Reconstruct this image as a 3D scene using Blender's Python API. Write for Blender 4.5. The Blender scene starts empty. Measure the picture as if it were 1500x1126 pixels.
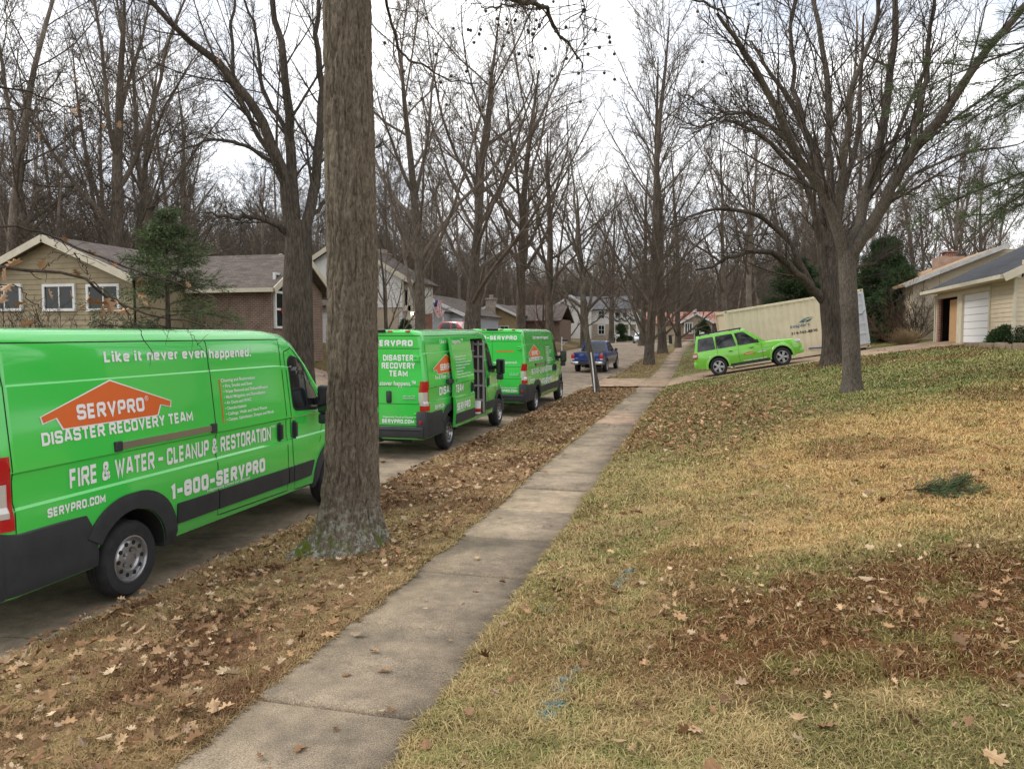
import bpy, bmesh, math, random
import numpy as np
from mathutils import Vector, Matrix

scene = bpy.context.scene
col = scene.collection
R_ = math.radians

# ------------------------------------------------------------------ camera
F_PX, CX, CY, HOR, EYE = 1130.0, 750.0, 563.0, 497.0, 2.41
PITCH, YAW = math.atan((CY - HOR) / F_PX), R_(14.37)
cam_d = bpy.data.cameras.new("camera")
cam_d.sensor_width = 36.0
cam_d.lens = 36.0 * F_PX / 1500.0
cam_d.clip_start, cam_d.clip_end = 0.05, 3000
cam = bpy.data.objects.new("camera", cam_d)
cam.location = (0, 0, EYE)
cam.rotation_euler = (math.pi / 2 - PITCH, 0, YAW)
col.objects.link(cam)
scene.camera = cam

# ------------------------------------------------------------------ sky and sun
SUN_EL, SUN_AZ = R_(42), R_(-100)          # azimuth from +Y towards +X
world = bpy.data.worlds.new("World")
scene.world = world
world.use_nodes = True
wn, wl = world.node_tree.nodes, world.node_tree.links
wn.clear()
w_out = wn.new("ShaderNodeOutputWorld")
w_bg = wn.new("ShaderNodeBackground")
w_sky = wn.new("ShaderNodeTexSky")
w_sky.sky_type = 'NISHITA'
w_sky.sun_disc = False
w_sky.sun_elevation = SUN_EL
w_sky.sun_rotation = SUN_AZ
w_tc = wn.new("ShaderNodeTexCoord")
w_map = wn.new("ShaderNodeMapping")
w_map.inputs['Scale'].default_value = (1.5, 1.5, 3.4)
w_map.inputs['Location'].default_value = (0.35, 0.1, 0.0)
w_n1 = wn.new("ShaderNodeTexNoise")
w_n1.inputs['Scale'].default_value = 2.3
w_n1.inputs['Detail'].default_value = 7
w_n1.inputs['Roughness'].default_value = 0.55
w_n1.inputs['Distortion'].default_value = 0.4
w_r1 = wn.new("ShaderNodeValToRGB")          # how much cloud
w_r1.color_ramp.elements[0].position = 0.36
w_r1.color_ramp.elements[0].color = (0.58, 0.58, 0.58, 1)
w_r1.color_ramp.elements[1].position = 0.54
w_r1.color_ramp.elements[1].color = (1, 1, 1, 1)
w_n2 = wn.new("ShaderNodeTexNoise")
w_n2.inputs['Scale'].default_value = 3.1
w_n2.inputs['Detail'].default_value = 6
w_r2 = wn.new("ShaderNodeValToRGB")          # cloud brightness (times the sky strength below)
w_r2.color_ramp.elements[0].position = 0.34
w_r2.color_ramp.elements[0].color = (6.7, 6.85, 7.25, 1)
w_r2.color_ramp.elements[1].position = 0.62
w_r2.color_ramp.elements[1].color = (9.6, 9.6, 9.6, 1)
w_mix = wn.new("ShaderNodeMix")
w_mix.data_type = 'RGBA'
wl.new(w_tc.outputs['Generated'], w_map.inputs['Vector'])
wl.new(w_map.outputs['Vector'], w_n1.inputs['Vector'])
wl.new(w_map.outputs['Vector'], w_n2.inputs['Vector'])
wl.new(w_n1.outputs['Fac'], w_r1.inputs['Fac'])
wl.new(w_n2.outputs['Fac'], w_r2.inputs['Fac'])
wl.new(w_r1.outputs['Color'], w_mix.inputs['Factor'])
wl.new(w_sky.outputs['Color'], w_mix.inputs['A'])
wl.new(w_r2.outputs['Color'], w_mix.inputs['B'])
wl.new(w_mix.outputs['Result'], w_bg.inputs['Color'])
w_bg.inputs['Strength'].default_value = 0.10
wl.new(w_bg.outputs['Background'], w_out.inputs['Surface'])

sun_d = bpy.data.lights.new("sun", 'SUN')
sun_d.energy = 1.1
sun_d.angle = R_(18)
sun_d.color = (1.0, 0.95, 0.88)
sun = bpy.data.objects.new("sun", sun_d)
_sd = Vector((math.sin(SUN_AZ) * math.cos(SUN_EL), math.cos(SUN_AZ) * math.cos(SUN_EL), math.sin(SUN_EL)))
sun.rotation_euler = (-_sd).to_track_quat('-Z', 'Y').to_euler()
sun.location = (0, 0, 40)
col.objects.link(sun)

scene.view_settings.view_transform = 'Standard'
scene.view_settings.look = 'None'
scene.view_settings.exposure = 0.88
scene.view_settings.gamma = 1.0
scene.cycles.max_bounces = 5
scene.cycles.diffuse_bounces = 3
scene.cycles.glossy_bounces = 3
scene.cycles.transparent_max_bounces = 4

# ------------------------------------------------------------------ helpers
_ct, _st = math.cos(math.pi / 2 - PITCH), math.sin(math.pi / 2 - PITCH)
CAMR = np.array([[math.cos(YAW), -math.sin(YAW), 0], [math.sin(YAW), math.cos(YAW), 0], [0, 0, 1]]) @ \
       np.array([[1, 0, 0], [0, _ct, -_st], [0, _st, _ct]])
def sight(px, py, d):
    """World point seen at column px, row py of the survey photo, d metres deep."""
    return np.array([0, 0, EYE]) + CAMR @ np.array([(px - CX) / F_PX * d, -(py - CY) / F_PX * d, -d])

def lerp(a, b, t): return a + (b - a) * t
def smooth(a, b, x):
    t = np.clip((x - a) / (b - a), 0, 1)
    return t * t * (3 - 2 * t)

def _hash(ix, iy, seed):
    h = (ix.astype(np.int64) * 374761393 + iy.astype(np.int64) * 668265263 + seed * 982451653) & 0x7fffffff
    h = ((h ^ (h >> 13)) * 1274126177) & 0x7fffffff
    h = h ^ (h >> 16)
    return (h & 0xffff) / 65535.0
def vnoise(x, y, seed=0):
    x, y = np.asarray(x, float), np.asarray(y, float)
    ix, iy = np.floor(x), np.floor(y)
    fx, fy = x - ix, y - iy
    fx, fy = fx * fx * (3 - 2 * fx), fy * fy * (3 - 2 * fy)
    a, b = _hash(ix, iy, seed), _hash(ix + 1, iy, seed)
    c, d = _hash(ix, iy + 1, seed), _hash(ix + 1, iy + 1, seed)
    return lerp(lerp(a, b, fx), lerp(c, d, fx), fy)
def fbm(x, y, seed=0, o=4):
    s, a, t = 0, 1.0, 0
    for k in range(o):
        s = s + a * vnoise(np.asarray(x) * 2 ** k, np.asarray(y) * 2 ** k, seed + k * 17)
        t += a; a *= 0.55
    return s / t

# --- materials
MATS = {}
def mat(name, color, rough=0.7, metal=0.0, var=0.0, vscale=6.0, bump=0.0, bscale=30.0, coat=0.0, emit=None, spec=0.5, var2=None):
    m = bpy.data.materials.new(name); m.use_nodes = True
    nt = m.node_tree; b = nt.nodes['Principled BSDF']
    b.inputs['Base Color'].default_value = (*color, 1)
    b.inputs['Roughness'].default_value = rough
    b.inputs['Metallic'].default_value = metal
    b.inputs['Coat Weight'].default_value = coat
    b.inputs['Coat Roughness'].default_value = 0.06
    b.inputs['Specular IOR Level'].default_value = spec
    if emit:
        b.inputs['Emission Color'].default_value = (*emit[0], 1); b.inputs['Emission Strength'].default_value = emit[1]
    tc = nt.nodes.new('ShaderNodeTexCoord')
    if var > 0:
        n = nt.nodes.new('ShaderNodeTexNoise'); n.inputs['Scale'].default_value = vscale; n.inputs['Detail'].default_value = 8
        n.inputs['Roughness'].default_value = 0.65
        r = nt.nodes.new('ShaderNodeValToRGB')
        c2 = var2 or tuple(min(1, c * (1 + var)) for c in color)
        r.color_ramp.elements[0].position = 0.32; r.color_ramp.elements[1].position = 0.68
        r.color_ramp.elements[0].color = (*[c * (1 - var) for c in color], 1); r.color_ramp.elements[1].color = (*c2, 1)
        nt.links.new(tc.outputs['Object'], n.inputs['Vector']); nt.links.new(n.outputs['Fac'], r.inputs['Fac'])
        nt.links.new(r.outputs['Color'], b.inputs['Base Color'])
    if bump > 0:
        n = nt.nodes.new('ShaderNodeTexNoise'); n.inputs['Scale'].default_value = bscale; n.inputs['Detail'].default_value = 6
        bp = nt.nodes.new('ShaderNodeBump'); bp.inputs['Strength'].default_value = bump; bp.inputs['Distance'].default_value = 0.02
        nt.links.new(tc.outputs['Object'], n.inputs['Vector']); nt.links.new(n.outputs['Fac'], bp.inputs['Height'])
        nt.links.new(bp.outputs['Normal'], b.inputs['Normal'])
    MATS[name] = m
    return m

def attr_mat(name, attr='col', rough=0.9, nscale=60.0, namp=0.35, bump=0.4, bscale=40.0, spec=0.2, trans=0.0):
    """colour from a per-vertex attribute (the kind of grass, leaf or slab), broken up by fine noise"""
    m = bpy.data.materials.new(name); m.use_nodes = True
    nt = m.node_tree; b = nt.nodes['Principled BSDF']
    b.inputs['Roughness'].default_value = rough; b.inputs['Specular IOR Level'].default_value = spec
    a = nt.nodes.new('ShaderNodeAttribute'); a.attribute_name = attr
    tc = nt.nodes.new('ShaderNodeTexCoord')
    src = a.outputs['Color']
    if namp > 0:
        n = nt.nodes.new('ShaderNodeTexNoise'); n.inputs['Scale'].default_value = nscale; n.inputs['Detail'].default_value = 8
        n.inputs['Roughness'].default_value = 0.7
        mr = nt.nodes.new('ShaderNodeMapRange'); mr.inputs['From Min'].default_value = 0.28; mr.inputs['From Max'].default_value = 0.72
        mr.inputs['To Min'].default_value = 1 - namp; mr.inputs['To Max'].default_value = 1 + namp
        mx = nt.nodes.new('ShaderNodeMix'); mx.data_type = 'RGBA'; mx.blend_type = 'MULTIPLY'; mx.inputs['Factor'].default_value = 1
        nt.links.new(tc.outputs['Object'], n.inputs['Vector']); nt.links.new(n.outputs['Fac'], mr.inputs['Value'])
        nt.links.new(src, mx.inputs['A']); nt.links.new(mr.outputs['Result'], mx.inputs['B'])
        src = mx.outputs['Result']
    nt.links.new(src, b.inputs['Base Color'])
    if bump > 0:
        n2 = nt.nodes.new('ShaderNodeTexNoise'); n2.inputs['Scale'].default_value = bscale; n2.inputs['Detail'].default_value = 7
        bp = nt.nodes.new('ShaderNodeBump'); bp.inputs['Strength'].default_value = bump; bp.inputs['Distance'].default_value = 0.03
        nt.links.new(tc.outputs['Object'], n2.inputs['Vector']); nt.links.new(n2.outputs['Fac'], bp.inputs['Height'])
        nt.links.new(bp.outputs['Normal'], b.inputs['Normal'])
    MATS[name] = m
    return m

def brick_mat(name, c1, c2, mortar, w=0.2, h=0.075, gap=0.012, rough=0.9, bump=0.5, roof=False, lap=0.0):
    m = bpy.data.materials.new(name); m.use_nodes = True
    nt = m.node_tree; b = nt.nodes['Principled BSDF']; b.inputs['Roughness'].default_value = rough
    b.inputs['Specular IOR Level'].default_value = 0.2
    g = nt.nodes.new('ShaderNodeNewGeometry')
    sx = nt.nodes.new('ShaderNodeSeparateXYZ'); cx = nt.nodes.new('ShaderNodeCombineXYZ')
    ad = nt.nodes.new('ShaderNodeMath'); ad.operation = 'ADD'
    nt.links.new(g.outputs['Position'], sx.inputs['Vector'])
    nt.links.new(sx.outputs['X'], ad.inputs[0]); nt.links.new(sx.outputs['Y'], ad.inputs[1])
    nt.links.new(ad.outputs[0], cx.inputs['X'])
    zs = nt.nodes.new('ShaderNodeMath'); zs.operation = 'MULTIPLY'; zs.inputs[1].default_value = 2.6 if roof else 1.0
    nt.links.new(sx.outputs['Z'], zs.inputs[0]); nt.links.new(zs.outputs[0], cx.inputs['Y'])
    t = nt.nodes.new('ShaderNodeTexBrick')
    t.inputs['Scale'].default_value = 1.0; t.inputs['Brick Width'].default_value = w; t.inputs['Row Height'].default_value = h
    t.inputs['Mortar Size'].default_value = gap; t.inputs['Color1'].default_value = (*c1, 1); t.inputs['Color2'].default_value = (*c2, 1)
    t.inputs['Mortar'].default_value = (*mortar, 1); t.inputs['Bias'].default_value = 0.0
    nt.links.new(cx.outputs['Vector'], t.inputs['Vector'])
    n = nt.nodes.new('ShaderNodeTexNoise'); n.inputs['Scale'].default_value = 3.5; n.inputs['Detail'].default_value = 9
    mr = nt.nodes.new('ShaderNodeMapRange'); mr.inputs['To Min'].default_value = 0.6; mr.inputs['To Max'].default_value = 1.4
    mx = nt.nodes.new('ShaderNodeMix'); mx.data_type = 'RGBA'; mx.blend_type = 'MULTIPLY'; mx.inputs['Factor'].default_value = 1
    nt.links.new(g.outputs['Position'], n.inputs['Vector']); nt.links.new(n.outputs['Fac'], mr.inputs['Value'])
    nt.links.new(t.outputs['Color'], mx.inputs['A']); nt.links.new(mr.outputs['Result'], mx.inputs['B'])
    nt.links.new(mx.outputs['Result'], b.inputs['Base Color'])
    bp = nt.nodes.new('ShaderNodeBump'); bp.inputs['Strength'].default_value = bump; bp.inputs['Distance'].default_value = 0.01; bp.invert = True
    nt.links.new(t.outputs['Fac'], bp.inputs['Height']); nt.links.new(bp.outputs['Normal'], b.inputs['Normal'])
    MATS[name] = m
    return m

# --- objects
def tag(o, label=None, cat=None, group=None, kind=None):
    if label: o['label'] = label
    if cat: o['category'] = cat
    if group: o['group'] = group
    if kind: o['kind'] = kind
    return o
def empty(name, loc=(0, 0, 0), label=None, cat=None, group=None, parent=None):
    o = bpy.data.objects.new(name, None); o.empty_display_size = 0.2
    col.objects.link(o); o.location = loc
    if parent: o.parent = parent
    return tag(o, label, cat, group)
def copy_tree(o, parent=None):
    c = o.copy(); col.objects.link(c)
    if parent: c.parent = parent
    for ch in list(o.children): copy_tree(ch, c)
    return c

def base_of(parent):
    p, v = parent, Vector((0, 0, 0))
    while p is not None:
        v = v + p.location; p = p.parent
    return v

def link_mesh(name, me, mats, parent=None, smoothed=False, sharp=None):
    for m in (mats if isinstance(mats, (list, tuple)) else [mats]): me.materials.append(MATS[m] if isinstance(m, str) else m)
    if smoothed or sharp is not None:
        me.polygons.foreach_set('use_smooth', np.ones(len(me.polygons), dtype=bool))
    if sharp is not None: me.set_sharp_from_angle(angle=R_(sharp))
    o = bpy.data.objects.new(name, me); col.objects.link(o)
    if parent: o.parent = parent
    return o

def mesh_np(name, verts, faces, nper, mats, parent=None, colors=None, smoothed=False, sharp=None, midx=None, offset=None):
    """verts (N,3); faces: flat index array, nper corners each (or list of sizes)"""
    verts = np.asarray(verts, np.float32)
    if offset is not None: verts = verts - np.asarray(offset, np.float32)
    faces = np.asarray(faces, np.int32).ravel()
    me = bpy.data.meshes.new(name)
    me.vertices.add(len(verts)); me.vertices.foreach_set('co', verts.ravel())
    if np.isscalar(nper):
        nf = len(faces) // nper; start = np.arange(nf, dtype=np.int32) * nper
    else:
        sizes = np.asarray(nper, np.int32); nf = len(sizes); start = np.concatenate([[0], np.cumsum(sizes)[:-1]]).astype(np.int32)
    me.loops.add(len(faces)); me.loops.foreach_set('vertex_index', faces)
    me.polygons.add(nf); me.polygons.foreach_set('loop_start', start)
    if midx is not None: me.polygons.foreach_set('material_index', np.asarray(midx, np.int32))
    me.update(calc_edges=True); me.validate()
    if colors is not None:
        a = me.attributes.new('col', 'FLOAT_COLOR', 'POINT')
        c4 = np.ones((len(verts), 4), np.float32); c4[:, :3] = colors
        a.data.foreach_set('color', c4.ravel())
    return link_mesh(name, me, mats, parent, smoothed, sharp)

class MB:
    """collects boxes, bars, tubes, slabs and polygons, then links them as ONE mesh object"""
    def __init__(s): s.v, s.f, s.m, s.cur = [], [], [], 0
    def mi(s, i): s.cur = i; return s
    def add(s, vs, fs):
        o = len(s.v); s.v += [tuple(map(float, p)) for p in vs]
        for f in fs: s.f.append([i + o for i in f]); s.m.append(s.cur)
        return s
    def hexa(s, p):      # 8 points: bottom 4 ccw, top 4 ccw
        return s.add(p, [(3, 2, 1, 0), (4, 5, 6, 7), (0, 1, 5, 4), (1, 2, 6, 5), (2, 3, 7, 6), (3, 0, 4, 7)])
    def box(s, x0, x1, y0, y1, z0, z1):
        return s.hexa([(x0, y0, z0), (x1, y0, z0), (x1, y1, z0), (x0, y1, z0), (x0, y0, z1), (x1, y0, z1), (x1, y1, z1), (x0, y1, z1)])
    def bbox(s, x0, x1, y0, y1, z0, z1, b=0.02):   # chamfered box
        pts, idx = [], []
        bm = bmesh.new(); bmesh.ops.create_cube(bm, size=1)
        for v in bm.verts: v.co = Vector(((x0 + x1) / 2 + v.co.x * (x1 - x0), (y0 + y1) / 2 + v.co.y * (y1 - y0), (z0 + z1) / 2 + v.co.z * (z1 - z0)))
        bmesh.ops.bevel(bm, geom=bm.edges[:], offset=b, segments=2, affect='EDGES', profile=0.5)
        return s.bm(bm)
    def bm(s, bm, M=None):
        bm.verts.index_update()
        vs = [(M @ v.co) if M else v.co.copy() for v in bm.verts]
        fs = [[v.index for v in f.verts] for f in bm.faces]; bm.free()
        return s.add(vs, fs)
    def bar(s, p, q, w, h, up=(0, 0, 1)):   # box beam centred on the line p-q; w sideways, h along up
        p, q, up = Vector(p), Vector(q), Vector(up)
        t = (q - p).normalized(); a = t.cross(up).normalized() * (w / 2); b = a.cross(t).normalized() * (h / 2)
        return s.hexa([p - a - b, p + a - b, q + a - b, q - a - b, p - a + b, p + a + b, q + a + b, q - a + b])
    def slab(s, a, b, c, d, th):            # quad a b c d (ccw from above) thickened downwards
        a, b, c, d = map(Vector, (a, b, c, d)); n = (b - a).cross(d - a).normalized() * th
        return s.hexa([a - n, b - n, c - n, d - n, a, b, c, d])
    def poly(s, pts): return s.add(pts, [tuple(range(len(pts)))])
    def prism(s, pts, vec):                 # planar polygon pushed along vec
        n = len(pts); v = Vector(vec)
        vs = [Vector(p) for p in pts] + [Vector(p) + v for p in pts]
        return s.add(vs, [tuple(range(n))[::-1], tuple(range(n, 2 * n))] + [(i, (i + 1) % n, n + (i + 1) % n, n + i) for i in range(n)])
    def tube(s, pts, rad, k=8, caps=True):
        pts = [Vector(p) for p in pts]; n = len(pts)
        if not hasattr(rad, '__len__'): rad = [rad] * n
        vs = []
        t0 = (pts[-1] - pts[0]).normalized(); ref = Vector((0, 0, 1)) if abs(t0.z) < 0.8 else Vector((1, 0, 0))
        for i, p in enumerate(pts):
            t = (pts[min(i + 1, n - 1)] - pts[max(i - 1, 0)]).normalized()
            a = t.cross(ref).normalized(); b = a.cross(t)
            for j in range(k):
                an = 2 * math.pi * j / k
                vs.append(p + (a * math.cos(an) + b * math.sin(an)) * rad[i])
        fs = [(i * k + j, i * k + (j + 1) % k, (i + 1) * k + (j + 1) % k, (i + 1) * k + j) for i in range(n - 1) for j in range(k)]
        if caps: fs += [tuple(range(k)), tuple(range((n - 1) * k, n * k))[::-1]]
        return s.add(vs, fs)
    def lathe(s, prof, k=24, M=None, caps=True):       # profile (r, h) about local Z
        vs, fs = [], []
        for r, h in prof:
            for j in range(k):
                an = 2 * math.pi * j / k; p = Vector((r * math.cos(an), r * math.sin(an), h)); vs.append(M @ p if M else p)
        for i in range(len(prof) - 1):
            for j in range(k): fs.append((i * k + j, i * k + (j + 1) % k, (i + 1) * k + (j + 1) % k, (i + 1) * k + j))
        if caps and prof[0][0] > 1e-4: fs.append(tuple(range(k))[::-1])
        if caps and prof[-1][0] > 1e-4: fs.append(tuple(range((len(prof) - 1) * k, len(prof) * k)))
        return s.add(vs, fs)
    def build(s, name, mats, parent=None, sharp=None, fixn=True, world=True):
        off = base_of(parent) if (parent and world) else Vector((0, 0, 0))
        me = bpy.data.meshes.new(name)
        me.from_pydata([(p[0] - off.x, p[1] - off.y, p[2] - off.z) for p in s.v], [], s.f)
        me.polygons.foreach_set('material_index', np.array(s.m, np.int32))
        if fixn:
            bm = bmesh.new(); bm.from_mesh(me); bmesh.ops.recalc_face_normals(bm, faces=bm.faces[:]); bm.to_mesh(me); bm.free()
        me.update()
        return link_mesh(name, me, mats, parent, sharp=sharp)

def boolean_cut(o, cutter):
    md = o.modifiers.new('cut', 'BOOLEAN'); md.operation = 'DIFFERENCE'; md.object = cutter; md.solver = 'EXACT'
    md.material_mode = 'TRANSFER'
    dg = bpy.context.evaluated_depsgraph_get(); dg.update()
    me = bpy.data.meshes.new_from_object(o.evaluated_get(dg))
    o.modifiers.clear(); o.data = me
    bpy.data.objects.remove(cutter)

_texts = {}
def text_mesh(body, bold=0.0):
    """(verts (N,2) in cap-height units, faces, width) of a line of lettering"""
    key = (body, bold)
    if key in _texts: return _texts[key]
    cu = bpy.data.curves.new('t', 'FONT'); cu.body = body; cu.size = 1.0; cu.offset = bold; cu.resolution_u = 3
    o = bpy.data.objects.new('t', cu); col.objects.link(o)
    dg = bpy.context.evaluated_depsgraph_get(); dg.update()
    me = bpy.data.meshes.new_from_object(o.evaluated_get(dg))
    v = np.array([w.co[:2] for w in me.vertices]); f = [list(p.vertices) for p in me.polygons]
    bpy.data.objects.remove(o); bpy.data.meshes.remove(me)
    cap = 0.727
    v[:, 0] -= v[:, 0].min(); v /= cap
    _texts[key] = (v, f, v[:, 0].max())
    return _texts[key]

# square-shouldered display lettering drawn as broad strokes
_X = .70
GLYPH = {
 'A': (.86, [[(0, 0), (.36, 1), (.64, 1), (1, 0)], [(.12, .27), (.88, .27)]], 0), 'B': (.80, [[(0, .5), (.9, .5), (.9, 1), (0, 1), (0, 0), (1, 0), (1, .5), (.8, .5)]], 1),
 'C': (.80, [[(1, .66), (1, 1), (0, 1), (0, 0), (1, 0), (1, .34)]], 1), 'D': (.82, [[(0, .5), (0, 1), (.74, 1), (1, .80), (1, .20), (.74, 0), (0, 0), (0, .5)]], 0), 'E': (.72, [[(1, 1), (0, 1), (0, 0), (1, 0)], [(0, .5), (.92, .5)]], 0),
 'F': (.70, [[(1, 1), (0, 1), (0, -.1)], [(0, .48), (.9, .48)]], 0), 'I': (None, [[(0, -.1), (0, 1.1)]], 0), 'L': (.68, [[(0, 1.1), (0, 0), (1, 0)]], 0),
 'M': (1.0, [[(0, -.1), (0, 1), (.5, .2), (1, 1), (1, -.1)]], 0), 'N': (.84, [[(0, -.1), (0, 1), (1, 0), (1, 1.1)]], 0), 'O': (.82, [[(.5, 1), (1, 1), (1, 0), (0, 0), (0, 1), (.5, 1)]], 1),
 'P': (.78, [[(0, -.1), (0, 1), (1, 1), (1, .40), (0, .40)]], 1), 'R': (.84, [[(0, -.1), (0, 1), (.96, 1), (.96, .46), (0, .46)], [(.48, .46), (1.05, -.12)]], 1), 'S': (.80, [[(1, .74), (1, 1), (0, 1), (0, .5), (1, .5), (1, 0), (0, 0), (0, .26)]], 1),
 'T': (.76, [[(-.1, 1), (1.1, 1)], [(.5, 1), (.5, -.1)]], 0), 'U': (.82, [[(0, 1.1), (0, 0), (1, 0), (1, 1.1)]], 1), 'V': (.86, [[(0, 1.1), (.5, 0), (1, 1.1)]], 0), 'W': (1.16, [[(0, 1.1), (.27, 0), (.5, .95), (.73, 0), (1, 1.1)]], 0),
 'Y': (.82, [[(0, 1.1), (.5, .45), (1, 1.1)], [(.5, .5), (.5, -.1)]], 0), '&': (.92, [[(1, .0), (.18, .62), (.18, 1), (.72, 1), (.72, .68), (.0, .40), (0, 0), (.62, 0), (.95, .42)]], 1),
 '1': (.50, [[(0, .80), (.9, 1), (.9, -.1)]], 0), '8': (.80, [[(.5, .52), (1, .52), (1, 1), (0, 1), (0, .52), (.5, .52)], [(.5, .52), (1, .52), (1, 0), (0, 0), (0, .52), (.5, .52)]], 1), '0': (.80, [[(.5, 1), (1, 1), (1, 0), (0, 0), (0, 1), (.5, 1)]], 1),
 '-': (.62, [[(-.25, .46), (1.25, .46)]], 0), '.': (None, [[(0, -.12), (0, .12)]], 0),
 'a': (.70, [[(.05, _X), (1, _X), (1, 0), (0, 0), (0, .38), (1, .38)]], 1), 'd': (.72, [[(1, 1.1), (1, 0), (0, 0), (0, _X), (1, _X)]], 1), 'e': (.70, [[(0, .36), (1, .36), (1, _X), (0, _X), (0, 0), (1, 0)]], 1),
 'h': (.70, [[(0, 1.1), (0, -.1)], [(0, _X), (1, _X), (1, -.1)]], 1), 'i': (None, [[(0, -.1), (0, _X + .06)], [(0, .92), (0, 1.12)]], 0), 'k': (.70, [[(0, 1.1), (0, -.1)], [(.95, _X + .1), (.12, .36), (1, -.1)]], 0),
 'n': (.70, [[(0, -.1), (0, _X + .05)], [(0, _X), (1, _X), (1, -.1)]], 1), 'p': (.72, [[(0, -.42), (0, _X), (1, _X), (1, 0), (0, 0)]], 1), 'r': (.50, [[(0, -.1), (0, _X), (1.05, _X)]], 1), 't': (.52, [[(.3, 1.0), (.3, 0), (1.05, 0)], [(-.1, _X), (1.05, _X)]], 1), 'v': (.74, [[(0, _X + .1), (.5, 0), (1, _X + .1)]], 0)}
def block_text(body, t):
    V, F, LIFT = [], [], []; x = 0.0; k = 0
    for ch in body:
        if ch == ' ': x += .40; continue
        w, strokes, rnd = GLYPH[ch]; w = w or t
        sx, sy = w - t, 1 - t
        for st in strokes:
            pts = [(x + t / 2 + u * sx, t / 2 + v * sy) for u, v in st]
            if rnd and len(pts) > 2:
                out = [pts[0]]
                for i in range(1, len(pts) - 1):
                    p0, p, p1 = Vector(pts[i - 1]), Vector(pts[i]), Vector(pts[i + 1]); a, b = p0 - p, p1 - p; r = min(.15, a.length * .49, b.length * .49)
                    A, B = p + a.normalized() * r, p + b.normalized() * r
                    for q in (0, .25, .5, .75, 1): c = A * (1 - q) ** 2 + p * 2 * q * (1 - q) + B * q * q; out.append((c.x, c.y))
                pts = out + [pts[-1]]
            n = len(pts); o = len(V)
            for i in range(n):
                p = Vector(pts[i]); d0 = (p - Vector(pts[i - 1])).normalized() if i else None; d1 = (Vector(pts[i + 1]) - p).normalized() if i < n - 1 else None
                d0 = d0 if d0 is not None and d0.length > 0 else d1; d1 = d1 if d1 is not None and d1.length > 0 else d0
                m = Vector((-d0.y - d1.y, d0.x + d1.x)); m = m.normalized() if m.length > 1e-6 else Vector((-d0.y, d0.x)); c = max(.45, m.dot(Vector((-d0.y, d0.x)))); h = t / 2 / c
                V += [(p.x + m.x * h, p.y + m.y * h), (p.x - m.x * h, p.y - m.y * h)]; LIFT += [k * .0003] * 2
            F += [(o + 2 * i, o + 2 * i + 1, o + 2 * i + 3, o + 2 * i + 2) for i in range(n - 1)]; k = (k + 1) % 4
        x += w + .13
    V = np.array(V); V[:, 1] = np.clip(V[:, 1], -.32, 1.0)
    return V, F, x - .13, np.array(LIFT)
def lettering(body, bold):
    if bold >= .02 and all(c in GLYPH or c == ' ' for c in body): return block_text(body, .165 + bold * 2)
    v, f, w = text_mesh(body, min(bold, .018)); return v, f, w, np.zeros(len(v))
class Lines:
    """a set of inscriptions, each its own part"""
    def __init__(s): s.items = []
    def new(s): s.items.append(MB()); return s.items[-1]
    def build(s, parent, m='white_vinyl', shift=(0, 0, 0), nm='lettering'):
        for q in s.items: q.v = [(p[0] + shift[0], p[1] + shift[1], p[2] + shift[2]) for p in q.v]; q.build(nm, m, parent, fixn=False)
# ------------------------------------------------------------------ lie of the land
XKR, XKL = -5.0, -14.0                     # kerb lines of the street
DRV_Y0, DRV_Y1 = 31.9, 37.6                # driveway up to the garage
def base_z(Y):
    return np.interp(Y, [-30, 0, 8, 15, 23, 45, 60, 100, 140, 200, 400], [-.1, 0, 0, .1, .22, .45, .95, 1.7, 2.2, 3.0, 6.0])
def walk_off(Y): return np.interp(Y, [0, 13, 30, 44, 60, 400], [.36, .32, .18, .12, .2, .2])
def walk_x(Y): return -1.94 - .010 * np.asarray(Y, float)
WALK_W = 1.04
def walk_z(Y): return base_z(Y) + walk_off(Y)
def road_z(X, Y):
    u = (np.asarray(X, float) - (XKR + XKL) / 2) / ((XKR - XKL) / 2)
    return base_z(Y) + .07 * (1 - u * u)
def land_z(X, Y):
    """finished ground level (top of paving or of soil)"""
    X, Y = np.asarray(X, float), np.asarray(Y, float)
    b, s = base_z(Y), walk_z(Y)
    xc = walk_x(Y); xl, xr = xc - WALK_W / 2, xc + WALK_W / 2
    ul = np.clip(XKL - X, 0, None)
    rise = 1.9 * (1 - np.exp(-ul / 4)) * np.interp(Y, [0, 55, 110, 400], [1, 1, .25, .25])
    left = b + .12 + rise
    road = road_z(X, Y)
    strip = lerp(b + .12, s, np.clip((X - XKR) / np.maximum(xl - XKR, .1), 0, 1))
    ur = np.clip(X - xr, 0, 25)
    g = (.2 * ur - .004 * ur * ur) * (.8 + .2 * smooth(5, 30, Y)) * np.interp(Y, [0, 45, 80, 400], [1, 1, .6, .6])
    right = s + .02 * smooth(.05, .4, ur) + g
    return np.where(X < XKL, left, np.where(X < XKR, road, np.where(X < xl, strip, np.where(X < xr, s, right))))
def gz(x, y): return float(land_z(x, y))
def on_drive(X, Y):
    return ((Y > DRV_Y0) & (Y < DRV_Y1) & (X > XKR) & (X < 10.5)) | ((X > XKR) & (X < walk_x(Y) - .4) & (Y > DRV_Y0 - 1.0) & (Y < DRV_Y1 + .8))
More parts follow.
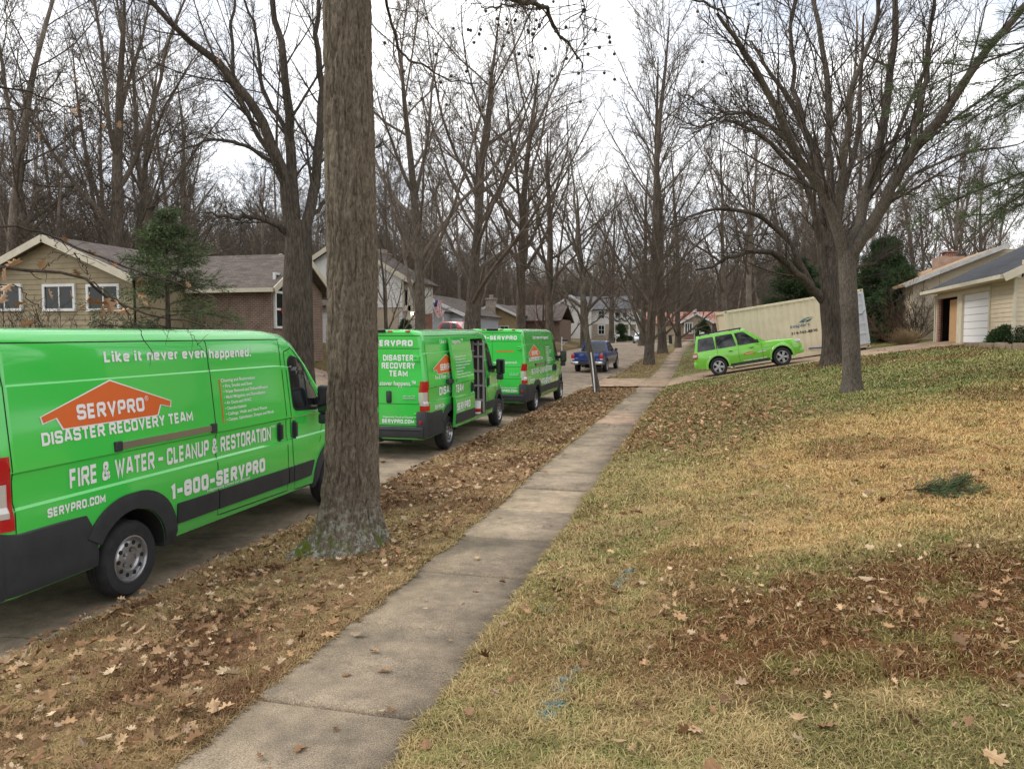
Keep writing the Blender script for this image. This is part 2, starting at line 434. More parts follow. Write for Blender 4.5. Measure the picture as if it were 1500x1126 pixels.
def soil_z(X, Y):
    """soil sheet: dips under the paved sheets"""
    z = land_z(X, Y)
    e = .14 * (fbm(np.asarray(X) * 2, np.asarray(Y) * 2.6, 5, 3) - .5)
    xc = walk_x(Y)
    under = ((X > XKL) & (X < XKR + .13)) | (np.abs(X - xc) < WALK_W / 2 - .03 + e) | on_drive(X, Y)
    fine = .025 * (fbm(np.asarray(X) * 2.2, np.asarray(Y) * 2.2, 9, 3) - .5)
    hump = 0
    return np.where(under, z - .06, z + fine + hump)

# colours of what grows and lies where
C_STRAW, C_GREEN, C_BROWN, C_TAN, C_OLIVE, C_LITTER = map(np.array, ((.42, .31, .14), (.135, .185, .045), (.17, .072, .028), (.58, .37, .155), (.24, .20, .075), (.16, .085, .042)))
def soil_color(X, Y):
    X, Y = np.asarray(X, float), np.asarray(Y, float)
    n1 = fbm(X * .55, Y * .35, 21, 4); n2 = fbm(X * 1.7, Y * 1.3, 33, 4); n3 = fbm(X * 5, Y * 5, 41, 3)
    def mixc(c, d, t): return c + (d - c) * np.clip(t, 0, 1)[..., None]
    one = np.ones(X.shape)[..., None]
    c = one * C_STRAW
    c = mixc(c, C_OLIVE, smooth(.42, .62, n2))
    xr = walk_x(Y) + WALK_W / 2
    right = (X > xr)
    # dry tan belt, brown thatch, greener grass by the maple
    wob = (n1 - .5) * 3
    tan = smooth(5.6, 7.4, Y + wob) * (1 - smooth(11, 15, Y - .9 * X + wob * 1.5)) * smooth(-1.4, 1.5, X + wob)
    c = mixc(c, C_TAN, tan * .9)
    grn = smooth(10, 15, Y - .6 * X + wob * 1.2)
    c = mixc(c, C_GREEN, grn * .66 * right * (.55 + .9 * n2))
    brn = smooth(3.3, 4.2, Y - .12 * X + wob * .5) * (1 - smooth(5.0, 6.3, Y - .05 * X + wob * .6)) * smooth(-1.0, .3, X + wob * .2)
    c = mixc(c, C_BROWN, np.clip(brn * 1.4 * right * (.45 + n2), 0, .95))
    brn2 = smooth(.55, .66, n1) * right
    c = mixc(c, C_BROWN, brn2 * .6)
    c = mixc(c, C_GREEN, (smooth(.56, .68, n3) * .4 * right))
    pile = leaf_pile(X, Y)
    c = mixc(c, C_LITTER, pile * .4)
    strip = (X > XKR) & (X < xr)
    sc = mixc(one * np.array((.34, .22, .11)), C_LITTER * 1.15, smooth(.42, .62, n2)); sc = mixc(sc, C_STRAW, smooth(.52, .66, n1) * .7)
    sc = mixc(sc, C_OLIVE, smooth(.56, .7, n3) * .35)
    farstrip = smooth(30, 40, Y); sc = mixc(sc, C_OLIVE * .9, farstrip * .7)
    c = np.where(strip[..., None], sc, c)
    left = X < XKL
    lc = mixc(one * C_OLIVE * .85, C_LITTER, smooth(.4, .6, n1) * .8)
    lc = mixc(lc, one * np.array((.13, .085, .05)), smooth(8, 18, XKL - X))
    c = np.where(left[..., None], lc, c)
    wood = np.clip(smooth(60, 85, Y) * (X > -2) + smooth(12, 25, X), 0, 1)
    c = mixc(c, np.array((.13, .085, .05)), wood)
    # survey paint sprayed on the grass
    for (px, py, r) in PAINT:
        d = np.hypot(X - px, Y - py)
        c = mixc(c, np.array((.10, .27, .33)), (d < r) * smooth(.35, .6, n3 + .15) * .8)
    return c * (.8 + .4 * n3)[..., None]
def leaf_pile(X, Y):
    xr = walk_x(Y) + WALK_W / 2
    u = X - xr
    n = fbm(X * .9, Y * .5, 77, 3)
    return smooth(10.5, 14, Y + (n - .5) * 6) * (1 - smooth(23, 30, Y + (n - .5) * 8)) * (1 - smooth(1.4, 4.2, u + (n - .5) * 3.5)) * (u > -.1)
def ground_px(px, py):
    for d in np.arange(1.5, 200, .05):
        p = sight(px, py, d)
        if p[2] <= gz(p[0], p[1]): return p[0], p[1]
    return p[0], p[1]
PAINT = [(*ground_px(px, py), r) for px, py, r in ((803, 1055, .035), (812, 1040, .04), (818, 1022, .045), (828, 1005, .04), (842, 985, .03), (912, 850, .05), (905, 862, .04), (922, 838, .05), (802, 898, .03))]

# ------------------------------------------------------------------ ground
attr_mat('soil', nscale=45, namp=.45, bump=.7, bscale=35)
def geo(a, b, d0, k):
    out = [a]; d = d0
    while out[-1] < b: out.append(out[-1] + d); d *= k
    return out
xs = np.array(sorted(set([round(v, 3) for v in [-900, -600, -400, -280] + list(np.arange(-200, -40, 8)) + list(np.arange(-40, -14.5, .8)) + [-14.3, -14.02, -13.95] + list(np.arange(-13.5, -5.2, 1.0)) + [-5.05, -4.99, -4.9] +
     list(np.arange(-4.8, 3.0, .06)) + list(np.arange(3.0, 14, .2)) + list(np.arange(14, 60, 1.5)) + list(np.arange(60, 200, 8)) + [280, 400, 600, 900]])))
ys = np.array([-60, -30, -12, -6] + list(np.arange(-3, 9, .07)) + geo(9, 900, .09, 1.022))
gx, gy = np.meshgrid(xs, ys)
gzv = soil_z(gx, gy)
gzv = gzv - np.clip(np.hypot(gx, gy) - 320, 0, None) * .02
nx, ny = len(xs), len(ys)
ii = (np.arange(ny - 1)[:, None] * nx + np.arange(nx - 1)[None, :])
quads = np.stack([ii, ii + 1, ii + nx + 1, ii + nx], -1).reshape(-1, 4)
ground = mesh_np('ground', np.stack([gx, gy, gzv], -1).reshape(-1, 3), quads, 4, 'soil', colors=soil_color(gx, gy).reshape(-1, 3) * .72, smoothed=True)
tag(ground, kind='structure')

# ------------------------------------------------------------------ street, kerbs, pavement, driveway
def slab_mat(name, nscale=9, speck=.35, crack=True, rough=.85):
    m = attr_mat(name, nscale=nscale, namp=.20, bump=.25, bscale=120, rough=rough)
    nt = m.node_tree; b = nt.nodes['Principled BSDF']
    src = b.inputs['Base Color'].links[0].from_socket
    tc = nt.nodes.new('ShaderNodeTexCoord')
    v = nt.nodes.new('ShaderNodeTexNoise'); v.inputs['Scale'].default_value = 130; v.inputs['Detail'].default_value = 3
    r = nt.nodes.new('ShaderNodeValToRGB')
    r.color_ramp.elements[0].position = .36; r.color_ramp.elements[0].color = (.62, .62, .62, 1)
    r.color_ramp.elements[1].position = .64; r.color_ramp.elements[1].color = (1.32, 1.3, 1.25, 1)
    mx = nt.nodes.new('ShaderNodeMix'); mx.data_type = 'RGBA'; mx.blend_type = 'MULTIPLY'; mx.inputs['Factor'].default_value = speck * 2
    nt.links.new(tc.outputs['Object'], v.inputs['Vector']); nt.links.new(v.outputs['Fac'], r.inputs['Fac'])
    nt.links.new(src, mx.inputs['A']); nt.links.new(r.outputs['Color'], mx.inputs['B'])
    last = mx.outputs['Result']
    # broad weather stains
    s2 = nt.nodes.new('ShaderNodeTexNoise'); s2.inputs['Scale'].default_value = 1.6; s2.inputs['Detail'].default_value = 9; s2.inputs['Roughness'].default_value = .68
    r2 = nt.nodes.new('ShaderNodeValToRGB')
    r2.color_ramp.elements[0].position = .36; r2.color_ramp.elements[0].color = (.50, .49, .47, 1)
    r2.color_ramp.elements[1].position = .6; r2.color_ramp.elements[1].color = (1.14, 1.09, 1.0, 1)
    m2 = nt.nodes.new('ShaderNodeMix'); m2.data_type = 'RGBA'; m2.blend_type = 'MULTIPLY'; m2.inputs['Factor'].default_value = .85
    nt.links.new(tc.outputs['Object'], s2.inputs['Vector']); nt.links.new(s2.outputs['Fac'], r2.inputs['Fac'])
    nt.links.new(last, m2.inputs['A']); nt.links.new(r2.outputs['Color'], m2.inputs['B']); last = m2.outputs['Result']
    if crack:
        vo = nt.nodes.new('ShaderNodeTexVoronoi'); vo.feature = 'DISTANCE_TO_EDGE'; vo.inputs['Scale'].default_value = .33
        wn_ = nt.nodes.new('ShaderNodeTexNoise'); wn_.inputs['Scale'].default_value = 3; wn_.inputs['Detail'].default_value = 6
        va = nt.nodes.new('ShaderNodeMix'); va.data_type = 'RGBA'; va.blend_type = 'LINEAR_LIGHT'; va.inputs['Factor'].default_value = .22
        nt.links.new(tc.outputs['Object'], va.inputs['A']); nt.links.new(tc.outputs['Object'], wn_.inputs['Vector']); nt.links.new(wn_.outputs['Color'], va.inputs['B'])
        nt.links.new(va.outputs['Result'], vo.inputs['Vector'])
        r3 = nt.nodes.new('ShaderNodeValToRGB'); r3.color_ramp.elements[0].position = 0; r3.color_ramp.elements[0].color = (.42, .4, .38, 1)
        r3.color_ramp.elements[1].position = .006; r3.color_ramp.elements[1].color = (1, 1, 1, 1)
        m3 = nt.nodes.new('ShaderNodeMix'); m3.data_type = 'RGBA'; m3.blend_type = 'MULTIPLY'; m3.inputs['Factor'].default_value = 1
        nt.links.new(vo.outputs['Distance'], r3.inputs['Fac']); nt.links.new(last, m3.inputs['A']); nt.links.new(r3.outputs['Color'], m3.inputs['B'])
        last = m3.outputs['Result']
    nt.links.new(last, b.inputs['Base Color'])
    return m
slab_mat('street_concrete', speck=.25)
slab_mat('walk_concrete', speck=.5, crack=False)
slab_mat('drive_concrete', speck=.25)

rng = np.random.default_rng(4)
def strip_slabs(name, x0f, x1f, edges, zf, thick, colf, gap, m, nx=2, tilt=0.0, along='Y'):
    """row of cast slabs with open joints; edges = joint positions along the run"""
    V, F, C = [], [], []
    for k in range(len(edges) - 1):
        a, b = edges[k] + gap / 2, edges[k + 1] - gap / 2
        c = colf(k, (a + b) / 2); dz = rng.normal(0, tilt); ty = rng.normal(0, tilt)
        ym = [a, a + .026, (a + b) / 2, b - .026, b]
        drop = [.018, 0, 0, 0, .018]
        for j in range(nx):
            o = len(V)
            for y, dr in zip(ym, drop):
                X0, X1 = x0f(y), x1f(y)
                xa, xb = X0 + (X1 - X0) * j / nx, X0 + (X1 - X0) * (j + 1) / nx
                for x in (xa, xb):
                    p = (x, y) if along == 'Y' else (y, x)
                    V.append((p[0], p[1], zf(*p) - dr + dz + ty * (y - (a + b) / 2))); C.append(c)
            for i in range(4): F.append([o + 2 * i, o + 2 * i + 1, o + 2 * i + 3, o + 2 * i + 2])
            for (x, y) in ((0, 0), (1, 0), (1, 4), (0, 4)):
                p = V[o + 2 * y + x]; V.append((p[0], p[1], p[2] - thick)); C.append(c)
            q = o + 10
            F += [[o, q, q + 1, o + 1], [o + 8, o + 9, q + 2, q + 3]]
            if j == 0: F.append([o, o + 2, o + 4, o + 6, o + 8, q + 3, q])
            if j == nx - 1: F.append([o + 1, q + 1, q + 2, o + 9, o + 7, o + 5, o + 3])
    sizes = [len(f) for f in F]
    o = mesh_np(name, V, np.concatenate(F), sizes, m, colors=np.array(C))
    return tag(o, kind='structure')

# joints as seen in the photograph nearby, regular farther on
wj = [-1.3, .0, 1.3, 2.58, 3.83, 5.12, 6.42, 7.7, 9.0, 10.3, 11.6] + list(np.arange(12.9, 31.9, 1.3)) + list(np.arange(38.0, 118, 1.3))
def walk_col(k, y):
    c = np.array((.325, .27, .21)) * rng.uniform(.74, 1.10)
    if 8.9 < y < 10.3: c = np.array((.44, .36, .27))
    if y > 14 and rng.random() < .4: c = np.array((.42, .31, .235)) * rng.uniform(.9, 1.05)
    return c
strip_slabs('sidewalk', lambda y: walk_x(y) - WALK_W / 2, lambda y: walk_x(y) + WALK_W / 2, wj, lambda x, y: float(walk_z(y)), .1, walk_col, .024, 'walk_concrete', nx=1, tilt=.006)

# street: cast in bays, half a street wide
rj = list(np.arange(-20, 122, 4.6))
def road_sheet():
    V, F, C = [], [], []
    xsr = [XKL + .012] + list(np.linspace(XKL + .6, (XKL + XKR) / 2 - .006, 5)) + list(np.linspace((XKL + XKR) / 2 + .006, XKR - .6, 5)) + [XKR + .06]
    for k in range(len(rj) - 1):
        yy = np.linspace(rj[k] + .006, rj[k + 1] - .006, 4)
        for h in range(2):
            xx = xsr[:6] if h == 0 else xsr[6:]
            c = np.array((.285, .235, .185)) * rng.uniform(.9, 1.1); o = len(V)
            for y in yy:
                for x in xx: V.append((x, y, float(road_z(x, y)) + .004)); C.append(c)
            n = len(xx)
            for i in range(3):
                for j in range(n - 1): F.append([o + i * n + j, o + i * n + j + 1, o + (i + 1) * n + j + 1, o + (i + 1) * n + j])
    return tag(mesh_np('street', V, np.concatenate(F), 4, 'street_concrete', colors=np.array(C), smoothed=True), kind='structure')
road_sheet()
# cross street at the far end
V = [(x, y, float(base_z(y)) + .12 + .006 * 0) for y in (117.6, 121, 126) for x in (-90, -40, -14, -5, 20, 60)]
V = [(p[0], p[1], gz(p[0], p[1]) + .10) for p in V]
F = [[i * 6 + j, i * 6 + j + 1, i * 6 + j + 7, i * 6 + j + 6] for i in range(2) for j in range(5)]
tag(mesh_np('cross_street', V, np.concatenate(F), 4, 'street_concrete', colors=np.tile((.3, .25, .2), (len(V), 1))), kind='structure')

def kerb(name, xa, xb, runs):
    V, F, C = [], [], []
    for (y0, y1) in runs:
        yy = np.arange(y0, y1 + .01, 1.2); o = len(V)
        lo = min(xa, xb); hi = max(xa, xb); out = lo if xa < xb else hi
        for y in yy:
            zb = float(base_z(y)); t = zb + .115
            face = xa; back = xb; s = 1 if xb > xa else -1
            for (x, z) in ((face, zb - .1), (face + s * .005, zb + .06), (face + s * .035, t - .01), (face + s * .06, t), (back, t), (back, zb - .1)):
                V.append((x, y, z)); C.append(np.array((.36, .31, .25)) * rng.uniform(.95, 1.05))
        for i in range(len(yy) - 1):
            for j in range(5): F.append([o + i * 6 + j, o + i * 6 + j + 1, o + (i + 1) * 6 + j + 1, o + (i + 1) * 6 + j])
    return tag(mesh_np(name, V, np.concatenate(F), 4, 'walk_concrete', colors=np.array(C)), kind='structure')
kerb('kerb', XKR, XKR + .15, [(-10, DRV_Y0 - 1.2), (DRV_Y1 + 1.2, 117)])
kerb('far_kerb', XKL, XKL - .15, [(-10, 24.5), (29.5, 40.5), (46.5, 117)])

def drive_piece(name, x0, x1, n, y0f, y1f, joints, c0, m='drive_concrete', dz=.008):
    V, F, C = [], [], []
    js = joints
    for k in range(len(js) - 1):
        xx = np.linspace(js[k] + .008, js[k + 1] - .008, 5)
        for h in range(2):
            c = np.array(c0) * rng.uniform(.9, 1.08); o = len(V)
            for x in xx:
                y0, y1 = y0f(x), y1f(x); ym = (y0 + y1) / 2
                for y in (np.linspace(y0, ym - .008, 4) if h == 0 else np.linspace(ym + .008, y1, 4)):
                    V.append((x, y, gz(x, y) + dz)); C.append(c)
            for i in range(4):
                for j in range(3): F.append([o + i * 4 + j, o + i * 4 + j + 1, o + (i + 1) * 4 + j + 1, o + (i + 1) * 4 + j])
    F = [f[::-1] for f in F]
    return tag(mesh_np(name, V, np.concatenate(F), 4, m, colors=np.array(C), smoothed=True), kind='structure')
fl = lambda x: smooth(-3.2, -5, x) if False else float(np.clip((-3.2 - x) / 1.8, 0, 1)) ** 1.5 * 1.0
drive_piece('driveway', -2.7, 9.6, 4, lambda x: DRV_Y0, lambda x: DRV_Y1, [XKR + .03, -2.9, -1.75, 1.0, 3.9, 6.8, 10.3], (.36, .27, .20), dz=.012)
# ------------------------------------------------------------------ vehicle materials
def paint(name, c, dust=.12):
    m = mat(name, c, rough=.2, coat=1.0, spec=.5)
    nt = m.node_tree; b = nt.nodes['Principled BSDF']
    tc = nt.nodes.new('ShaderNodeTexCoord'); n = nt.nodes.new('ShaderNodeTexNoise'); n.inputs['Scale'].default_value = 2.2; n.inputs['Detail'].default_value = 10; n.inputs['Roughness'].default_value = .7
    sz = nt.nodes.new('ShaderNodeSeparateXYZ'); mr = nt.nodes.new('ShaderNodeMapRange')
    mr.inputs['From Min'].default_value = 1.0; mr.inputs['From Max'].default_value = .3; mr.inputs['To Min'].default_value = .02; mr.inputs['To Max'].default_value = dust * 2
    mu = nt.nodes.new('ShaderNodeMath'); mu.operation = 'MULTIPLY'
    mx = nt.nodes.new('ShaderNodeMix'); mx.data_type = 'RGBA'; mx.inputs['A'].default_value = (*c, 1); mx.inputs['B'].default_value = (.22, .19, .15, 1)
    nt.links.new(tc.outputs['Object'], n.inputs['Vector']); nt.links.new(tc.outputs['Object'], sz.inputs['Vector']); nt.links.new(sz.outputs['Z'], mr.inputs['Value'])
    nt.links.new(n.outputs['Fac'], mu.inputs[0]); nt.links.new(mr.outputs['Result'], mu.inputs[1]); nt.links.new(mu.outputs[0], mx.inputs['Factor'])
    nt.links.new(mx.outputs['Result'], b.inputs['Base Color'])
    r2 = nt.nodes.new('ShaderNodeMapRange'); r2.inputs['To Min'].default_value = .08; r2.inputs['To Max'].default_value = .24
    nt.links.new(n.outputs['Fac'], r2.inputs['Value']); nt.links.new(r2.outputs['Result'], b.inputs['Roughness'])
    return m
paint('green_paint', (.050, .58, .075), .3)
paint('lime_paint', (.19, .60, .045), .2)
paint('blue_paint', (.006, .036, .20))
paint('white_paint', (.62, .66, .70))
paint('red_paint', (.50, .03, .03))
mat('black_plastic', (.028, .030, .034), rough=.55, bump=.12, bscale=300, var=.25, vscale=5)
mat('black_gap', (.006, .006, .006), rough=.8)
mat('underside', (.012, .012, .012), rough=.9)
mat('tyre_rubber', (.018, .018, .019), rough=.82, var=.5, vscale=9, bump=.15, bscale=120)
mat('steel_rim', (.46, .46, .47), rough=.36, metal=.85, var=.15, vscale=8)
mat('chrome', (.7, .7, .72), rough=.18, metal=1.0)
mat('tinted_glass', (.012, .015, .017), rough=.06, spec=.7, coat=.5)
mat('red_lens', (.42, .008, .012), rough=.14, coat=.8)
mat('clear_lens', (.62, .58, .54), rough=.12, coat=.8, metal=.3)
mat('amber_lens', (.5, .16, .02), rough=.2, coat=.6)
mat('white_vinyl', (.80, .80, .80), rough=.45)
mat('orange_vinyl', (.66, .125, .016), rough=.45)
mat('cab_trim', (.06, .055, .05), rough=.8)
mat('rack_metal', (.42, .41, .39), rough=.5, metal=.3)
mat('rail_metal', (.42, .38, .34), rough=.3, metal=.8)

def wheel(parent, x, y, r, w, side, rim='steel', rr=None):
    """side: +1 outer face towards +x"""
    e = empty('wheel', (x, y, r), parent=parent)
    M = Matrix.Rotation(R_(90) * side, 4, 'Y')
    rr = rr or r * .60
    h = w / 2
    t = MB()
    prof = [(rr, -h * .8), (rr + .02, -h), (r - .035, -h), (r - .01, -h * .72), (r, -h * .5), (r, -h * .22), (r - .008, -h * .2), (r - .008, -h * .14), (r, -h * .12), (r, h * .12), (r - .008, h * .14), (r - .008, h * .2), (r, h * .22), (r, h * .5),
            (r - .01, h * .72), (r - .035, h * .98), (rr + .045, h * 1.0), (rr + .03, h * .96), (rr + .012, h * .97), (rr, h * .9)]
    t.lathe(prof, 40, M, caps=False)
    o = t.build('tyre', 'tyre_rubber', e, sharp=35, world=False)
    b = MB()
    if rim == 'steel':
        b.lathe([(rr + .004, -h * .5), (rr + .004, h * .93), (rr - .010, h * .95), (rr - .02, h * .78), (rr * .90, h * .62), (rr * .84, h * .60), (rr * .72, h * .80), (rr * .52, h * .84), (rr * .47, h * .66), (rr * .30, h * .66), (rr * .27, h * .80), (0, h * .82)], 40, M, caps=False)
        b.mi(1)
        for k in range(10):
            an = 2 * math.pi * (k + .5) / 10; c = Vector((math.cos(an) * rr * .70, math.sin(an) * rr * .70, h * .79))
            b.lathe([(.021, 0), (.021, .008), (.0, .009)], 10, M @ Matrix.Translation(c))
        for k in range(5):
            an = 2 * math.pi * k / 5 + .3; c = Vector((math.cos(an) * rr * .375, math.sin(an) * rr * .375, h * .67))
            b.mi(1).lathe([(.017, 0), (.017, .004), (0, .005)], 8, M @ Matrix.Translation(c))
            b.mi(0).lathe([(.010, 0.004), (.009, .02), (0, .022)], 6, M @ Matrix.Translation(c))
    else:                                     # five or six spoke alloy
        n = rim
        b.lathe([(rr + .004, -h * .6), (rr + .004, h * .93), (rr - .012, h * .95), (rr - .025, h * .7), (rr - .03, -h * .2)], 36, M, caps=False)
        b.lathe([(rr * .22, h * .4), (rr * .22, h * .85), (rr * .12, h * .9), (0, h * .9)], 16, M)
        for k in range(n):
            an = 2 * math.pi * k / n + .2
            d = Vector((math.cos(an), math.sin(an), 0)); s = Vector((-d.y, d.x, 0))
            a0, a1 = d * rr * .12, d * (rr - .02)
            pts = [a0 - s * .035, a1 - s * .055, a1 + s * .055, a0 + s * .035]
            b.add([M @ (p + Vector((0, 0, z))) for z in (h * .55, h * .84) for p in pts], [(3, 2, 1, 0), (4, 5, 6, 7), (0, 1, 5, 4), (1, 2, 6, 5), (2, 3, 7, 6), (3, 0, 4, 7)])
        b.mi(1).lathe([(rr - .03, h * .1), (0, h * .1)], 24, M, caps=False)
    b.build('rim', ['steel_rim', 'black_gap'], e, sharp=30, world=False)
    return e

# ------------------------------------------------------------------ the tall panel vans
ZT = [.38, .40, .46, .62, .80, .98, 1.075, 1.095, 1.30, 1.35, 1.367, 1.46, 1.70, 2.045, 2.06, 2.09, 2.20, 2.32, 2.40, 2.455, 2.495, 2.515, 2.525]
WT = [.93, .965, .978, .990, 1.0, 1.0, .998, .976, .975, .975, .992, .985, .962, .930, .918, .916, .906, .893, .872, .835, .77, .62, .0]
TY = [-1.376, -1.33, -1.2, 0, 2.6, 2.95, 3.15, 3.5, 3.9, 4.12, 4.3, 4.6, 4.82, 4.94, 4.985]
TZ = [2.44, 2.475, 2.49, 2.49, 2.49, 2.455, 2.37, 2.06, 1.66, 1.46, 1.38, 1.25, 1.07, .86, .66]
def van_top(y): return float(np.interp(y, TY, TZ))
def van_wf(y): return float(np.interp(y, [-1.376, -1.365, -1.34, -1.29, -1.22, 2.9, 3.4, 4.0, 4.4, 4.7, 4.9, 4.985], [.925, .945, .965, .985, 1, 1, .992, .965, .93, .87, .76, .6]))
def van_section(y):
    T = van_top(y); zb = min(1.367, T - .10); zs = np.array(ZT); ws = np.array(WT) * van_wf(y)
    lowk = (zb - .38) / (1.367 - .38)
    z = np.where(zs <= 1.37, .38 + (zs - .38) * lowk, zb + (zs - 1.367) * (T - zb) / (2.525 - 1.367))
    return z, ws
def van_side(y, z):
    zz, ww = van_section(y); return float(np.interp(z, zz, ww))
def conform(pts, off, sgn=1):
    """(y, z) pairs laid onto the van's flank"""
    return [(sgn * (van_side(y, z) + off), y, z) for (y, z) in pts]
def flank_poly(mb, pts, off, nz=8, ny=6, sgn=1, rim=True):
    """convex outline on the flank, filled as a grid that follows the curve of the side, edges returned to the body"""
    zs0, zs1 = min(p[1] for p in pts), max(p[1] for p in pts)
    def span(z):
        c = []
        for i in range(len(pts)):
            (ya, za), (yb, zb) = pts[i], pts[(i + 1) % len(pts)]
            if za == zb:
                if abs(z - za) < 1e-6: c += [ya, yb]
            elif min(za, zb) - 1e-9 <= z <= max(za, zb) + 1e-9: c.append(ya + (yb - ya) * (z - za) / (zb - za))
        return min(c), max(c)
    zl = sorted(set([zs0 + (zs1 - zs0) * i / nz for i in range(nz + 1)] + [p[1] for p in pts] + [z for z in ZT if zs0 < z < zs1]))
    V = []
    for z in zl:
        a, b = span(z)
        for j in range(ny + 1): V.append((a + (b - a) * j / ny, z))
    n = ny + 1; m = len(zl)
    P = conform(V, off, sgn)
    F = [(i * n + j, i * n + j + 1, (i + 1) * n + j + 1, (i + 1) * n + j) for i in range(m - 1) for j in range(ny)]
    if rim:
        ring = [j for j in range(n)] + [i * n + ny for i in range(1, m)] + [(m - 1) * n + j for j in range(ny - 1, -1, -1)] + [i * n for i in range(m - 2, 0, -1)]
        k = len(P); P += conform([V[i] for i in ring], -.012, sgn)
        F += [(ring[i], ring[(i + 1) % len(ring)], k + (i + 1) % len(ring), k + i) for i in range(len(ring))]
    mb.add(P, F)
def flank_line(mb, pts, w, off, sgn=1, closed=False):
    """thin ribbon along a (y, z) path on the flank"""
    if closed: pts = pts + [pts[0]]
    path = []
    for a, b in zip(pts[:-1], pts[1:]):
        n = max(1, int(math.hypot(b[0] - a[0], b[1] - a[1]) / .08))
        path += [(lerp(a[0], b[0], i / n), lerp(a[1], b[1], i / n)) for i in range(n)]
    path.append(pts[-1])
    V = []
    for i, p in enumerate(path):
        q0, q1 = path[max(0, i - 1)], path[min(len(path) - 1, i + 1)]
        t = Vector((q1[0] - q0[0], q1[1] - q0[1])).normalized(); nrm = (-t.y * w / 2, t.x * w / 2)
        V += [(p[0] + nrm[0], p[1] + nrm[1]), (p[0] - nrm[0], p[1] - nrm[1])]
    P = conform(V, off, sgn)
    mb.add(P, [(2 * i, 2 * i + 1, 2 * i + 3, 2 * i + 2) for i in range(len(path) - 1)])
def flank_text(mb, body, y0, y1, z0, cap, bold=.02, off=.004, slope=0.0, extra=0.0):
    v, f, w, lift = lettering(body, bold)
    k = (y1 - y0) / w
    P = conform([(y0 + p[0] * k, z0 + p[1] * cap + slope * p[0] * k) for p in v], off + extra)
    P = [(p[0] + l, p[1], p[2]) for p, l in zip(P, lift)]
    (mb.new() if isinstance(mb, Lines) else mb).add(P, f)
def rear_text(mb, body, xc, width, z0, cap, bold=.02, y=-1.381):
    v, f, w, lift = lettering(body, bold); k = width / w
    (mb.new() if isinstance(mb, Lines) else mb).add([(xc + (p[0] - w / 2) * k, y - l, z0 + p[1] * cap) for p, l in zip(v, lift)], f)

def rounded(pts, r=.06, n=4):
    out = []
    m = len(pts)
    for i in range(m):
        p0, p, p1 = Vector(pts[i - 1]), Vector(pts[i]), Vector(pts[(i + 1) % m])
        a = (p0 - p); b = (p1 - p); rr = min(r, a.length * .45, b.length * .45)
        A, B = p + a.normalized() * rr, p + b.normalized() * rr
        for k in range(n + 1):
            t = k / n; q = A * (1 - t) ** 2 + p * 2 * t * (1 - t) + B * t * t
            out.append((q.x, q.y))
    return out

def arch_band(mb, yc, zc, r_in, r_out, a0, a1, off, sgn, n=22, flat=.93):
    V, F = [], []
    for i in range(n + 1):
        an = lerp(a0, a1, i / n); c, s = math.cos(an), math.sin(an)
        sq = 1 + .05 * (abs(math.sin(2 * an)))
        for r, o in ((r_in, -.09), (r_in, off * .8), ((r_in + r_out) / 2, off), (r_out - .012, off * .85), (r_out, -.015)):
            q_ = sq if r > r_in + .02 else .985
            y, z = yc + r * c * q_, max(.34, zc + r * s * q_ * (flat if r == r_out else 1))
            V.append((sgn * (van_side(y, z) + o), y, z))
    for i in range(n):
        for j in range(4): F.append((i * 5 + j, i * 5 + j + 1, (i + 1) * 5 + j + 1, (i + 1) * 5 + j))
    mb.add(V, F)

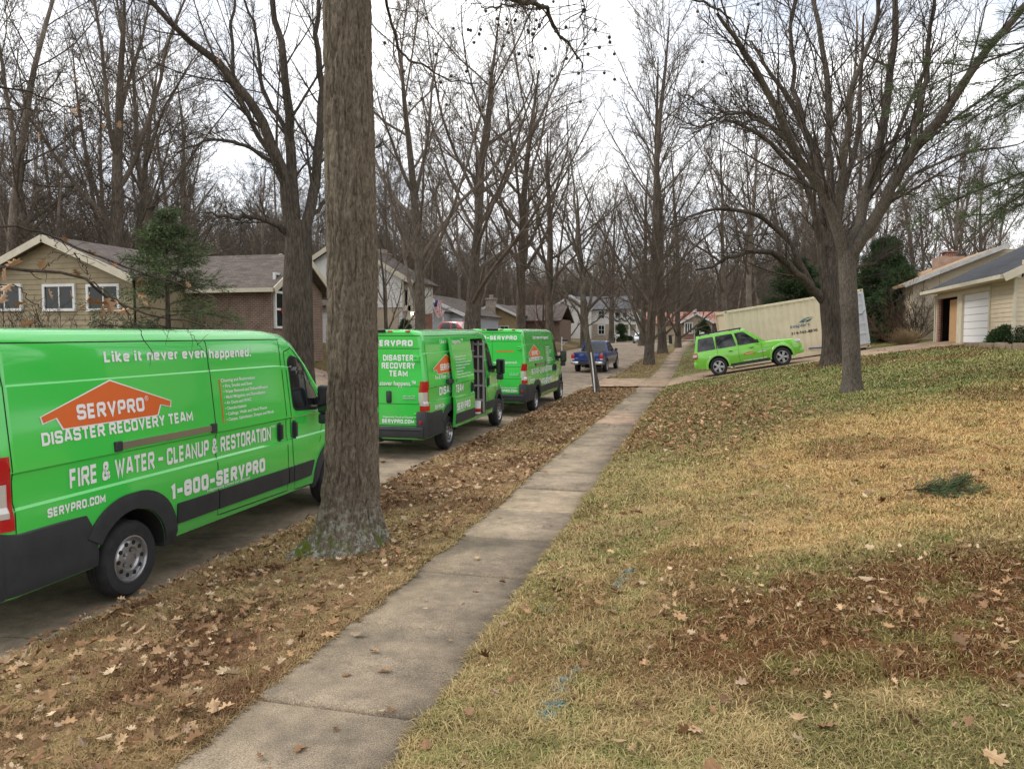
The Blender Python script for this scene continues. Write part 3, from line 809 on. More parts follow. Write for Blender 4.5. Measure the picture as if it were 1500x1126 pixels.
def make_van(label, rear_top, rear_mid, open_door=False, style=0):
    van = empty('panel_van', (0, 0, 0), label, 'van', 'green lettered panel vans parked in a row along the kerb')
    WB, RT = 4.04, .352
    # ---- body shell
    ys_ = sorted(set(TY + list(np.arange(-1.2, 3.0, .35)) + [-1.365, -1.34, -1.29, -1.22, 3.3, 3.7, 4.0, 4.45, 4.7, 4.9]))
    nr = len(ZT); V, F = [], []
    for y in ys_:
        z, w = van_section(y)
        row = [(w[i], y, z[i]) for i in range(nr)]
        V += row + [(-p[0], p[1], p[2]) for p in row[-2::-1]]
    n = 2 * nr - 1
    for i in range(len(ys_) - 1):
        for j in range(n - 1): F.append((i * n + j, (i + 1) * n + j, (i + 1) * n + j + 1, i * n + j + 1))
        F.append((i * n + n - 1, (i + 1) * n + n - 1, (i + 1) * n, i * n))
    F.append(tuple(range(n))); F.append(tuple(range((len(ys_) - 1) * n, len(ys_) * n))[::-1])
    b = MB(); b.add(V, F)
    body = b.build('body', ['green_paint', 'underside', 'cab_trim'], van)
    cut = MB()
    for yw in (0, WB):
        for s in (-1, 1):
            M = Matrix.Translation((s * .62, yw, .36)) @ Matrix.Rotation(R_(90) * s, 4, 'Y')
            cut.lathe([(.455, 0), (.455, .6)], 40, M)
    cut.mi(0)
    co = cut.build('cut', ['underside'], None)
    boolean_cut(body, co)
    if open_door:
        cut = MB(); cut.box(.10, 1.3, 1.60, 2.74, .47, 2.26)
        co = cut.build('cut', ['cab_trim'], None)
        boolean_cut(body, co)
    body.data.polygons.foreach_set('use_smooth', np.ones(len(body.data.polygons), dtype=bool)); body.data.set_sharp_from_angle(angle=R_(28))
    # ---- seams
    sm = MB()
    for s in (1, -1):
        if not (open_door and s == 1):
            flank_line(sm, [(1.30, 2.44), (1.30, .46), (2.76, .44), (2.76, 2.36)], .012, .0022, s)
        flank_line(sm, [(-1.2, 2.36), (2.80, 2.36)], .010, .0022, s)
        flank_line(sm, [(2.86, 2.20), (2.88, .9), (2.95, .42), (3.52, .40)], .012, .0022, s)
        flank_line(sm, [(2.86, 2.20), (3.05, 2.25), (3.35, 2.02), (3.72, 1.56), (3.80, 1.25), (3.62, .95)], .012, .0022, s)
        flank_line(sm, [(-1.24, .90), (-1.24, 2.34)], .008, .0022, s)
    for x0, z0, x1, z1 in ((-.003, .66, .003, 2.36), (-.86, 2.36, .86, 2.372), (-.86, 2.12, .86, 2.130), (-.86, 1.06, .86, 1.068), (-.86, 1.4, .86, 1.408), (-.90, .64, .90, .652)):
        sm.box(x0, x1, -1.3785, -1.37, z0, z1)
    sm.build('panel_seam', 'black_gap', van)
    # ---- black cladding: rear corners, bumper, wheel arch trim, side mouldings
    for s in (1, -1):
        cl = MB(); arch_band(cl, 0, .36, .465, .625, R_(-4), R_(150), .03, s); cl.build('wheel_arch_trim', 'black_plastic', van, sharp=40)
        cl = MB(); arch_band(cl, WB, .36, .465, .585, R_(15), R_(184), .028, s); cl.build('wheel_arch_trim', 'black_plastic', van, sharp=40)
        cl = MB()
        P = [(-1.362, .92), (-.56, .885), (-.43, .66), (-.42, .41), (-1.362, .405)]
        flank_poly(cl, P, .016, 5, 6, s); cl.build('corner_cladding', 'black_plastic', van, sharp=40); cl = MB()
        flank_poly(cl, rounded([(.62, .53), (1.29, .53), (1.29, .735), (.62, .735)], .02), .02, 3, 3, s); cl.build('side_moulding', 'black_plastic', van, sharp=40); cl = MB()
        if not (open_door and s == 1): flank_poly(cl, [(1.31, .53), (2.75, .53), (2.75, .735), (1.31, .735)], .02, 3, 6, s); cl.build('side_moulding', 'black_plastic', van, sharp=40)
        cl = MB()
        flank_poly(cl, rounded([(2.775, .53), (2.885, .53), (2.875, .735), (2.775, .735)], .01), .02, 3, 2, s); cl.build('side_moulding', 'black_plastic', van, sharp=40); cl = MB()
        flank_poly(cl, rounded([(2.905, .53), (3.36, .53), (3.44, .735), (2.895, .735)], .02), .02, 3, 3, s); cl.build('side_moulding', 'black_plastic', van, sharp=40)
    bp = MB()
    bp.bbox(-.935, .935, -1.46, -1.36, .42, .63, .03).bbox(-.9, .9, -1.475, -1.40, .555, .60, .015)
    bp.bbox(-.975, -.78, -1.43, -1.31, .40, .925, .03).bbox(.78, .975, -1.43, -1.31, .40, .925, .03)
    o = bp.build('rear_bumper', 'black_plastic', van, sharp=40)
    for s in (1, -1): rf = MB(); rf.bbox(s * .88 - .022, s * .88 + .022, -1.446, -1.42, .68, .75, .008); rf.build('reflector', 'red_lens', o)
    h = MB(); h.box(-.45, .45, -1.30, -1.22, .33, .40).box(-.05, .05, -1.42, -1.25, .32, .40).box(-.62, -.45, -1.32, -1.24, .30, .43).box(.45, .62, -1.32, -1.24, .30, .43)
    h.build('tow_hitch', 'underside', van)
    fb = MB()
    for (za, zb_, o_) in ((.30, .62, .03),):
        pts = []
        for x in np.linspace(-.93, .93, 15):
            pts.append((x, 5.02 - .22 * (x / .93) ** 4 - .10 * (x / .93) ** 2))
        for i in range(14):
            (xa, ya), (xb, yb) = pts[i], pts[i + 1]
            fb.hexa([(xa, ya - .3, za), (xb, yb - .3, za), (xb, yb, za + .03), (xa, ya, za + .03), (xa, ya - .3, zb_), (xb, yb - .3, zb_), (xb, yb + .01, zb_), (xa, ya + .01, zb_)])
    fb.build('front_bumper', 'black_plastic', van, sharp=30)
    gr = MB(); gr.bbox(-.55, .55, 4.93, 4.99, .66, .86, .03); gr.build('grille', 'black_gap', van)
    for s in (1, -1):
        hl = MB(); hl.bm_pts = None
        pts = []
        for (y, z) in rounded([(4.36, 1.04), (4.84, .86), (4.90, .76), (4.62, .80), (4.36, .92)], .05): pts.append((y, z))
        flank_poly(hl, pts, .012, 6, 5, s); hl.build('headlight', 'clear_lens', van)
    # ---- glass
    for s in (1, -1):
        tr = MB(); outl = rounded([(2.93, 1.44), (3.62, 1.40), (3.70, 1.50), (3.46, 1.86), (3.26, 2.10), (3.02, 2.16), (2.92, 2.10)], .10)
        flank_poly(tr, outl, .004, 14, 8, s)
        wnd = tr.build('window', 'black_gap', van)
        gl = MB(); flank_poly(gl, rounded([(2.96, 1.47), (3.30, 1.455), (3.30, 2.04), (3.22, 2.09), (3.03, 2.125), (2.955, 2.08)], .08), .008, 12, 5, s)
        flank_poly(gl, rounded([(3.345, 1.45), (3.58, 1.44), (3.655, 1.51), (3.44, 1.84), (3.345, 1.96)], .05), .008, 10, 4, s)
        gl.build('pane', 'tinted_glass', wnd)
    ws = MB()
    rows = []
    for y in np.linspace(3.20, 4.08, 10):
        z, w = van_section(y); j = ZT.index(2.40)
        prof = [(w[k], z[k]) for k in range(j, len(ZT))]
        xs_ = [p[0] for p in prof[::-1]]; zs_ = [p[1] for p in prof[::-1]]
        r = []
        for x in np.linspace(-.80, .80, 13) * van_wf(y):
            r.append((x, y + .004, float(np.interp(abs(x), xs_, zs_)) + .010))
        rows.append(r)
    V = [p for r in rows for p in r]
    ws.add(V, [(i * 13 + j, i * 13 + j + 1, (i + 1) * 13 + j + 1, (i + 1) * 13 + j) for i in range(9) for j in range(12)])
    ws.build('windscreen', 'tinted_glass', van, sharp=60)
    # ---- mirrors
    for s in (1, -1):
        m = MB(); m.bbox(s * 1.16 - .105, s * 1.16 + .105, 3.42, 3.56, 1.36, 1.74, .04).bbox(s * 1.15 - .085, s * 1.15 + .085, 3.42, 3.53, 1.22, 1.36, .03)
        m.bar((s * .93, 3.58, 1.50), (s * 1.12, 3.50, 1.56), .06, .09)
        mm = m.build('mirror', 'black_plastic', van, sharp=40)
        g = MB(); g.box(s * 1.16 - .08, s * 1.16 + .08, 3.415, 3.424, 1.40, 1.70); g.build('mirror_glass', 'tinted_glass', mm)
    # ---- handles, rail
    def handle(y, z, parent, s=1, extra=0.0):
        hd = MB(); el = [(y + .058 * math.copysign(abs(math.cos(a)) ** .6, math.cos(a)), z + .118 * math.copysign(abs(math.sin(a)) ** .6, math.sin(a))) for a in np.linspace(0, 2 * math.pi, 24, endpoint=False)]
        P = conform(el, .006 + extra, s); hd.poly(P)
        hd.bar((s * (van_side(y, z) + .03 + extra), y, z - .09), (s * (van_side(y, z) + .03 + extra), y, z + .09), .04, .035, (s, 0, 0))
        return hd.build('handle', 'black_plastic', parent, sharp=40)
    handle(2.955, 1.20, van); handle(2.955, 1.20, van, -1)
    rl = MB(); rl.bar((van_side(-.1, 1.42) + .004, -.14, 1.42), (van_side(1.2, 1.42) + .004, 1.28, 1.42), .062, .02, (1, 0, 0))
    rl.build('door_rail', 'rail_metal', van)
    rl = MB(); rl.mi(0)
    rl.bbox(van_side(0, 1.42) - .02, van_side(0, 1.42) + .022, -.19, -.10, 1.375, 1.465, .008); rl.build('rail_cap', 'black_plastic', van); rl = MB(); rl.bbox(van_side(1, 1.42) - .02, van_side(1, 1.42) + .024, 1.21, 1.30, 1.37, 1.47, .008)
    rl.build('rail_cap', 'black_plastic', van)
    # ---- lamps
    for s in (1, -1):
        prof = [(.94, 0), (1.0, .0), (1.30, .0), (1.46, .01), (1.53, .05)]
        tl = MB(); 
        def corner(z0, z1, mb, out=.010):
            zz = np.linspace(z0, z1, 7); P = []
            for z in zz:
                cut_ = .0 + max(0, (z - 1.36)) * .55
                for y in (-1.377, -1.376, -1.365, -1.34, -1.30, -1.262, -1.255 - cut_ * .5):
                    if y == -1.377: P.append((s * (.925 * np.interp(z, ZT, WT) - .075 + cut_ * .3), -1.376 - out, z))
                    else: P.append((s * (van_side(y, z) + out * (1.3 if y > -1.37 else .9)), y - (out if y < -1.35 else 0), z))
            k = 7
            mb.add(P, [(i * k + j, i * k + j + 1, (i + 1) * k + j + 1, (i + 1) * k + j) for i in range(6) for j in range(6)])
        corner(.93, 1.50, tl)
        t_ = tl.build('tail_lamp', 'red_lens', van, sharp=50)
        tl = MB(); corner(1.03, 1.29, tl, .016)
        # clear lens keeps to the rear-facing half
        tl.v = [p if p[1] < -1.28 else (p[0] - s * .012, -1.29, p[2]) for p in tl.v]
        tl.build('clear_lens', 'clear_lens', t_)
    bl = MB(); bl.bbox(-.17, .17, -1.402, -1.36, 2.425, 2.485, .012); bl.build('brake_lamp', 'black_gap', van)
    for x in (-.62, -.26, .26, .62):
        bl = MB(); bl.bbox(x - .05, x + .05, -1.392, -1.36, 2.435, 2.465, .01); bl.build('marker_lamp', 'red_lens', van)
    # ---- rear doors
    rh = MB(); rh.bbox(.17, .27, -1.40, -1.37, 1.08, 1.31, .025); rh.build('rear_handle', 'black_plastic', van, sharp=40)
    rh = MB()
    for s in (1, -1):
        for z in (1.93, .84):
            rh = MB(); rh.bbox(s * .80 - .075, s * .80 + .075, -1.40, -1.37, z + .015, z + .05, .01).bbox(s * .80 - .075, s * .80 + .075, -1.40, -1.37, z - .05, z - .015, .01).bbox(s * .83 - .03, s * .83 + .03, -1.41, -1.37, z - .05, z + .05, .01)
            rh.build('hinge', 'green_paint', van)
    pl = MB(); pl.bbox(-.60, -.25, -1.395, -1.37, 1.12, 1.32, .01); pl.build('plate_recess', 'black_plastic', van)
    md = MB(); md.bbox(.50, .76, -1.384, -1.374, 1.15, 1.18, .003).bbox(.50, .58, -1.384, -1.374, 1.195, 1.22, .003).bbox(.60, .67, -1.384, -1.374, 1.195, 1.22, .003).bbox(.69, .76, -1.384, -1.374, 1.195, 1.22, .003)
    md.build('rear_badge', 'chrome', van)
    # ---- wheels
    for s in (1, -1):
        wheel(van, s * .865, 0, RT, .225, s); wheel(van, s * .875, WB, RT, .225, s)
    # ---- sliding door
    emb, let, lw = MB(), Lines(), van
    services = ['Cleaning and Restoration:', '\u2022 Fire, Smoke and Soot', '\u2022 Water Removal and Dehumidification', '\u2022 Mold Mitigation and Remediation', '\u2022 Air Ducts and HVAC', '\u2022 Deodorization', '\u2022 Ceilings, Walls and Hard Floors', '\u2022 Carpet, Upholstery, Drapes and Blinds']
    if open_door:
        # the door has slid back about half a metre and stands off the side
        dr = MB(); flank_poly(dr, [(1.40, .46), (2.76, .46), (2.76, 2.33), (1.40, 2.33)], 0.0, 20, 8, 1, rim=False)
        nV = len(dr.v); dr.v += [(p[0] - .06, p[1], p[2]) for p in dr.v]; dr.f += [tuple(i + nV for i in f[::-1]) for f in dr.f]; dr.m += dr.m[:]
        ny_ = 9; m_ = nV // ny_
        ring = [j for j in range(ny_)] + [i * ny_ + 8 for i in range(1, m_)] + [(m_ - 1) * ny_ + j for j in range(7, -1, -1)] + [i * ny_ for i in range(m_ - 2, 0, -1)]
        for i in range(len(ring)):
            a_, b_ = ring[i], ring[(i + 1) % len(ring)]; dr.f.append((a_, b_, b_ + nV, a_ + nV)); dr.m.append(0)
        SH = (.125, -1.40, 0)
        sh = lambda mb: setattr(mb, 'v', [(p[0] + SH[0], p[1] + SH[1], p[2] + SH[2]) for p in mb.v])
        sh(dr); door = dr.build('sliding_door', 'green_paint', van, sharp=30)
        c2 = MB(); flank_poly(c2, [(1.41, .53), (2.75, .53), (2.75, .735), (1.41, .735)], .02, 3, 6, 1); sh(c2); c2.build('door_cladding', 'black_plastic', door)
        hd = handle(2.60, 1.21, door); hd.location = (SH[0], SH[1], 0)
        ar = MB(); ar.bar((1.0, -.14, 1.42), (1.10, .10, 1.42), .05, .07).bbox(.985, 1.06, -.24, -.08, 1.37, 1.47, .01); ar.build('door_arm', 'black_plastic', door)
        dl = Lines()
        for i, t in enumerate(services): flank_text(dl, t, 1.50, 1.50 + .030 * len(t) + .05, 1.90 - i * .062, .036, .015)
        flank_text(dl, 'TEAM', 1.46, 1.98, 1.17, .165, .03); flank_text(dl, 'SERVPRO', 1.46, 2.40, .79, .165, .05); flank_text(dl, 'happens.\u2122', 1.44, 2.2, 2.20, .085, .01)
        flank_text(dl, 'and Operated', 1.46, 1.95, .755 - .0, .03, .01)
        dl.build(door, shift=SH)
        # racks and a bucket seen through the doorway
        it = MB(); 
        for z in (.62, 1.05, 1.5, 1.95): it.box(.12, .72, 1.75, 2.72, z, z + .03)
        for y in (1.78, 2.66): it.box(.66, .70, y, y + .04, .48, 2.2)
        for xx in (.60, .80, .93): it.box(xx, xx + .035, 2.66, 2.70, .48, 2.2)
        for z in (.75, 1.1, 1.45, 1.8, 2.1): it.box(.60, .96, 2.655, 2.70, z, z + .05)
        it.build('rack', 'rack_metal', van)
        it = MB(); it.lathe([(.10, 0), (.11, .28), (.112, .30), (0, .30)], 14, Matrix.Translation((.80, 2.50, .50))); it.mi(1); it.lathe([(.114, .05), (.116, .13)], 14, Matrix.Translation((.80, 2.50, .50)))
        bk = it.build('bucket', ['white_vinyl', 'red_lens'], None, sharp=40)
        tag(bk, 'white bucket with a red band inside the open door of the middle van', 'bucket')
        flank_text(let, 'DISASTER', -.62, .72, 1.17, .165, .03)
        flank_text(let, 'SERVPRO.COM', -.96, -.40, .925, .075, .03)
        flank_text(let, 'Fire & Water - Cleanup & Restoration\u2122', -.86, 1.15, 1.50, .085, .01)
        flank_text(let, 'Like it never even', -.35, .8, 2.20, .085, .01)
        Y0, Y1, ZE = -.90, .70, 1.72
    else:
        for i, t in enumerate(services): flank_text(let, t, 1.50 if i else 1.47, 1.50 + .0235 * len(t) + .05, 1.90 - i * .062, .036, .015)
        flank_text(let, 'Like it never even', -.18, 1.27, 2.175, .10, .028); flank_text(let, 'happened.', 1.33, 2.12, 2.165, .10, .028); flank_text(let, '\u00ae', 2.13, 2.17, 2.23, .04, .0)
        flank_text(let, 'DISASTER RECOVERY TEAM', -.95, .93, 1.535, .105, .025)
        flank_text(let, 'FIRE & WATER - CLEANUP & RESTORATION', -.69, 2.40, 1.14, .165, .02); flank_text(let, '\u2122', 2.41, 2.50, 1.26, .05, .0)
        flank_text(let, '1-800-SERVPRO', .52, 2.22, .785, .165, .05)
        flank_text(let, 'Independently Owned and Operated', 1.10, 1.90, .752, .038, .005)
        flank_text(let, 'SERVPRO.COM', -.95, -.33, .955, .075, .035)
        sv = MB(); handle(2.60, 1.21, van)
        Y0, Y1, ZE = -.93, .62, 1.765
        k_ = MB(); flank_poly(k_, [(1.438, 1.44), (1.458, 1.44), (1.458, 1.935), (1.438, 1.935)], .003, 2, 1, 1, rim=False)
        k_.build('service_bar', 'orange_vinyl', van)
    # orange house emblem with a pale keyline
    ym = (Y0 + Y1) / 2; hw = (Y1 - Y0) / 2
    def house(k, off, mb):
        q = [(-hw, ZE), (0, ZE + .245), (hw, ZE), (hw * .98, ZE - .05), (hw * .80, ZE - .018), (hw * .73, ZE - .115), (-hw * .73, ZE - .115), (-hw * .80, ZE - .018), (-hw * .98, ZE - .05)]
        c = [(ym + y + (k * (1 if y > 0 else -1 if y < 0 else 0)), z + k * (1 if i in (1,) else .3 if i in (0, 2) else -.9)) for i, (y, z) in enumerate(q)]
        # roof and wall as two convex pieces of one outline
        for tri in ((0, 1, 7), (1, 2, 4), (1, 4, 7), (7, 4, 5), (7, 5, 6), (0, 7, 8), (2, 3, 4)):
            nn = 6
            a_, b_, c_ = [Vector(c[i]) for i in tri]
            V_ = []; id_ = {}
            for i in range(nn + 1):
                for j in range(nn + 1 - i):
                    p = a_ + (b_ - a_) * (i / nn) + (c_ - a_) * (j / nn); id_[(i, j)] = len(V_); V_.append((p.x, p.y))
            F_ = []
            for i in range(nn):
                for j in range(nn - i):
                    F_.append((id_[(i, j)], id_[(i + 1, j)], id_[(i, j + 1)]))
                    if i + j < nn - 1: F_.append((id_[(i + 1, j)], id_[(i + 1, j + 1)], id_[(i, j + 1)]))
            mb.add(conform(V_, off), F_)
    house(.012, .0035, emb); emb.build('emblem_border', 'white_vinyl', van)
    emb = MB(); house(0, .0055, emb); e_ = emb.build('emblem', 'orange_vinyl', van)
    et = Lines(); flank_text(et, 'SERVPRO', ym - .415, ym + .395, ZE - .062, .13, .03, .008); flank_text(et, '\u00ae', ym + .41, ym + .46, ZE + .03, .05, 0, .008)
    et.build(e_)
    let.build(van)
    rt = Lines()
    rear_text(rt, '1-800-SERVPRO', .02, 1.40, 2.17, .115, .05)
    for (t, x, w_, z, c_) in rear_mid: rear_text(rt, t, x, w_, z, c_, .03 if t.isupper() else .01)
    rear_text(rt, 'Independently Owned and Operated', .40, .62, .795, .035, .01); rear_text(rt, 'SERVPRO.COM', .40, .66, .69, .075, .04)
    rt.build(van)
    if style == 2:
        st = MB(); st.box(.12, .62, -1.3805, -1.375, 1.83, 1.865); st.build('rear_stripe', 'orange_vinyl', van)
    return van
VX = -6.14
van_a = make_van('nearest green work van, nose behind the big oak trunk, its whole side lettered', '', [('DISASTER', .45, .6, 1.9, .1)])
van_b = make_van('middle green work van in the row with its side door slid open', '', [('DISASTER', .42, .62, 1.89, .115), ('RECOVERY', .42, .68, 1.74, .115), ('TEAM', .42, .38, 1.59, .115), ('Like it never', -.42, .6, 1.7, .08), ('Wh', -.08, .14, 1.415, .095), ('atever happens.\u2122', .40, .74, 1.415, .095)], True, 1)
van_c = make_van('farthest green work van, parked ahead of the one with the open door', '', [('even happened.', .34, .78, 1.50, .075), ('Like it never', -.45, .6, 1.50, .075)], False, 2)
def set_on_street(o, x, y, wb, rz=0.0):
    z0, z1 = float(base_z(y)), float(base_z(y + wb))
    o.location = (x, y, z0 + .03); o.rotation_euler = (math.atan2(z1 - z0, wb), 0, rz)
set_on_street(van_a, VX, 5.95, 4.04, R_(0.5)); set_on_street(van_b, VX - .06, 15.15, 4.04, R_(.5)); set_on_street(van_c, VX + .14, 22.55, 4.04, R_(.2))
for o in list(scene.objects):
    if o.name.startswith('bucket'): o.location = van_b.location
# ------------------------------------------------------------------ cars
def loft(sections):
    """sections: list of (y, [(x, z)...]) right half outlines, bottom to top; returns verts and faces of the closed shell"""
    V, F = [], []
    m = len(sections[0][1]); n = 2 * m
    for y, pr in sections:
        V += [(x, y if not isinstance(y, (list, tuple)) else y[i], z) for i, (x, z) in enumerate(pr)]
        V += [(-x, y if not isinstance(y, (list, tuple)) else y[i], z) for i, (x, z) in reversed(list(enumerate(pr)))]
    for i in range(len(sections) - 1):
        for j in range(n): F.append((i * n + j, (i + 1) * n + j, (i + 1) * n + (j + 1) % n, i * n + (j + 1) % n))
    F.append(tuple(range(n))); F.append(tuple(range((len(sections) - 1) * n, len(sections) * n))[::-1])
    return V, F
def lower_section(w, zb, zm, zt, edge=.06, tuck=.05):
    return [(w - .16, zb), (w - tuck, zb + .03), (w - .02, lerp(zb, zm, .45)), (w, zm), (w - .025, lerp(zm, zt, .6)), (w - edge, zt - .02), (w - edge - .05, zt), (w * .35, zt + .02)]
def car(name, spec, P, label, cat, detail=True, group=None):
    """low shell + cabin; spec in metres from the rear axle, y forward"""
    c = empty(name, (0, 0, 0), label, cat, group)
    secs = [(y, lower_section(w, zb, lerp(zb, zt, .62), zt)) for (y, w, zb, zt) in spec['body']]
    b = MB(); b.add(*loft(secs)); body = b.build('body', [P, 'underside'], c)
    cut = MB()
    for yw in (0, spec['wb']):
        for s in (-1, 1):
            cut.lathe([(spec['r'] + .075, 0), (spec['r'] + .075, .5)], 28, Matrix.Translation((s * (spec['w'] - .32), yw, spec['r'])) @ Matrix.Rotation(R_(90) * s, 4, 'Y'))
    boolean_cut(body, cut.build('cut', 'underside', None))
    if spec.get('bed'):
        q = spec['bed']; cut = MB(); cut.box(*q); boolean_cut(body, cut.build('cut', 'underside', None))
    body.data.polygons.foreach_set('use_smooth', np.ones(len(body.data.polygons), dtype=bool)); body.data.set_sharp_from_angle(angle=R_(32))
    cb = spec['cabin']   # rear base y, rear top y, front top y, front base y, z belt, z roof, w base, w top
    yb0, yt0, yt1, yb1, zb_, zt_, wb_, wt_ = cb
    m = MB()
    def cy(side, z, tt):  # y on rear (0) / front (1) glass line
        k = (z - zb_) / (zt_ - zb_); return lerp(yb0, yt0, k) if side == 0 else lerp(yb1, yt1, k)
    zs = [zb_ - .05, zb_, zt_ - .10, zt_ - .03, zt_]; wsd = [wb_, wb_, lerp(wb_, wt_, .88), wt_ - .01, wt_ - .09]
    secs = []
    for k in np.linspace(0, 1, 7):
        ys_ = []; pr = []
        for z, w in zip(zs, wsd):
            a, e = cy(0, min(z, zt_ - .02), 0), cy(1, min(z, zt_ - .02), 0)
            ys_.append(lerp(a, e, k)); tap = 1 - .05 * (abs(k - .45) / .55) ** 3
            pr.append((w * tap, z))
        ys_ += [ys_[-1]]; pr.append((.0 + .25, zt_ + .025 - .02 * (2 * k - 1) ** 2))
        secs.append((ys_, pr))
    m.add(*loft(secs)); cab = m.build('cabin', P, c, sharp=35)
    def wall(y, z):
        k = (z - zb_) / (zt_ - .10 - zb_); a, e = cy(0, z, 0), cy(1, z, 0); kk = np.clip((y - a) / (e - a), 0, 1)
        return lerp(wb_, lerp(wb_, wt_, .88), k) * (1 - .05 * (abs(kk - .45) / .55) ** 3)
    zw0, zw1 = zb_ + .03, zt_ - .11
    for s in (1, -1):
        for (a, e) in spec['windows']:
            # each pane follows the pillars: a, e given at belt; tops lean with the glass line they are near
            def yat(y, z):
                k = (z - zb_) / (zt_ - zb_); t = (y - yb0) / (yb1 - yb0)
                return y + k * lerp(yt0 - yb0, yt1 - yb1, t) * (1 if t > .75 or t < .2 else .35)
            pts = rounded([(yat(a, zw0), zw0), (yat(e, zw0), zw0), (yat(e, zw1), zw1), (yat(a, zw1), zw1)], .05, 3)
            g = MB(); g.prism([(s * (wall(y, z) + .006), y, z) for y, z in pts], (-s * .03, 0, 0)); g.build('window', 'tinted_glass', c)
    for side, nm in ((0, 'rear_window'), (1, 'windscreen')):
        g = MB(); o_ = -.012 if side == 0 else .012
        w0, w1 = wb_ * .88, wt_ * .84
        za, ze = zb_ + .05, zt_ - .09
        g.prism([(-w0, cy(side, za, 0) + o_, za), (w0, cy(side, za, 0) + o_, za), (w1, cy(side, ze, 0) + o_, ze), (-w1, cy(side, ze, 0) + o_, ze)], (0, -o_ * 1.5, 0))
        g.build(nm, 'tinted_glass', c)
    for yw in (0, spec['wb']):
        for s in (-1, 1): wheel(c, s * (spec['w'] - .11), yw, spec['r'], .22, s, spec.get('rim', 5), spec['r'] * .64)
    for s in (-1, 1):
        k = MB(); ym = spec['mirror']; k.bbox(s * (wb_ + .03), s * (wb_ + .21), ym, ym + .09, zb_ + .02, zb_ + .17, .03); k.build('mirror', spec.get('mirror_mat', 'black_plastic'), c, sharp=40)
    return c, body

# --- lime sport utility car nose-up on the driveway
suv_spec = dict(body=[(-.96, .80, .47, .93), (-.93, .86, .42, 1.02), (-.80, .895, .36, 1.06), (-.4, .905, .32, 1.07), (.5, .91, .30, 1.065), (1.6, .91, .30, 1.06), (2.15, .905, .30, 1.055), (2.6, .90, .32, 1.04), (3.1, .88, .36, .99), (3.35, .84, .38, .93), (3.46, .76, .42, .84)],
                wb=2.62, r=.365, w=.905, cabin=(-.93, -.74, 1.25, 2.08, 1.04, 1.69, .86, .72), windows=[(-.80, -.02), (.08, .86), (.96, 1.84)], mirror=1.66, rim=5)
suv, sb = car('sport_utility_car', suv_spec, 'lime_paint', 'lime green sport utility car with roof rails climbing the driveway', 'car')
for s in (1, -1):
    for (yc, a0, a1) in ((0, 0, 180), (2.62, 0, 180)):
        x = MB(); V, F = [], []; n = 18
        for i in range(n + 1):
            an = R_(lerp(a0 - 8, a1 + 8, i / n))
            for r, o_ in ((.425, -.05), (.43, .03), (.50, .028), (.53, -.012)): V.append((s * (.885 + o_), yc + r * math.cos(an), max(.33, .375 + r * math.sin(an))))
        for i in range(n):
            for j in range(3): F.append((i * 4 + j, i * 4 + j + 1, i * 4 + j + 5, i * 4 + j + 4))
        x.add(V, F); x.build('wheel_arch', 'lime_paint', suv, sharp=50)
x = MB()
for s in (1, -1): x.bar((s * .66, -.60, 1.735), (s * .64, 1.15, 1.735), .045, .05).bar((s * .66, -.58, 1.66), (s * .66, -.58, 1.73), .04, .05, (0, 1, 0)).bar((s * .64, 1.1, 1.66), (s * .64, 1.1, 1.73), .04, .05, (0, 1, 0))
for y in (-.2, .7): x.bar((-.64, y, 1.745), (.64, y, 1.745), .05, .03)
x.build('roof_rail', 'black_plastic', suv)
for s in (1, -1):
    x = MB(); x.bbox(s * .80 - .085, s * .80 + .105, -.985, -.80, .80, 1.03, .03); t = x.build('tail_lamp', 'red_lens', suv, sharp=40)
    x = MB(); x.bbox(s * .82 - .05, s * .82 + .09, -.992, -.83, .86, .97, .01); x.build('clear_lens', 'clear_lens', t)
    x = MB(); x.bbox(s * .72 - .14, s * .72 + .12, 3.20, 3.42, .80, .95, .03); x.build('headlight', 'clear_lens', suv, sharp=40)
    x = MB(); x.bar((s * .90, .55, .335), (s * .90, 2.1, .335), .10, .07); x.build('side_step', 'black_plastic', suv)
    x = MB(); x.bar((s * .912, .50, .905), (s * .912, .66, .905), .02, .03).bar((s * .912, 1.36, .915), (s * .912, 1.53, .915), .02, .03); x.build('handle', 'black_plastic', suv)
x = MB(); x.bbox(-.86, .86, -1.01, -.86, .44, .68, .05); x.build('rear_bumper', 'lime_paint', suv, sharp=40)
x = MB(); x.bbox(-.82, .82, 3.30, 3.52, .40, .60, .05); x.build('front_bumper', 'lime_paint', suv, sharp=40)
x = MB(); x.bbox(-.45, .45, 3.40, 3.50, .64, .80, .02); x.build('grille', 'black_gap', suv)
x = MB()
for y in (-.05 + .95, .96 + .9): x.box(.9085, .9125, y - .004, y + .004, .36, 1.04)
x.box(.9085, .9125, .03, .04, .80, 1.04).box(-.60, .60, -.972, -.966, .99, 1.0).box(.895, .908, .45, 2.2, .345, .40)
for y in (.03, .92): x.bar((.868, y, 1.08), (.80, y + .02, 1.56), .03, .035, (1, 0, 0))
x.build('panel_seam', 'black_gap', suv)
x = MB()
q = [(1.05, .70), (1.32, .77), (1.59, .70), (1.51, .67), (1.13, .67)]
x.prism([(.914, y, z) for y, z in q], (-.003, 0, 0)); x.build('door_emblem', 'orange_vinyl', suv)
x = MB()
for (t, y0, y1, z, c_, xo) in (('SERVPRO', 1.18, 1.46, .678, .03, .917), ('1-800-SERVPRO', 1.66, 2.02, .68, .035, .909), ('Fire & Water - Cleanup & Restoration', 1.05, 2.0, .43, .045, .912)):
    v, f, w = text_mesh(t, .03); x.add([(xo, y0 + p[0] * (y1 - y0) / w, z + p[1] * c_) for p in v], f)
x.build('door_lettering', 'white_vinyl', suv)
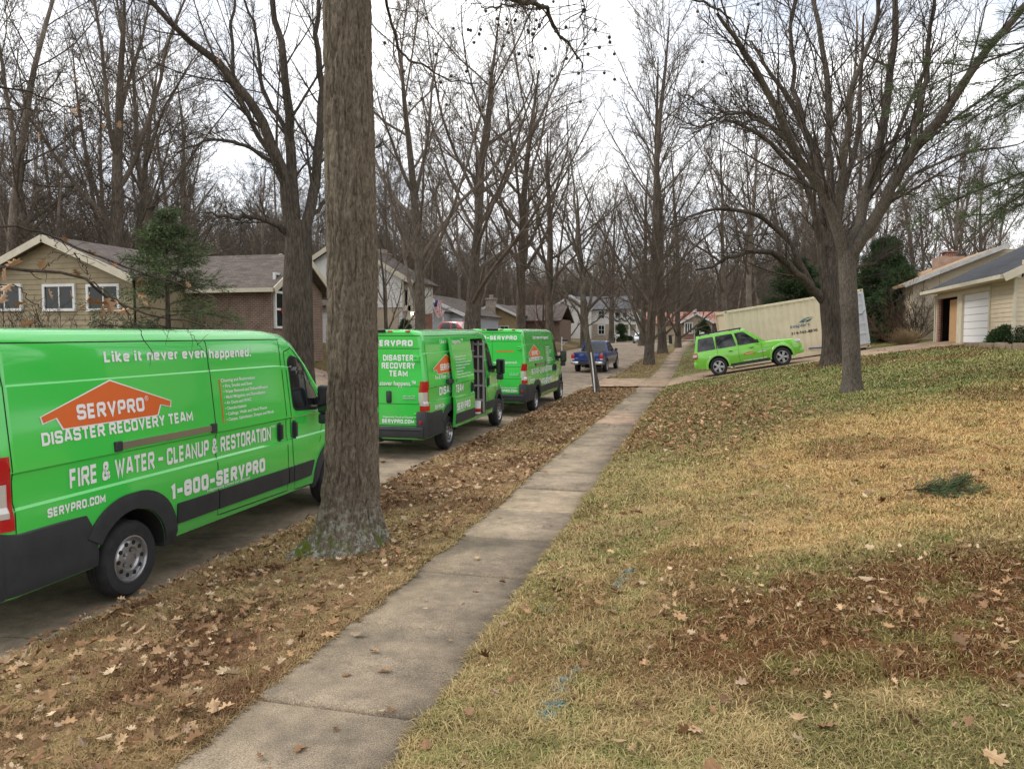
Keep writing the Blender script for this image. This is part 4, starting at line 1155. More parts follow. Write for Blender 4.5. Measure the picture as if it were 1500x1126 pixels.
zr, zf = gz(.30, 33.4), gz(2.92, 33.5)
suv.scale = (.96, .955, 1.03); suv.location = (.42, 33.55, zr + .015); suv.rotation_euler = (math.atan2(zf - zr, 2.62), 0, R_(-89))

# --- blue pickup seen from behind
trk_spec = dict(body=[(-1.20, .86, .56, 1.14), (-1.17, .90, .50, 1.17), (-.9, .935, .44, 1.18), (.0, .945, .42, 1.18), (.8, .945, .40, 1.18), (1.6, .945, .38, 1.17), (2.6, .945, .38, 1.16), (3.0, .94, .40, 1.14), (3.6, .92, .44, 1.09), (3.95, .86, .48, 1.02), (4.08, .78, .5, .92)],
                wb=3.24, r=.385, w=.94, cabin=(.80, .92, 2.05, 2.78, 1.14, 1.77, .87, .69), windows=[(.92, 1.62), (1.72, 2.55)], mirror=2.42, rim=6, bed=(-.80, .80, -1.12, .74, .75, 1.3))
trk, tb = car('pickup_truck', trk_spec, 'blue_paint', 'blue pickup truck parked at the kerb beyond the vans, tailgate towards us', 'truck')
x = MB(); x.bbox(-.73, .73, -1.225, -1.18, .70, 1.17, .015); t = x.build('tailgate', 'blue_paint', trk, sharp=40)
x = MB(); x.bbox(-.10, .10, -1.24, -1.215, 1.04, 1.10, .01); x.build('handle', 'black_plastic', t)
x = MB(); x.box(-.68, -.52, -1.2275, -1.22, .86, .89).box(.55, .68, -1.2275, -1.22, .80, .82); x.build('badge', 'chrome', t)
x = MB(); x.bbox(-.78, .78, -1.21, .76, 1.172, 1.20, .012); x.build('bed_cover', 'black_plastic', trk)
for s in (1, -1):
    x = MB(); x.bbox(s * .83 - .10, s * .83 + .09, -1.235, -1.10, .84, 1.13, .02); t = x.build('tail_lamp', 'red_lens', trk, sharp=40)
    x = MB(); x.bbox(s * .83 - .08, s * .83 + .085, -1.24, -1.12, .78, .86, .01); x.build('clear_lens', 'clear_lens', t)
    x = MB(); x.bbox(s * .70 - .22, s * .70 + .22, -1.36, -1.12, .52, .70, .03); x.build('rear_bumper', 'chrome', trk, sharp=40)
x = MB(); x.bbox(-.52, .52, -1.34, -1.12, .52, .69, .02); x.build('bumper_step', 'black_plastic', trk)
x = MB(); x.bar((.05, -.9, .36), (.05, 3.8, .40), .5, .12).lathe([(.09, -.6), (.09, .6)], 12, Matrix.Translation((0, 0, .37)) @ Matrix.Rotation(R_(90), 4, 'Y')); x.build('chassis', 'underside', trk)
set_on_street(trk, -6.75, 45.3, 3.24, R_(-4))

# --- white sedan coming towards us far down the street
sed_spec = dict(body=[(-.98, .70, .40, .86), (-.9, .82, .32, .94), (-.5, .87, .24, .97), (.6, .885, .20, .94), (1.8, .885, .20, .92), (2.4, .87, .22, .90), (3.1, .84, .26, .82), (3.5, .74, .30, .72), (3.6, .62, .36, .62)],
                wb=2.70, r=.32, w=.88, cabin=(-.62, .02, 1.05, 2.05, .90, 1.44, .83, .60), windows=[(-.3, .72), (.82, 1.75)], mirror=1.62, rim=5, mirror_mat='white_paint')
sed, _ = car('sedan_car', sed_spec, 'white_paint', 'pale silver-white sedan coming towards us in the distance beside the street trees', 'car')
for s in (1, -1):
    x = MB(); x.bbox(s * .62 - .14, s * .62 + .12, 3.36, 3.52, .56, .68, .03); x.build('headlight', 'clear_lens', sed)
x = MB(); x.bbox(-.42, .42, 3.5, 3.61, .36, .50, .02); x.build('grille', 'black_gap', sed)
p_ = sight(936, 503, 108); sed.location = (p_[0], p_[1], gz(p_[0], p_[1]) + .01); sed.rotation_euler = (-.012, 0, R_(180 + 8))

# --- red car behind the vans, on the drive of the pale blue house
hb_spec = dict(body=[(-.85, .72, .45, .95), (-.75, .84, .38, 1.02), (-.2, .88, .28, 1.04), (1.4, .89, .26, 1.02), (2.2, .87, .28, 1.0), (2.9, .84, .32, .94), (3.3, .74, .36, .84), (3.42, .62, .42, .74)],
               wb=2.6, r=.34, w=.885, cabin=(-.75, -.45, .95, 1.95, 1.0, 1.60, .84, .66), windows=[(-.5, .62), (.72, 1.66)], mirror=1.5, rim=5, mirror_mat='red_paint')
red, _ = car('hatchback_car', hb_spec, 'red_paint', 'red car whose roof and window show above the middle green van', 'car')
# ------------------------------------------------------------------ bark, foliage
def bark_mat(name, c_dark, c_light, scale=(9, 9, 1.4), bump=1.0, lichen=None, dist=.03):
    m = bpy.data.materials.new(name); m.use_nodes = True
    nt = m.node_tree; b = nt.nodes['Principled BSDF']; b.inputs['Roughness'].default_value = .95; b.inputs['Specular IOR Level'].default_value = .12
    tc = nt.nodes.new('ShaderNodeTexCoord'); mp = nt.nodes.new('ShaderNodeMapping'); mp.inputs['Scale'].default_value = scale
    nt.links.new(tc.outputs['Object'], mp.inputs['Vector'])
    n = nt.nodes.new('ShaderNodeTexNoise'); n.inputs['Scale'].default_value = 2.2; n.inputs['Detail'].default_value = 9; n.inputs['Roughness'].default_value = .68; n.inputs['Distortion'].default_value = .5
    nt.links.new(mp.outputs['Vector'], n.inputs['Vector'])
    r = nt.nodes.new('ShaderNodeValToRGB'); r.color_ramp.elements[0].position = .36; r.color_ramp.elements[1].position = .66
    r.color_ramp.elements[0].color = (*c_dark, 1); r.color_ramp.elements[1].color = (*c_light, 1)
    nt.links.new(n.outputs['Fac'], r.inputs['Fac'])
    src = r.outputs['Color']
    n3 = nt.nodes.new('ShaderNodeTexNoise'); n3.inputs['Scale'].default_value = .9; n3.inputs['Detail'].default_value = 4
    r3 = nt.nodes.new('ShaderNodeMapRange'); r3.inputs['From Min'].default_value = .3; r3.inputs['From Max'].default_value = .7; r3.inputs['To Min'].default_value = .72; r3.inputs['To Max'].default_value = 1.28
    mx = nt.nodes.new('ShaderNodeMix'); mx.data_type = 'RGBA'; mx.blend_type = 'MULTIPLY'; mx.inputs['Factor'].default_value = 1
    nt.links.new(tc.outputs['Object'], n3.inputs['Vector']); nt.links.new(n3.outputs['Fac'], r3.inputs['Value']); nt.links.new(src, mx.inputs['A']); nt.links.new(r3.outputs['Result'], mx.inputs['B'])
    src = mx.outputs['Result']
    if lichen:
        for (col_, sc, lo, hi, zlo, zhi, seed) in lichen:
            nn = nt.nodes.new('ShaderNodeTexNoise'); nn.noise_dimensions = '4D'; nn.inputs['W'].default_value = seed; nn.inputs['Scale'].default_value = sc; nn.inputs['Detail'].default_value = 8; nn.inputs['Roughness'].default_value = .75
            rr = nt.nodes.new('ShaderNodeMapRange'); rr.inputs['From Min'].default_value = lo; rr.inputs['From Max'].default_value = hi
            sz = nt.nodes.new('ShaderNodeSeparateXYZ'); mz = nt.nodes.new('ShaderNodeMapRange'); mz.inputs['From Min'].default_value = zhi; mz.inputs['From Max'].default_value = zlo
            mu = nt.nodes.new('ShaderNodeMath'); mu.operation = 'MULTIPLY'
            m2 = nt.nodes.new('ShaderNodeMix'); m2.data_type = 'RGBA'; m2.inputs['B'].default_value = (*col_, 1)
            nt.links.new(tc.outputs['Object'], nn.inputs['Vector']); nt.links.new(nn.outputs['Fac'], rr.inputs['Value'])
            nt.links.new(tc.outputs['Object'], sz.inputs['Vector']); nt.links.new(sz.outputs['Z'], mz.inputs['Value'])
            nt.links.new(rr.outputs['Result'], mu.inputs[0]); nt.links.new(mz.outputs['Result'], mu.inputs[1]); nt.links.new(mu.outputs[0], m2.inputs['Factor'])
            nt.links.new(src, m2.inputs['A']); src = m2.outputs['Result']
    nt.links.new(src, b.inputs['Base Color'])
    bp = nt.nodes.new('ShaderNodeBump'); bp.inputs['Strength'].default_value = bump; bp.inputs['Distance'].default_value = dist
    nt.links.new(n.outputs['Fac'], bp.inputs['Height']); nt.links.new(bp.outputs['Normal'], b.inputs['Normal'])
    MATS[name] = m
bark_mat('bark_grey', (.050, .040, .031), (.165, .138, .108))
bark_mat('bark_dark', (.034, .027, .021), (.11, .09, .072))
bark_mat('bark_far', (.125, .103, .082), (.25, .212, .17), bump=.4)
bark_mat('bark_twig', (.088, .070, .054), (.17, .14, .11), bump=.0)
bark_mat('bark_oak', (.072, .057, .042), (.22, .182, .138), scale=(22, 22, 7), bump=1.0, dist=.025,
         lichen=[((.36, .37, .31), 15, .505, .55, .0, .70, 1.0), ((.34, .35, .29), 9, .62, .68, 1.0, 6.0, 3.0), ((.10, .125, .02), 5, .50, .56, .1, .32, 5.0)])
bark_mat('bark_pale', (.052, .043, .035), (.165, .142, .115), scale=(22, 22, 6), bump=.8, lichen=[((.33, .33, .30), 26, .60, .66, 6.0, 8.0, 2.0)])
def leafy(name, ca, cb, rough=.6):
    m = mat(name, ca, rough=rough, var=.35, vscale=1.6, var2=cb, spec=.25)
leafy('needle_dark', (.022, .05, .018), (.055, .095, .03))
leafy('needle_blue', (.055, .082, .035), (.115, .155, .06))
leafy('needle_pine', (.05, .085, .03), (.095, .13, .05))
leafy('box_leaf', (.018, .045, .012), (.05, .09, .025))
leafy('dry_leaf', (.30, .165, .085), (.46, .30, .17))
leafy('dry_grass', (.30, .21, .11), (.48, .36, .20))
leafy('red_twig', (.13, .065, .045), (.2, .11, .08))

# ------------------------------------------------------------------ tree growth (all branches of a level at once)
def norm(v): return v / np.maximum(np.linalg.norm(v, axis=-1, keepdims=True), 1e-9)
def grow(rng, P, D, L, r0, r1, n, wander, up):
    N = len(P); pts = np.zeros((N, n, 3)); rad = np.zeros((N, n)); pts[:, 0] = P; d = norm(D)
    for i in range(n):
        t = i / (n - 1); rad[:, i] = r0 * (1 - t) ** .8 + r1 * (1 - (1 - t) ** .8)
        if i:
            d = norm(d + rng.normal(0, wander, (N, 3)) + np.array([0, 0, 1]) * up)
            pts[:, i] = pts[:, i - 1] + d * (L / (n - 1))[:, None]
    return pts, rad
def spawn(rng, pts, rad, L, m, f0, f1, a0, a1, ratio, fall, rr, rmin, flat=0.0):
    N, n, _ = pts.shape
    k = np.tile(np.arange(m), N); pi = np.repeat(np.arange(N), m)
    f = f0 + (f1 - f0) * (k + rng.random(N * m)) / m
    x = f * (n - 1); i = np.minimum(x.astype(int), n - 2); w = (x - i)[:, None]
    P = pts[pi, i] * (1 - w) + pts[pi, i + 1] * w; T = norm(pts[pi, i + 1] - pts[pi, i])
    R = rad[pi, i] * (1 - w[:, 0]) + rad[pi, i + 1] * w[:, 0]
    ref = np.where(np.abs(T[:, 2:3]) < .9, np.array([[0, 0, 1.0]]), np.array([[1.0, 0, 0]]))
    A = norm(np.cross(T, ref)); B = np.cross(A, T)
    az = k * 2.399 + rng.random(N)[pi] * 6.28 + rng.normal(0, .4, N * m)
    an = rng.uniform(a0, a1, N * m)
    S = A * np.cos(az)[:, None] * (1) + B * np.sin(az)[:, None] * (1 - flat)
    D = T * np.cos(an)[:, None] + norm(S) * np.sin(an)[:, None]
    Lc = L[pi] * ratio * (1 - fall * f) * rng.uniform(.55, 1.25, N * m)
    return P, D, Lc, np.maximum(R * rr * rng.uniform(.7, 1.05, N * m), rmin)
def tube_arrays(pts, rad, k):
    N, n, _ = pts.shape
    T = np.empty_like(pts); T[:, 1:-1] = pts[:, 2:] - pts[:, :-2]; T[:, 0] = pts[:, 1] - pts[:, 0]; T[:, -1] = pts[:, -1] - pts[:, -2]
    T = norm(T); m = norm(pts[:, -1] - pts[:, 0])
    ref = np.where(np.abs(m[:, 2:3]) < .85, np.array([[0, 0, 1.0]]), np.array([[1.0, 0, 0]]))[:, None, :]
    A = norm(np.cross(T, np.broadcast_to(ref, T.shape))); B = np.cross(A, T)
    an = np.arange(k) * 2 * np.pi / k
    V = pts[:, :, None, :] + rad[:, :, None, None] * (A[:, :, None, :] * np.cos(an)[None, None, :, None] + B[:, :, None, :] * np.sin(an)[None, None, :, None])
    base = (np.arange(N) * n * k)[:, None, None] + (np.arange(n - 1) * k)[None, :, None]
    j = np.arange(k)[None, None, :]; j2 = (j + 1) % k
    F = np.stack([base + j, base + j2, base + k + j2, base + k + j], -1)
    return V.reshape(-1, 3), F.reshape(-1, 4)
class Tubes:
    def __init__(s): s.V, s.F, s.n = [], [], 0
    def add(s, pts, rad, k):
        if len(pts) == 0: return
        v, f = tube_arrays(pts, rad, k); s.V.append(v); s.F.append(f + s.n); s.n += len(v)
    def build(s, name, m, parent=None, offset=None):
        return mesh_np(name, np.concatenate(s.V), np.concatenate(s.F), 4, m, parent, smoothed=True, offset=offset)
def leaf_cards(rng, P, size, per, spread, name, m, parent, aspect=.6, offset=None, dirs=None):
    """small bent leaves scattered round the points P"""
    N = len(P) * per; c = np.repeat(P, per, 0) + rng.normal(0, spread, (N, 3))
    a = norm(rng.normal(0, 1, (N, 3))) if dirs is None else norm(np.repeat(dirs, per, 0) + rng.normal(0, .45, (N, 3)))
    b = norm(np.cross(a, rng.normal(0, 1, (N, 3)))); s = size * rng.uniform(.6, 1.3, N)[:, None]
    nn = np.cross(a, b)
    V = np.stack([c, c + a * s * .5 + b * s * aspect * .5 + nn * s * .12, c + a * s, c + a * s * .5 - b * s * aspect * .5 + nn * s * .12], 1).reshape(-1, 3)
    F = np.arange(N * 4).reshape(-1, 4)
    return mesh_np(name, V, F, 4, m, parent, offset=offset)

def bare_tree(seed, H, r0, lv, name='bare_tree', fork=None, bark='bark_far', twig='bark_twig', lean=(0, 0), brown=0, crown0=None, wob=.03, flare=1.5):
    """trunk + levels of branches. lv: list of (count, f0, f1, ang0, ang1, ratio, fall, rr, rmin, npts, wander, up, sides)"""
    rng = np.random.default_rng(seed)
    t = empty(name)
    n0 = 16
    P, D = np.zeros((1, 3)), np.array([[lean[0], lean[1], 1.0]])
    P[0, 2] = -.25
    pts, rad = grow(rng, P, D, np.array([H]), np.array([r0]), np.array([max(.02, r0 * .12 if not fork else r0 * .7)]), n0, wob, .03)
    rad[:, 0] *= flare; rad[:, 1] *= (1.08 if H > 6 else 1.15)
    trunk = Tubes(); 
    # resample the foot for a smooth flare
    if flare > 1:
        p0, p1 = pts[0, 0], pts[0, 1]
        ft = np.array([0, .06, .14, .26, .45, .7, 1.0]); fp = p0 + (p1 - p0) * ft[:, None]
        fr = rad[0, 1] + (rad[0, 0] - rad[0, 1]) * (1 - ft) ** 2 * np.where(ft < 1, 1, 0)
        pts = np.concatenate([fp[None], pts[:, 2:]], 1); rad = np.concatenate([fr[None], rad[:, 2:]], 1)
    trunk.add(pts, rad, 14)
    L = np.array([H]); crown = Tubes(); tips = None
    for li, q in enumerate(lv):
        (cnt, f0, f1, a0, a1, ratio, fall, rr, rmin, npts, wander, up, sides) = q
        P, D, Lc, r = spawn(rng, pts, rad, L, cnt, f0, f1, R_(a0), R_(a1), ratio, fall, rr, rmin)
        if li == 0 and fork: Lc = np.clip(Lc, .55 * H * ratio, 1.05 * H * ratio)
        pts, rad = grow(rng, P, D, Lc, r, np.full(len(P), rmin * .7), npts, wander, up); L = Lc
        (trunk if (li == 0 and fork) else crown).add(pts, rad, sides)
    trunk.build('trunk', bark, t); cr = crown.build('crown', twig, t)
    if brown:
        tipP = pts[:, -1]; sel = tipP[rng.random(len(tipP)) < brown]
        leaf_cards(rng, sel, .11, 3, .12, 'dry_leaves', 'dry_leaf', t)
    return t

LV_UP = lambda a=26, b=9, c=7, d=0, rm=.012: [(a, .22, .99, 25, 55, .42, .62, .42, .03, 9, .07, .07, 6), (b, .18, 1, 22, 55, .46, .35, .5, .016, 6, .10, .06, 4), (c, .12, 1, 22, 60, .50, .35, .6, rm, 5, .13, .05, 3)] + ([(d, .1, 1, 25, 60, .55, .3, .7, rm * .8, 4, .14, .04, 3)] if d else [])
LV_VASE = lambda k=5, b=9, c=8, d=5, rm=.008: [(k, .72, 1.0, 14, 40, 1.9, .0, .62, .03, 12, .06, .05, 8), (b, .2, 1, 22, 58, .44, .45, .5, .02, 8, .09, .04, 5), (c, .15, 1, 25, 60, .48, .35, .55, .011, 6, .12, .03, 4), (d, .1, 1, 25, 65, .5, .3, .7, rm, 4, .15, .03, 3)]

def place(o, x, y, s=1.0, rz=0.0, sink=.0, label=None, cat=None, group=None, z=None):
    o.location = (x, y, (gz(x, y) if z is None else z) - sink); o.scale = (s, s, s); o.rotation_euler = (0, 0, rz)
    return tag(o, label, cat, group)
def col_at(px, d):      # ground point under photo column px, d metres deep
    p = sight(px, HOR, d); return float(p[0]), float(p[1])

# ------------------------------------------------------------------ the big oak by the kerb
def big_oak():
    rng = np.random.default_rng(11)
    x0, y0 = ground_px(512, 802)
    t = empty('oak_tree', (x0, y0, gz(x0, y0)), 'massive oak trunk with ridged bark and lichen at its foot, before the vans', 'tree')
    Hh, K, NZ = 9.0, 260, 560
    zz = np.concatenate([np.linspace(-.28, 1.1, 150), np.linspace(1.1, Hh, NZ - 150)[1:]])
    an = np.linspace(0, 2 * np.pi, K, endpoint=False)
    Z, A = np.meshgrid(zz, an, indexing='ij')
    r = np.interp(Z, [-.3, 0, .12, .28, .5, .9, 1.6, 3.2, 6.4, 9], [.46, .40, .352, .312, .286, .270, .258, .246, .232, .21])
    foot = np.exp(-np.clip(Z + .05, 0, None) / .20)
    for (a_, w_, s_) in ((R_(215), .30, .26), (R_(285), .25, .16), (R_(330), .3, .12), (R_(20), .3, .12), (R_(120), .4, .22), (R_(250), .2, .10)):
        dd = np.abs((A - a_ + np.pi) % (2 * np.pi) - np.pi); r = r + s_ * foot * np.exp(-(dd / w_) ** 2)
    # furrowed bark: ridges run up the stem, break and fork
    u = A * 30 / (2 * np.pi); 
    warp = 1.6 * fbm(u * .5 + 3, Z * 1.6, 3, 3)
    uu = u + warp
    n1 = .7 * vnoise(uu * 1.25, Z * 3.2, 8) + .3 * vnoise(uu * 3, Z * 8, 9); n2 = vnoise(uu * 3.4, Z * 12, 12); n3 = vnoise(uu * 8, Z * 30, 14)
    blend = np.clip(np.minimum(A, 2 * np.pi - A) / .25, 0, 1)
    ridge = -np.exp(-(np.abs(2 * n1 - 1) / .26) ** 2)
    r = r + blend * (.026 * (ridge + .35) + .010 * (n2 - .5) + .008 * (n3 - .5)) + .02 * (fbm(np.cos(A) * 2 + 5, Z * 1.2 + np.sin(A), 31, 2) - .5)
    lean = np.interp(Z, [0, 9], [0, .10]); cx = lean + .03 * np.sin(Z * .6); cy = .02 * np.sin(Z * .9)
    V = np.stack([cx + r * np.cos(A), cy + r * np.sin(A), Z], -1).reshape(-1, 3)
    nz = len(zz); i = np.arange(nz - 1)[:, None] * K; j = np.arange(K)[None]; j2 = (j + 1) % K
    F = np.stack([i + j, i + j2, i + K + j2, i + K + j], -1).reshape(-1, 4)
    mesh_np('trunk', V, F, 4, 'bark_oak', t, smoothed=True)
    T = Tubes()
    top = np.array([.10, 0, 8.8])
    lead, lr = grow(rng, top[None], np.array([[0, 0, 1.0]]), np.array([12.0]), np.array([.21]), np.array([.03]), 12, .05, .02); T.add(lead, lr, 9)
    lim0 = np.array([[.05, 0, 6.4], [.08, 0, 6.9], [.0, .0, 7.4], [.05, 0, 7.9], [.06, 0, 8.3], [.1, 0, 8.6]])
    dirs = np.array([[.9, .5, .55], [-.8, .6, .55], [.3, .95, .6], [-.9, -.3, .7], [.85, -.5, .7], [-.1, -.9, .8]])
    L = np.array([6.5, 6.5, 6.0, 6, 6, 5.]); p1, r1 = grow(rng, lim0, dirs, L, np.full(6, .075), np.full(6, .02), 12, .06, .03); T.add(p1, r1, 8)
    P, D, Lc, rr = spawn(rng, lead, lr, np.array([12.0]), 16, .1, 1, R_(35), R_(70), .42, .4, .45, .03); p1b, r1b = grow(rng, P, D, Lc, rr, np.full(len(P), .015), 10, .07, .04); T.add(p1b, r1b, 6)
    for (pp, rd, LL, m) in ((p1, r1, L, 9), (p1b, r1b, Lc, 7)):
        P, D, L2, q = spawn(rng, pp, rd, LL, m, .2, 1, R_(25), R_(65), .42, .4, .5, .014); p2, r2 = grow(rng, P, D, L2, q, np.full(len(P), .008), 7, .10, -.01); T.add(p2, r2, 5)
        P, D, L3, q = spawn(rng, p2, r2, L2, 6, .15, 1, R_(25), R_(65), .5, .3, .6, .006); p3, r3 = grow(rng, P, D, L3, q, np.full(len(P), .004), 5, .12, .0); T.add(p3, r3, 3)
    T.build('crown', 'bark_dark', t)
    return t
big_oak()

# ------------------------------------------------------------------ trees whose limbs are followed one by one
def cat_rom(P, n):
    P = np.asarray(P, float); Q = np.vstack([2 * P[0] - P[1], P, 2 * P[-1] - P[-2]]); out = []
    m = len(P) - 1
    for t in np.linspace(0, m, n):
        i = min(int(t), m - 1); f = t - i; a, b, c, d = Q[i], Q[i + 1], Q[i + 2], Q[i + 3]
        out.append(.5 * ((2 * b) + (c - a) * f + (2 * a - 5 * b + 4 * c - d) * f * f + (3 * b - a - 3 * c + d) * f ** 3))
    return np.array(out)
def limb_tree(name, seed, d0, trunk_px, limbs, label, bark, m2=10, m3=7, m4=4, twig='bark_dark', up=.03, rm=.005, lenk=.40, group=None, flare=1.35):
    """trunk_px / limbs: ([(px, py, depth offset)...], r0, r1); points stand d0 metres deep in the scene"""
    rng = np.random.default_rng(seed)
    W = lambda pl: np.array([sight(px, py, d0 + dd) for px, py, dd in pl])
    tp = W(trunk_px[0]); x0, y0 = tp[0][0], tp[0][1]; z0 = gz(x0, y0)
    t = empty(name, (x0, y0, z0), label, 'tree', group); off = np.array([x0, y0, z0])
    tp[0][2] = z0 - .15
    T, C = Tubes(), Tubes()
    P = cat_rom(tp, 22); rr = np.linspace(trunk_px[1], trunk_px[2], 22); h = P[:, 2] - z0
    rr = rr * (1 + (flare - 1) * np.exp(-np.clip(h, 0, None) / .22))
    T.add(P[None], rr[None], 18)
    pts = []; rad = []; L = []
    for pl, ra, rb in limbs:
        p = cat_rom(W(pl), 16); p[2:-1] += rng.normal(0, .035, (13, 3)); pts.append(p); rad.append(ra * (1 - np.linspace(0, 1, 16)) ** .8 + rb * (1 - (1 - np.linspace(0, 1, 16)) ** .8)); L.append(np.linalg.norm(np.diff(p, axis=0), axis=1).sum())
    pts, rad, L = np.array(pts), np.array(rad), np.array(L)
    T.add(pts, rad, 10)
    Pb, D, L2, q = spawn(rng, pts, rad, L, m2, .16, 1, R_(16), R_(50), lenk, .30, .34, .014); p2, r2 = grow(rng, Pb, D, L2, q, np.full(len(q), .007), 10, .055, up); C.add(p2, r2, 5)
    Pb, D, L3, q = spawn(rng, p2, r2, L2, m3, .12, 1, R_(20), R_(55), .46, .3, .5, .007); p3, r3 = grow(rng, Pb, D, L3, q, np.full(len(q), .005), 6, .09, up); C.add(p3, r3, 4)
    if m4:
        Pb, D, L4, q = spawn(rng, p3, r3, L3, m4, .1, 1, R_(25), R_(60), .5, .3, .7, rm); p4, r4 = grow(rng, Pb, D, L4, q, np.full(len(q), rm * .7), 4, .13, up); C.add(p4, r4, 3)
    T.build('trunk', bark, t, off); C.build('crown', twig, t, off)
    return t
limb_tree('maple_tree', 5, 17.4, ([(1248, 581, 0), (1247, 520, 0), (1244, 450, 0), (1241, 400, 0), (1240, 368, 0)], 0.194, 0.184),
    [([(1238, 385, 0), (1228, 335, -.1), (1200, 275, -.3), (1165, 215, -.6), (1120, 125, -1.0), (1085, 65, -1.4), (1050, 20, -1.8)], 0.133, 0.027),
     ([(1236, 380, 0), (1218, 300, .3), (1216, 240, .6), (1214, 160, .9), (1205, 70, 1.2), (1190, -10, 1.5), (1180, -90, 1.8)], 0.103, 0.032),
     ([(1240, 375, 0), (1262, 315, .1), (1280, 250, .2), (1296, 180, .2), (1305, 90, .3), (1308, 0, .3), (1312, -90, .3)], 0.133, 0.036),
     ([(1244, 380, 0), (1285, 310, -.3), (1318, 250, -.6), (1365, 185, -1.0), (1420, 110, -1.5), (1495, 15, -2.1), (1560, -70, -2.6)], 0.142, 0.036),
     ([(1300, 285, -.4), (1330, 240, -.8), (1352, 150, -1.0), (1362, 60, -1.2), (1375, -40, -1.4)], 0.077, 0.027),
     ([(1248, 372, 0), (1292, 318, .5), (1330, 262, 1.0), (1350, 250, 1.2), (1415, 222, 1.6), (1490, 212, 2.0)], 0.060, 0.018),
     ([(1216, 290, .3), (1190, 240, .8), (1140, 190, 1.3), (1080, 165, 1.7), (1030, 178, 2.0)], 0.052, 0.013),
     ([(1200, 272, -.3), (1170, 150, 0), (1160, 60, .2), (1165, -30, .4)], 0.065, 0.027),
     ([(1225, 330, 0), (1238, 230, -.4), (1246, 140, -.8), (1280, 40, -1.2), (1290, -60, -1.5)], 0.073, 0.027),
     ([(1165, 215, -.6), (1120, 180, -.8), (1075, 165, -1.2), (1020, 190, -1.6)], 0.043, 0.013)],
    'bare spreading maple with a speckled grey trunk on the lawn', 'bark_pale', 13, 9, 6, rm=.0045, up=.045)
limb_tree('shade_tree', 8, 27.0, ([(1219, 527, 0), (1219, 490, 0), (1216, 455, 0), (1214, 425, 0)], .35, .32),
    [([(1206, 440, 0), (1185, 415, -.2), (1165, 400, -.4), (1130, 370, -.8), (1080, 375, -1.3), (1020, 395, -1.8)], .17, .03),
     ([(1210, 430, 0), (1205, 370, .2), (1195, 320, .2), (1165, 250, .1), (1110, 195, 0), (1060, 175, -.2)], .17, .03),
     ([(1214, 430, 0), (1214, 360, .4), (1208, 280, .7), (1180, 190, 1.0), (1130, 110, 1.3), (1100, 60, 1.6)], .17, .03),
     ([(1218, 430, 0), (1222, 360, .5), (1235, 290, 1.0), (1255, 200, 1.4), (1262, 110, 1.8), (1265, 20, 2)], .16, .03),
     ([(1190, 420, -.2), (1150, 345, -.4), (1090, 310, -.8), (1030, 310, -1.4), (980, 335, -2)], .10, .02),
     ([(1224, 440, 0), (1250, 400, .4), (1290, 380, .7), (1325, 362, 1.0)], .10, .02),
     ([(1225, 380, .5), (1280, 270, 1.3), (1330, 160, 2.0), (1370, 60, 2.6)], .12, .03)],
    'dark many-limbed tree behind the maple, branches arching low over the container', 'bark_dark', 12, 8, 6, rm=.005)
limb_tree('twin_trunk_tree', 9, 27.5, ([(437, 512, 0), (436, 440, 0), (437, 380, 0), (438, 325, 0)], .56, .44),
    [([(428, 350, 0), (420, 290, -.2), (408, 235, -.4), (375, 165, -.8), (330, 105, -1.2), (285, 65, -1.6), (225, 5, -2), (180, -50, -2.4)], 0.234, 0.040),
     ([(432, 335, 0), (428, 250, .2), (424, 170, .4), (415, 90, .6), (398, 0, .8), (390, -80, 1)], 0.218, 0.048),
     ([(446, 340, 0), (460, 280, .3), (466, 210, .5), (470, 130, .7), (462, 50, .9), (470, -40, 1)], 0.211, 0.048),
     ([(424, 345, 0), (405, 330, -.4), (370, 318, -.9), (335, 318, -1.4), (300, 312, -1.8)], 0.125, 0.024),
     ([(415, 250, -.3), (370, 185, .3), (340, 100, .8), (345, 10, 1.2), (335, -60, 1.6)], 0.101, 0.024),
     ([(425, 200, .3), (385, 130, 1), (375, 50, 1.5), (350, -30, 2)], 0.094, 0.024),
     ([(452, 320, .2), (485, 285, 1.0), (510, 240, 1.5), (560, 210, 2)], 0.086, 0.016),
     ([(412, 245, -.4), (360, 215, -1), (310, 205, -1.6), (250, 225, -2.2)], 0.078, 0.016)],
    'large grey twin-trunked tree on the bank across the street before the tall window', 'bark_dark', 14, 9, 7, rm=.005, up=.035)

# slim leaning sapling with a white stake
t = limb_tree('street_sapling', 14, 28.6, ([(876, 579, 0), (868, 535, 0), (860, 495, 0), (857, 460, 0)], .125, .10),
    [([(857, 465, 0), (856, 420, 0), (848, 360, .2), (842, 290, .4), (835, 220, .6)], .085, .015), ([(858, 470, 0), (872, 400, .4), (895, 330, .8), (905, 260, 1.0)], .06, .012),
     ([(856, 480, 0), (830, 430, -.3), (800, 400, -.5), (770, 390, -.8)], .045, .01), ([(858, 480, 0), (885, 460, -.4), (915, 440, -.8)], .03, .008), ([(852, 390, 0), (825, 330, -.4), (805, 270, -.8)], .045, .012)],
    'thin leaning sapling in the leafy strip between the far van and the pavement', 'bark_grey', 9, 6, 0, rm=.006, flare=1.2)
x = MB(); x.tube([sight(872, 580, 28.5), sight(869.0, 545, 28.5), sight(865.5, 516, 28.5)], [.026, .026, .022], 10)
st = x.build('tree_guard', 'white_vinyl', None, sharp=50); tag(st, 'white plastic guard tube standing against the foot of the leaning sapling', 'tree guard')
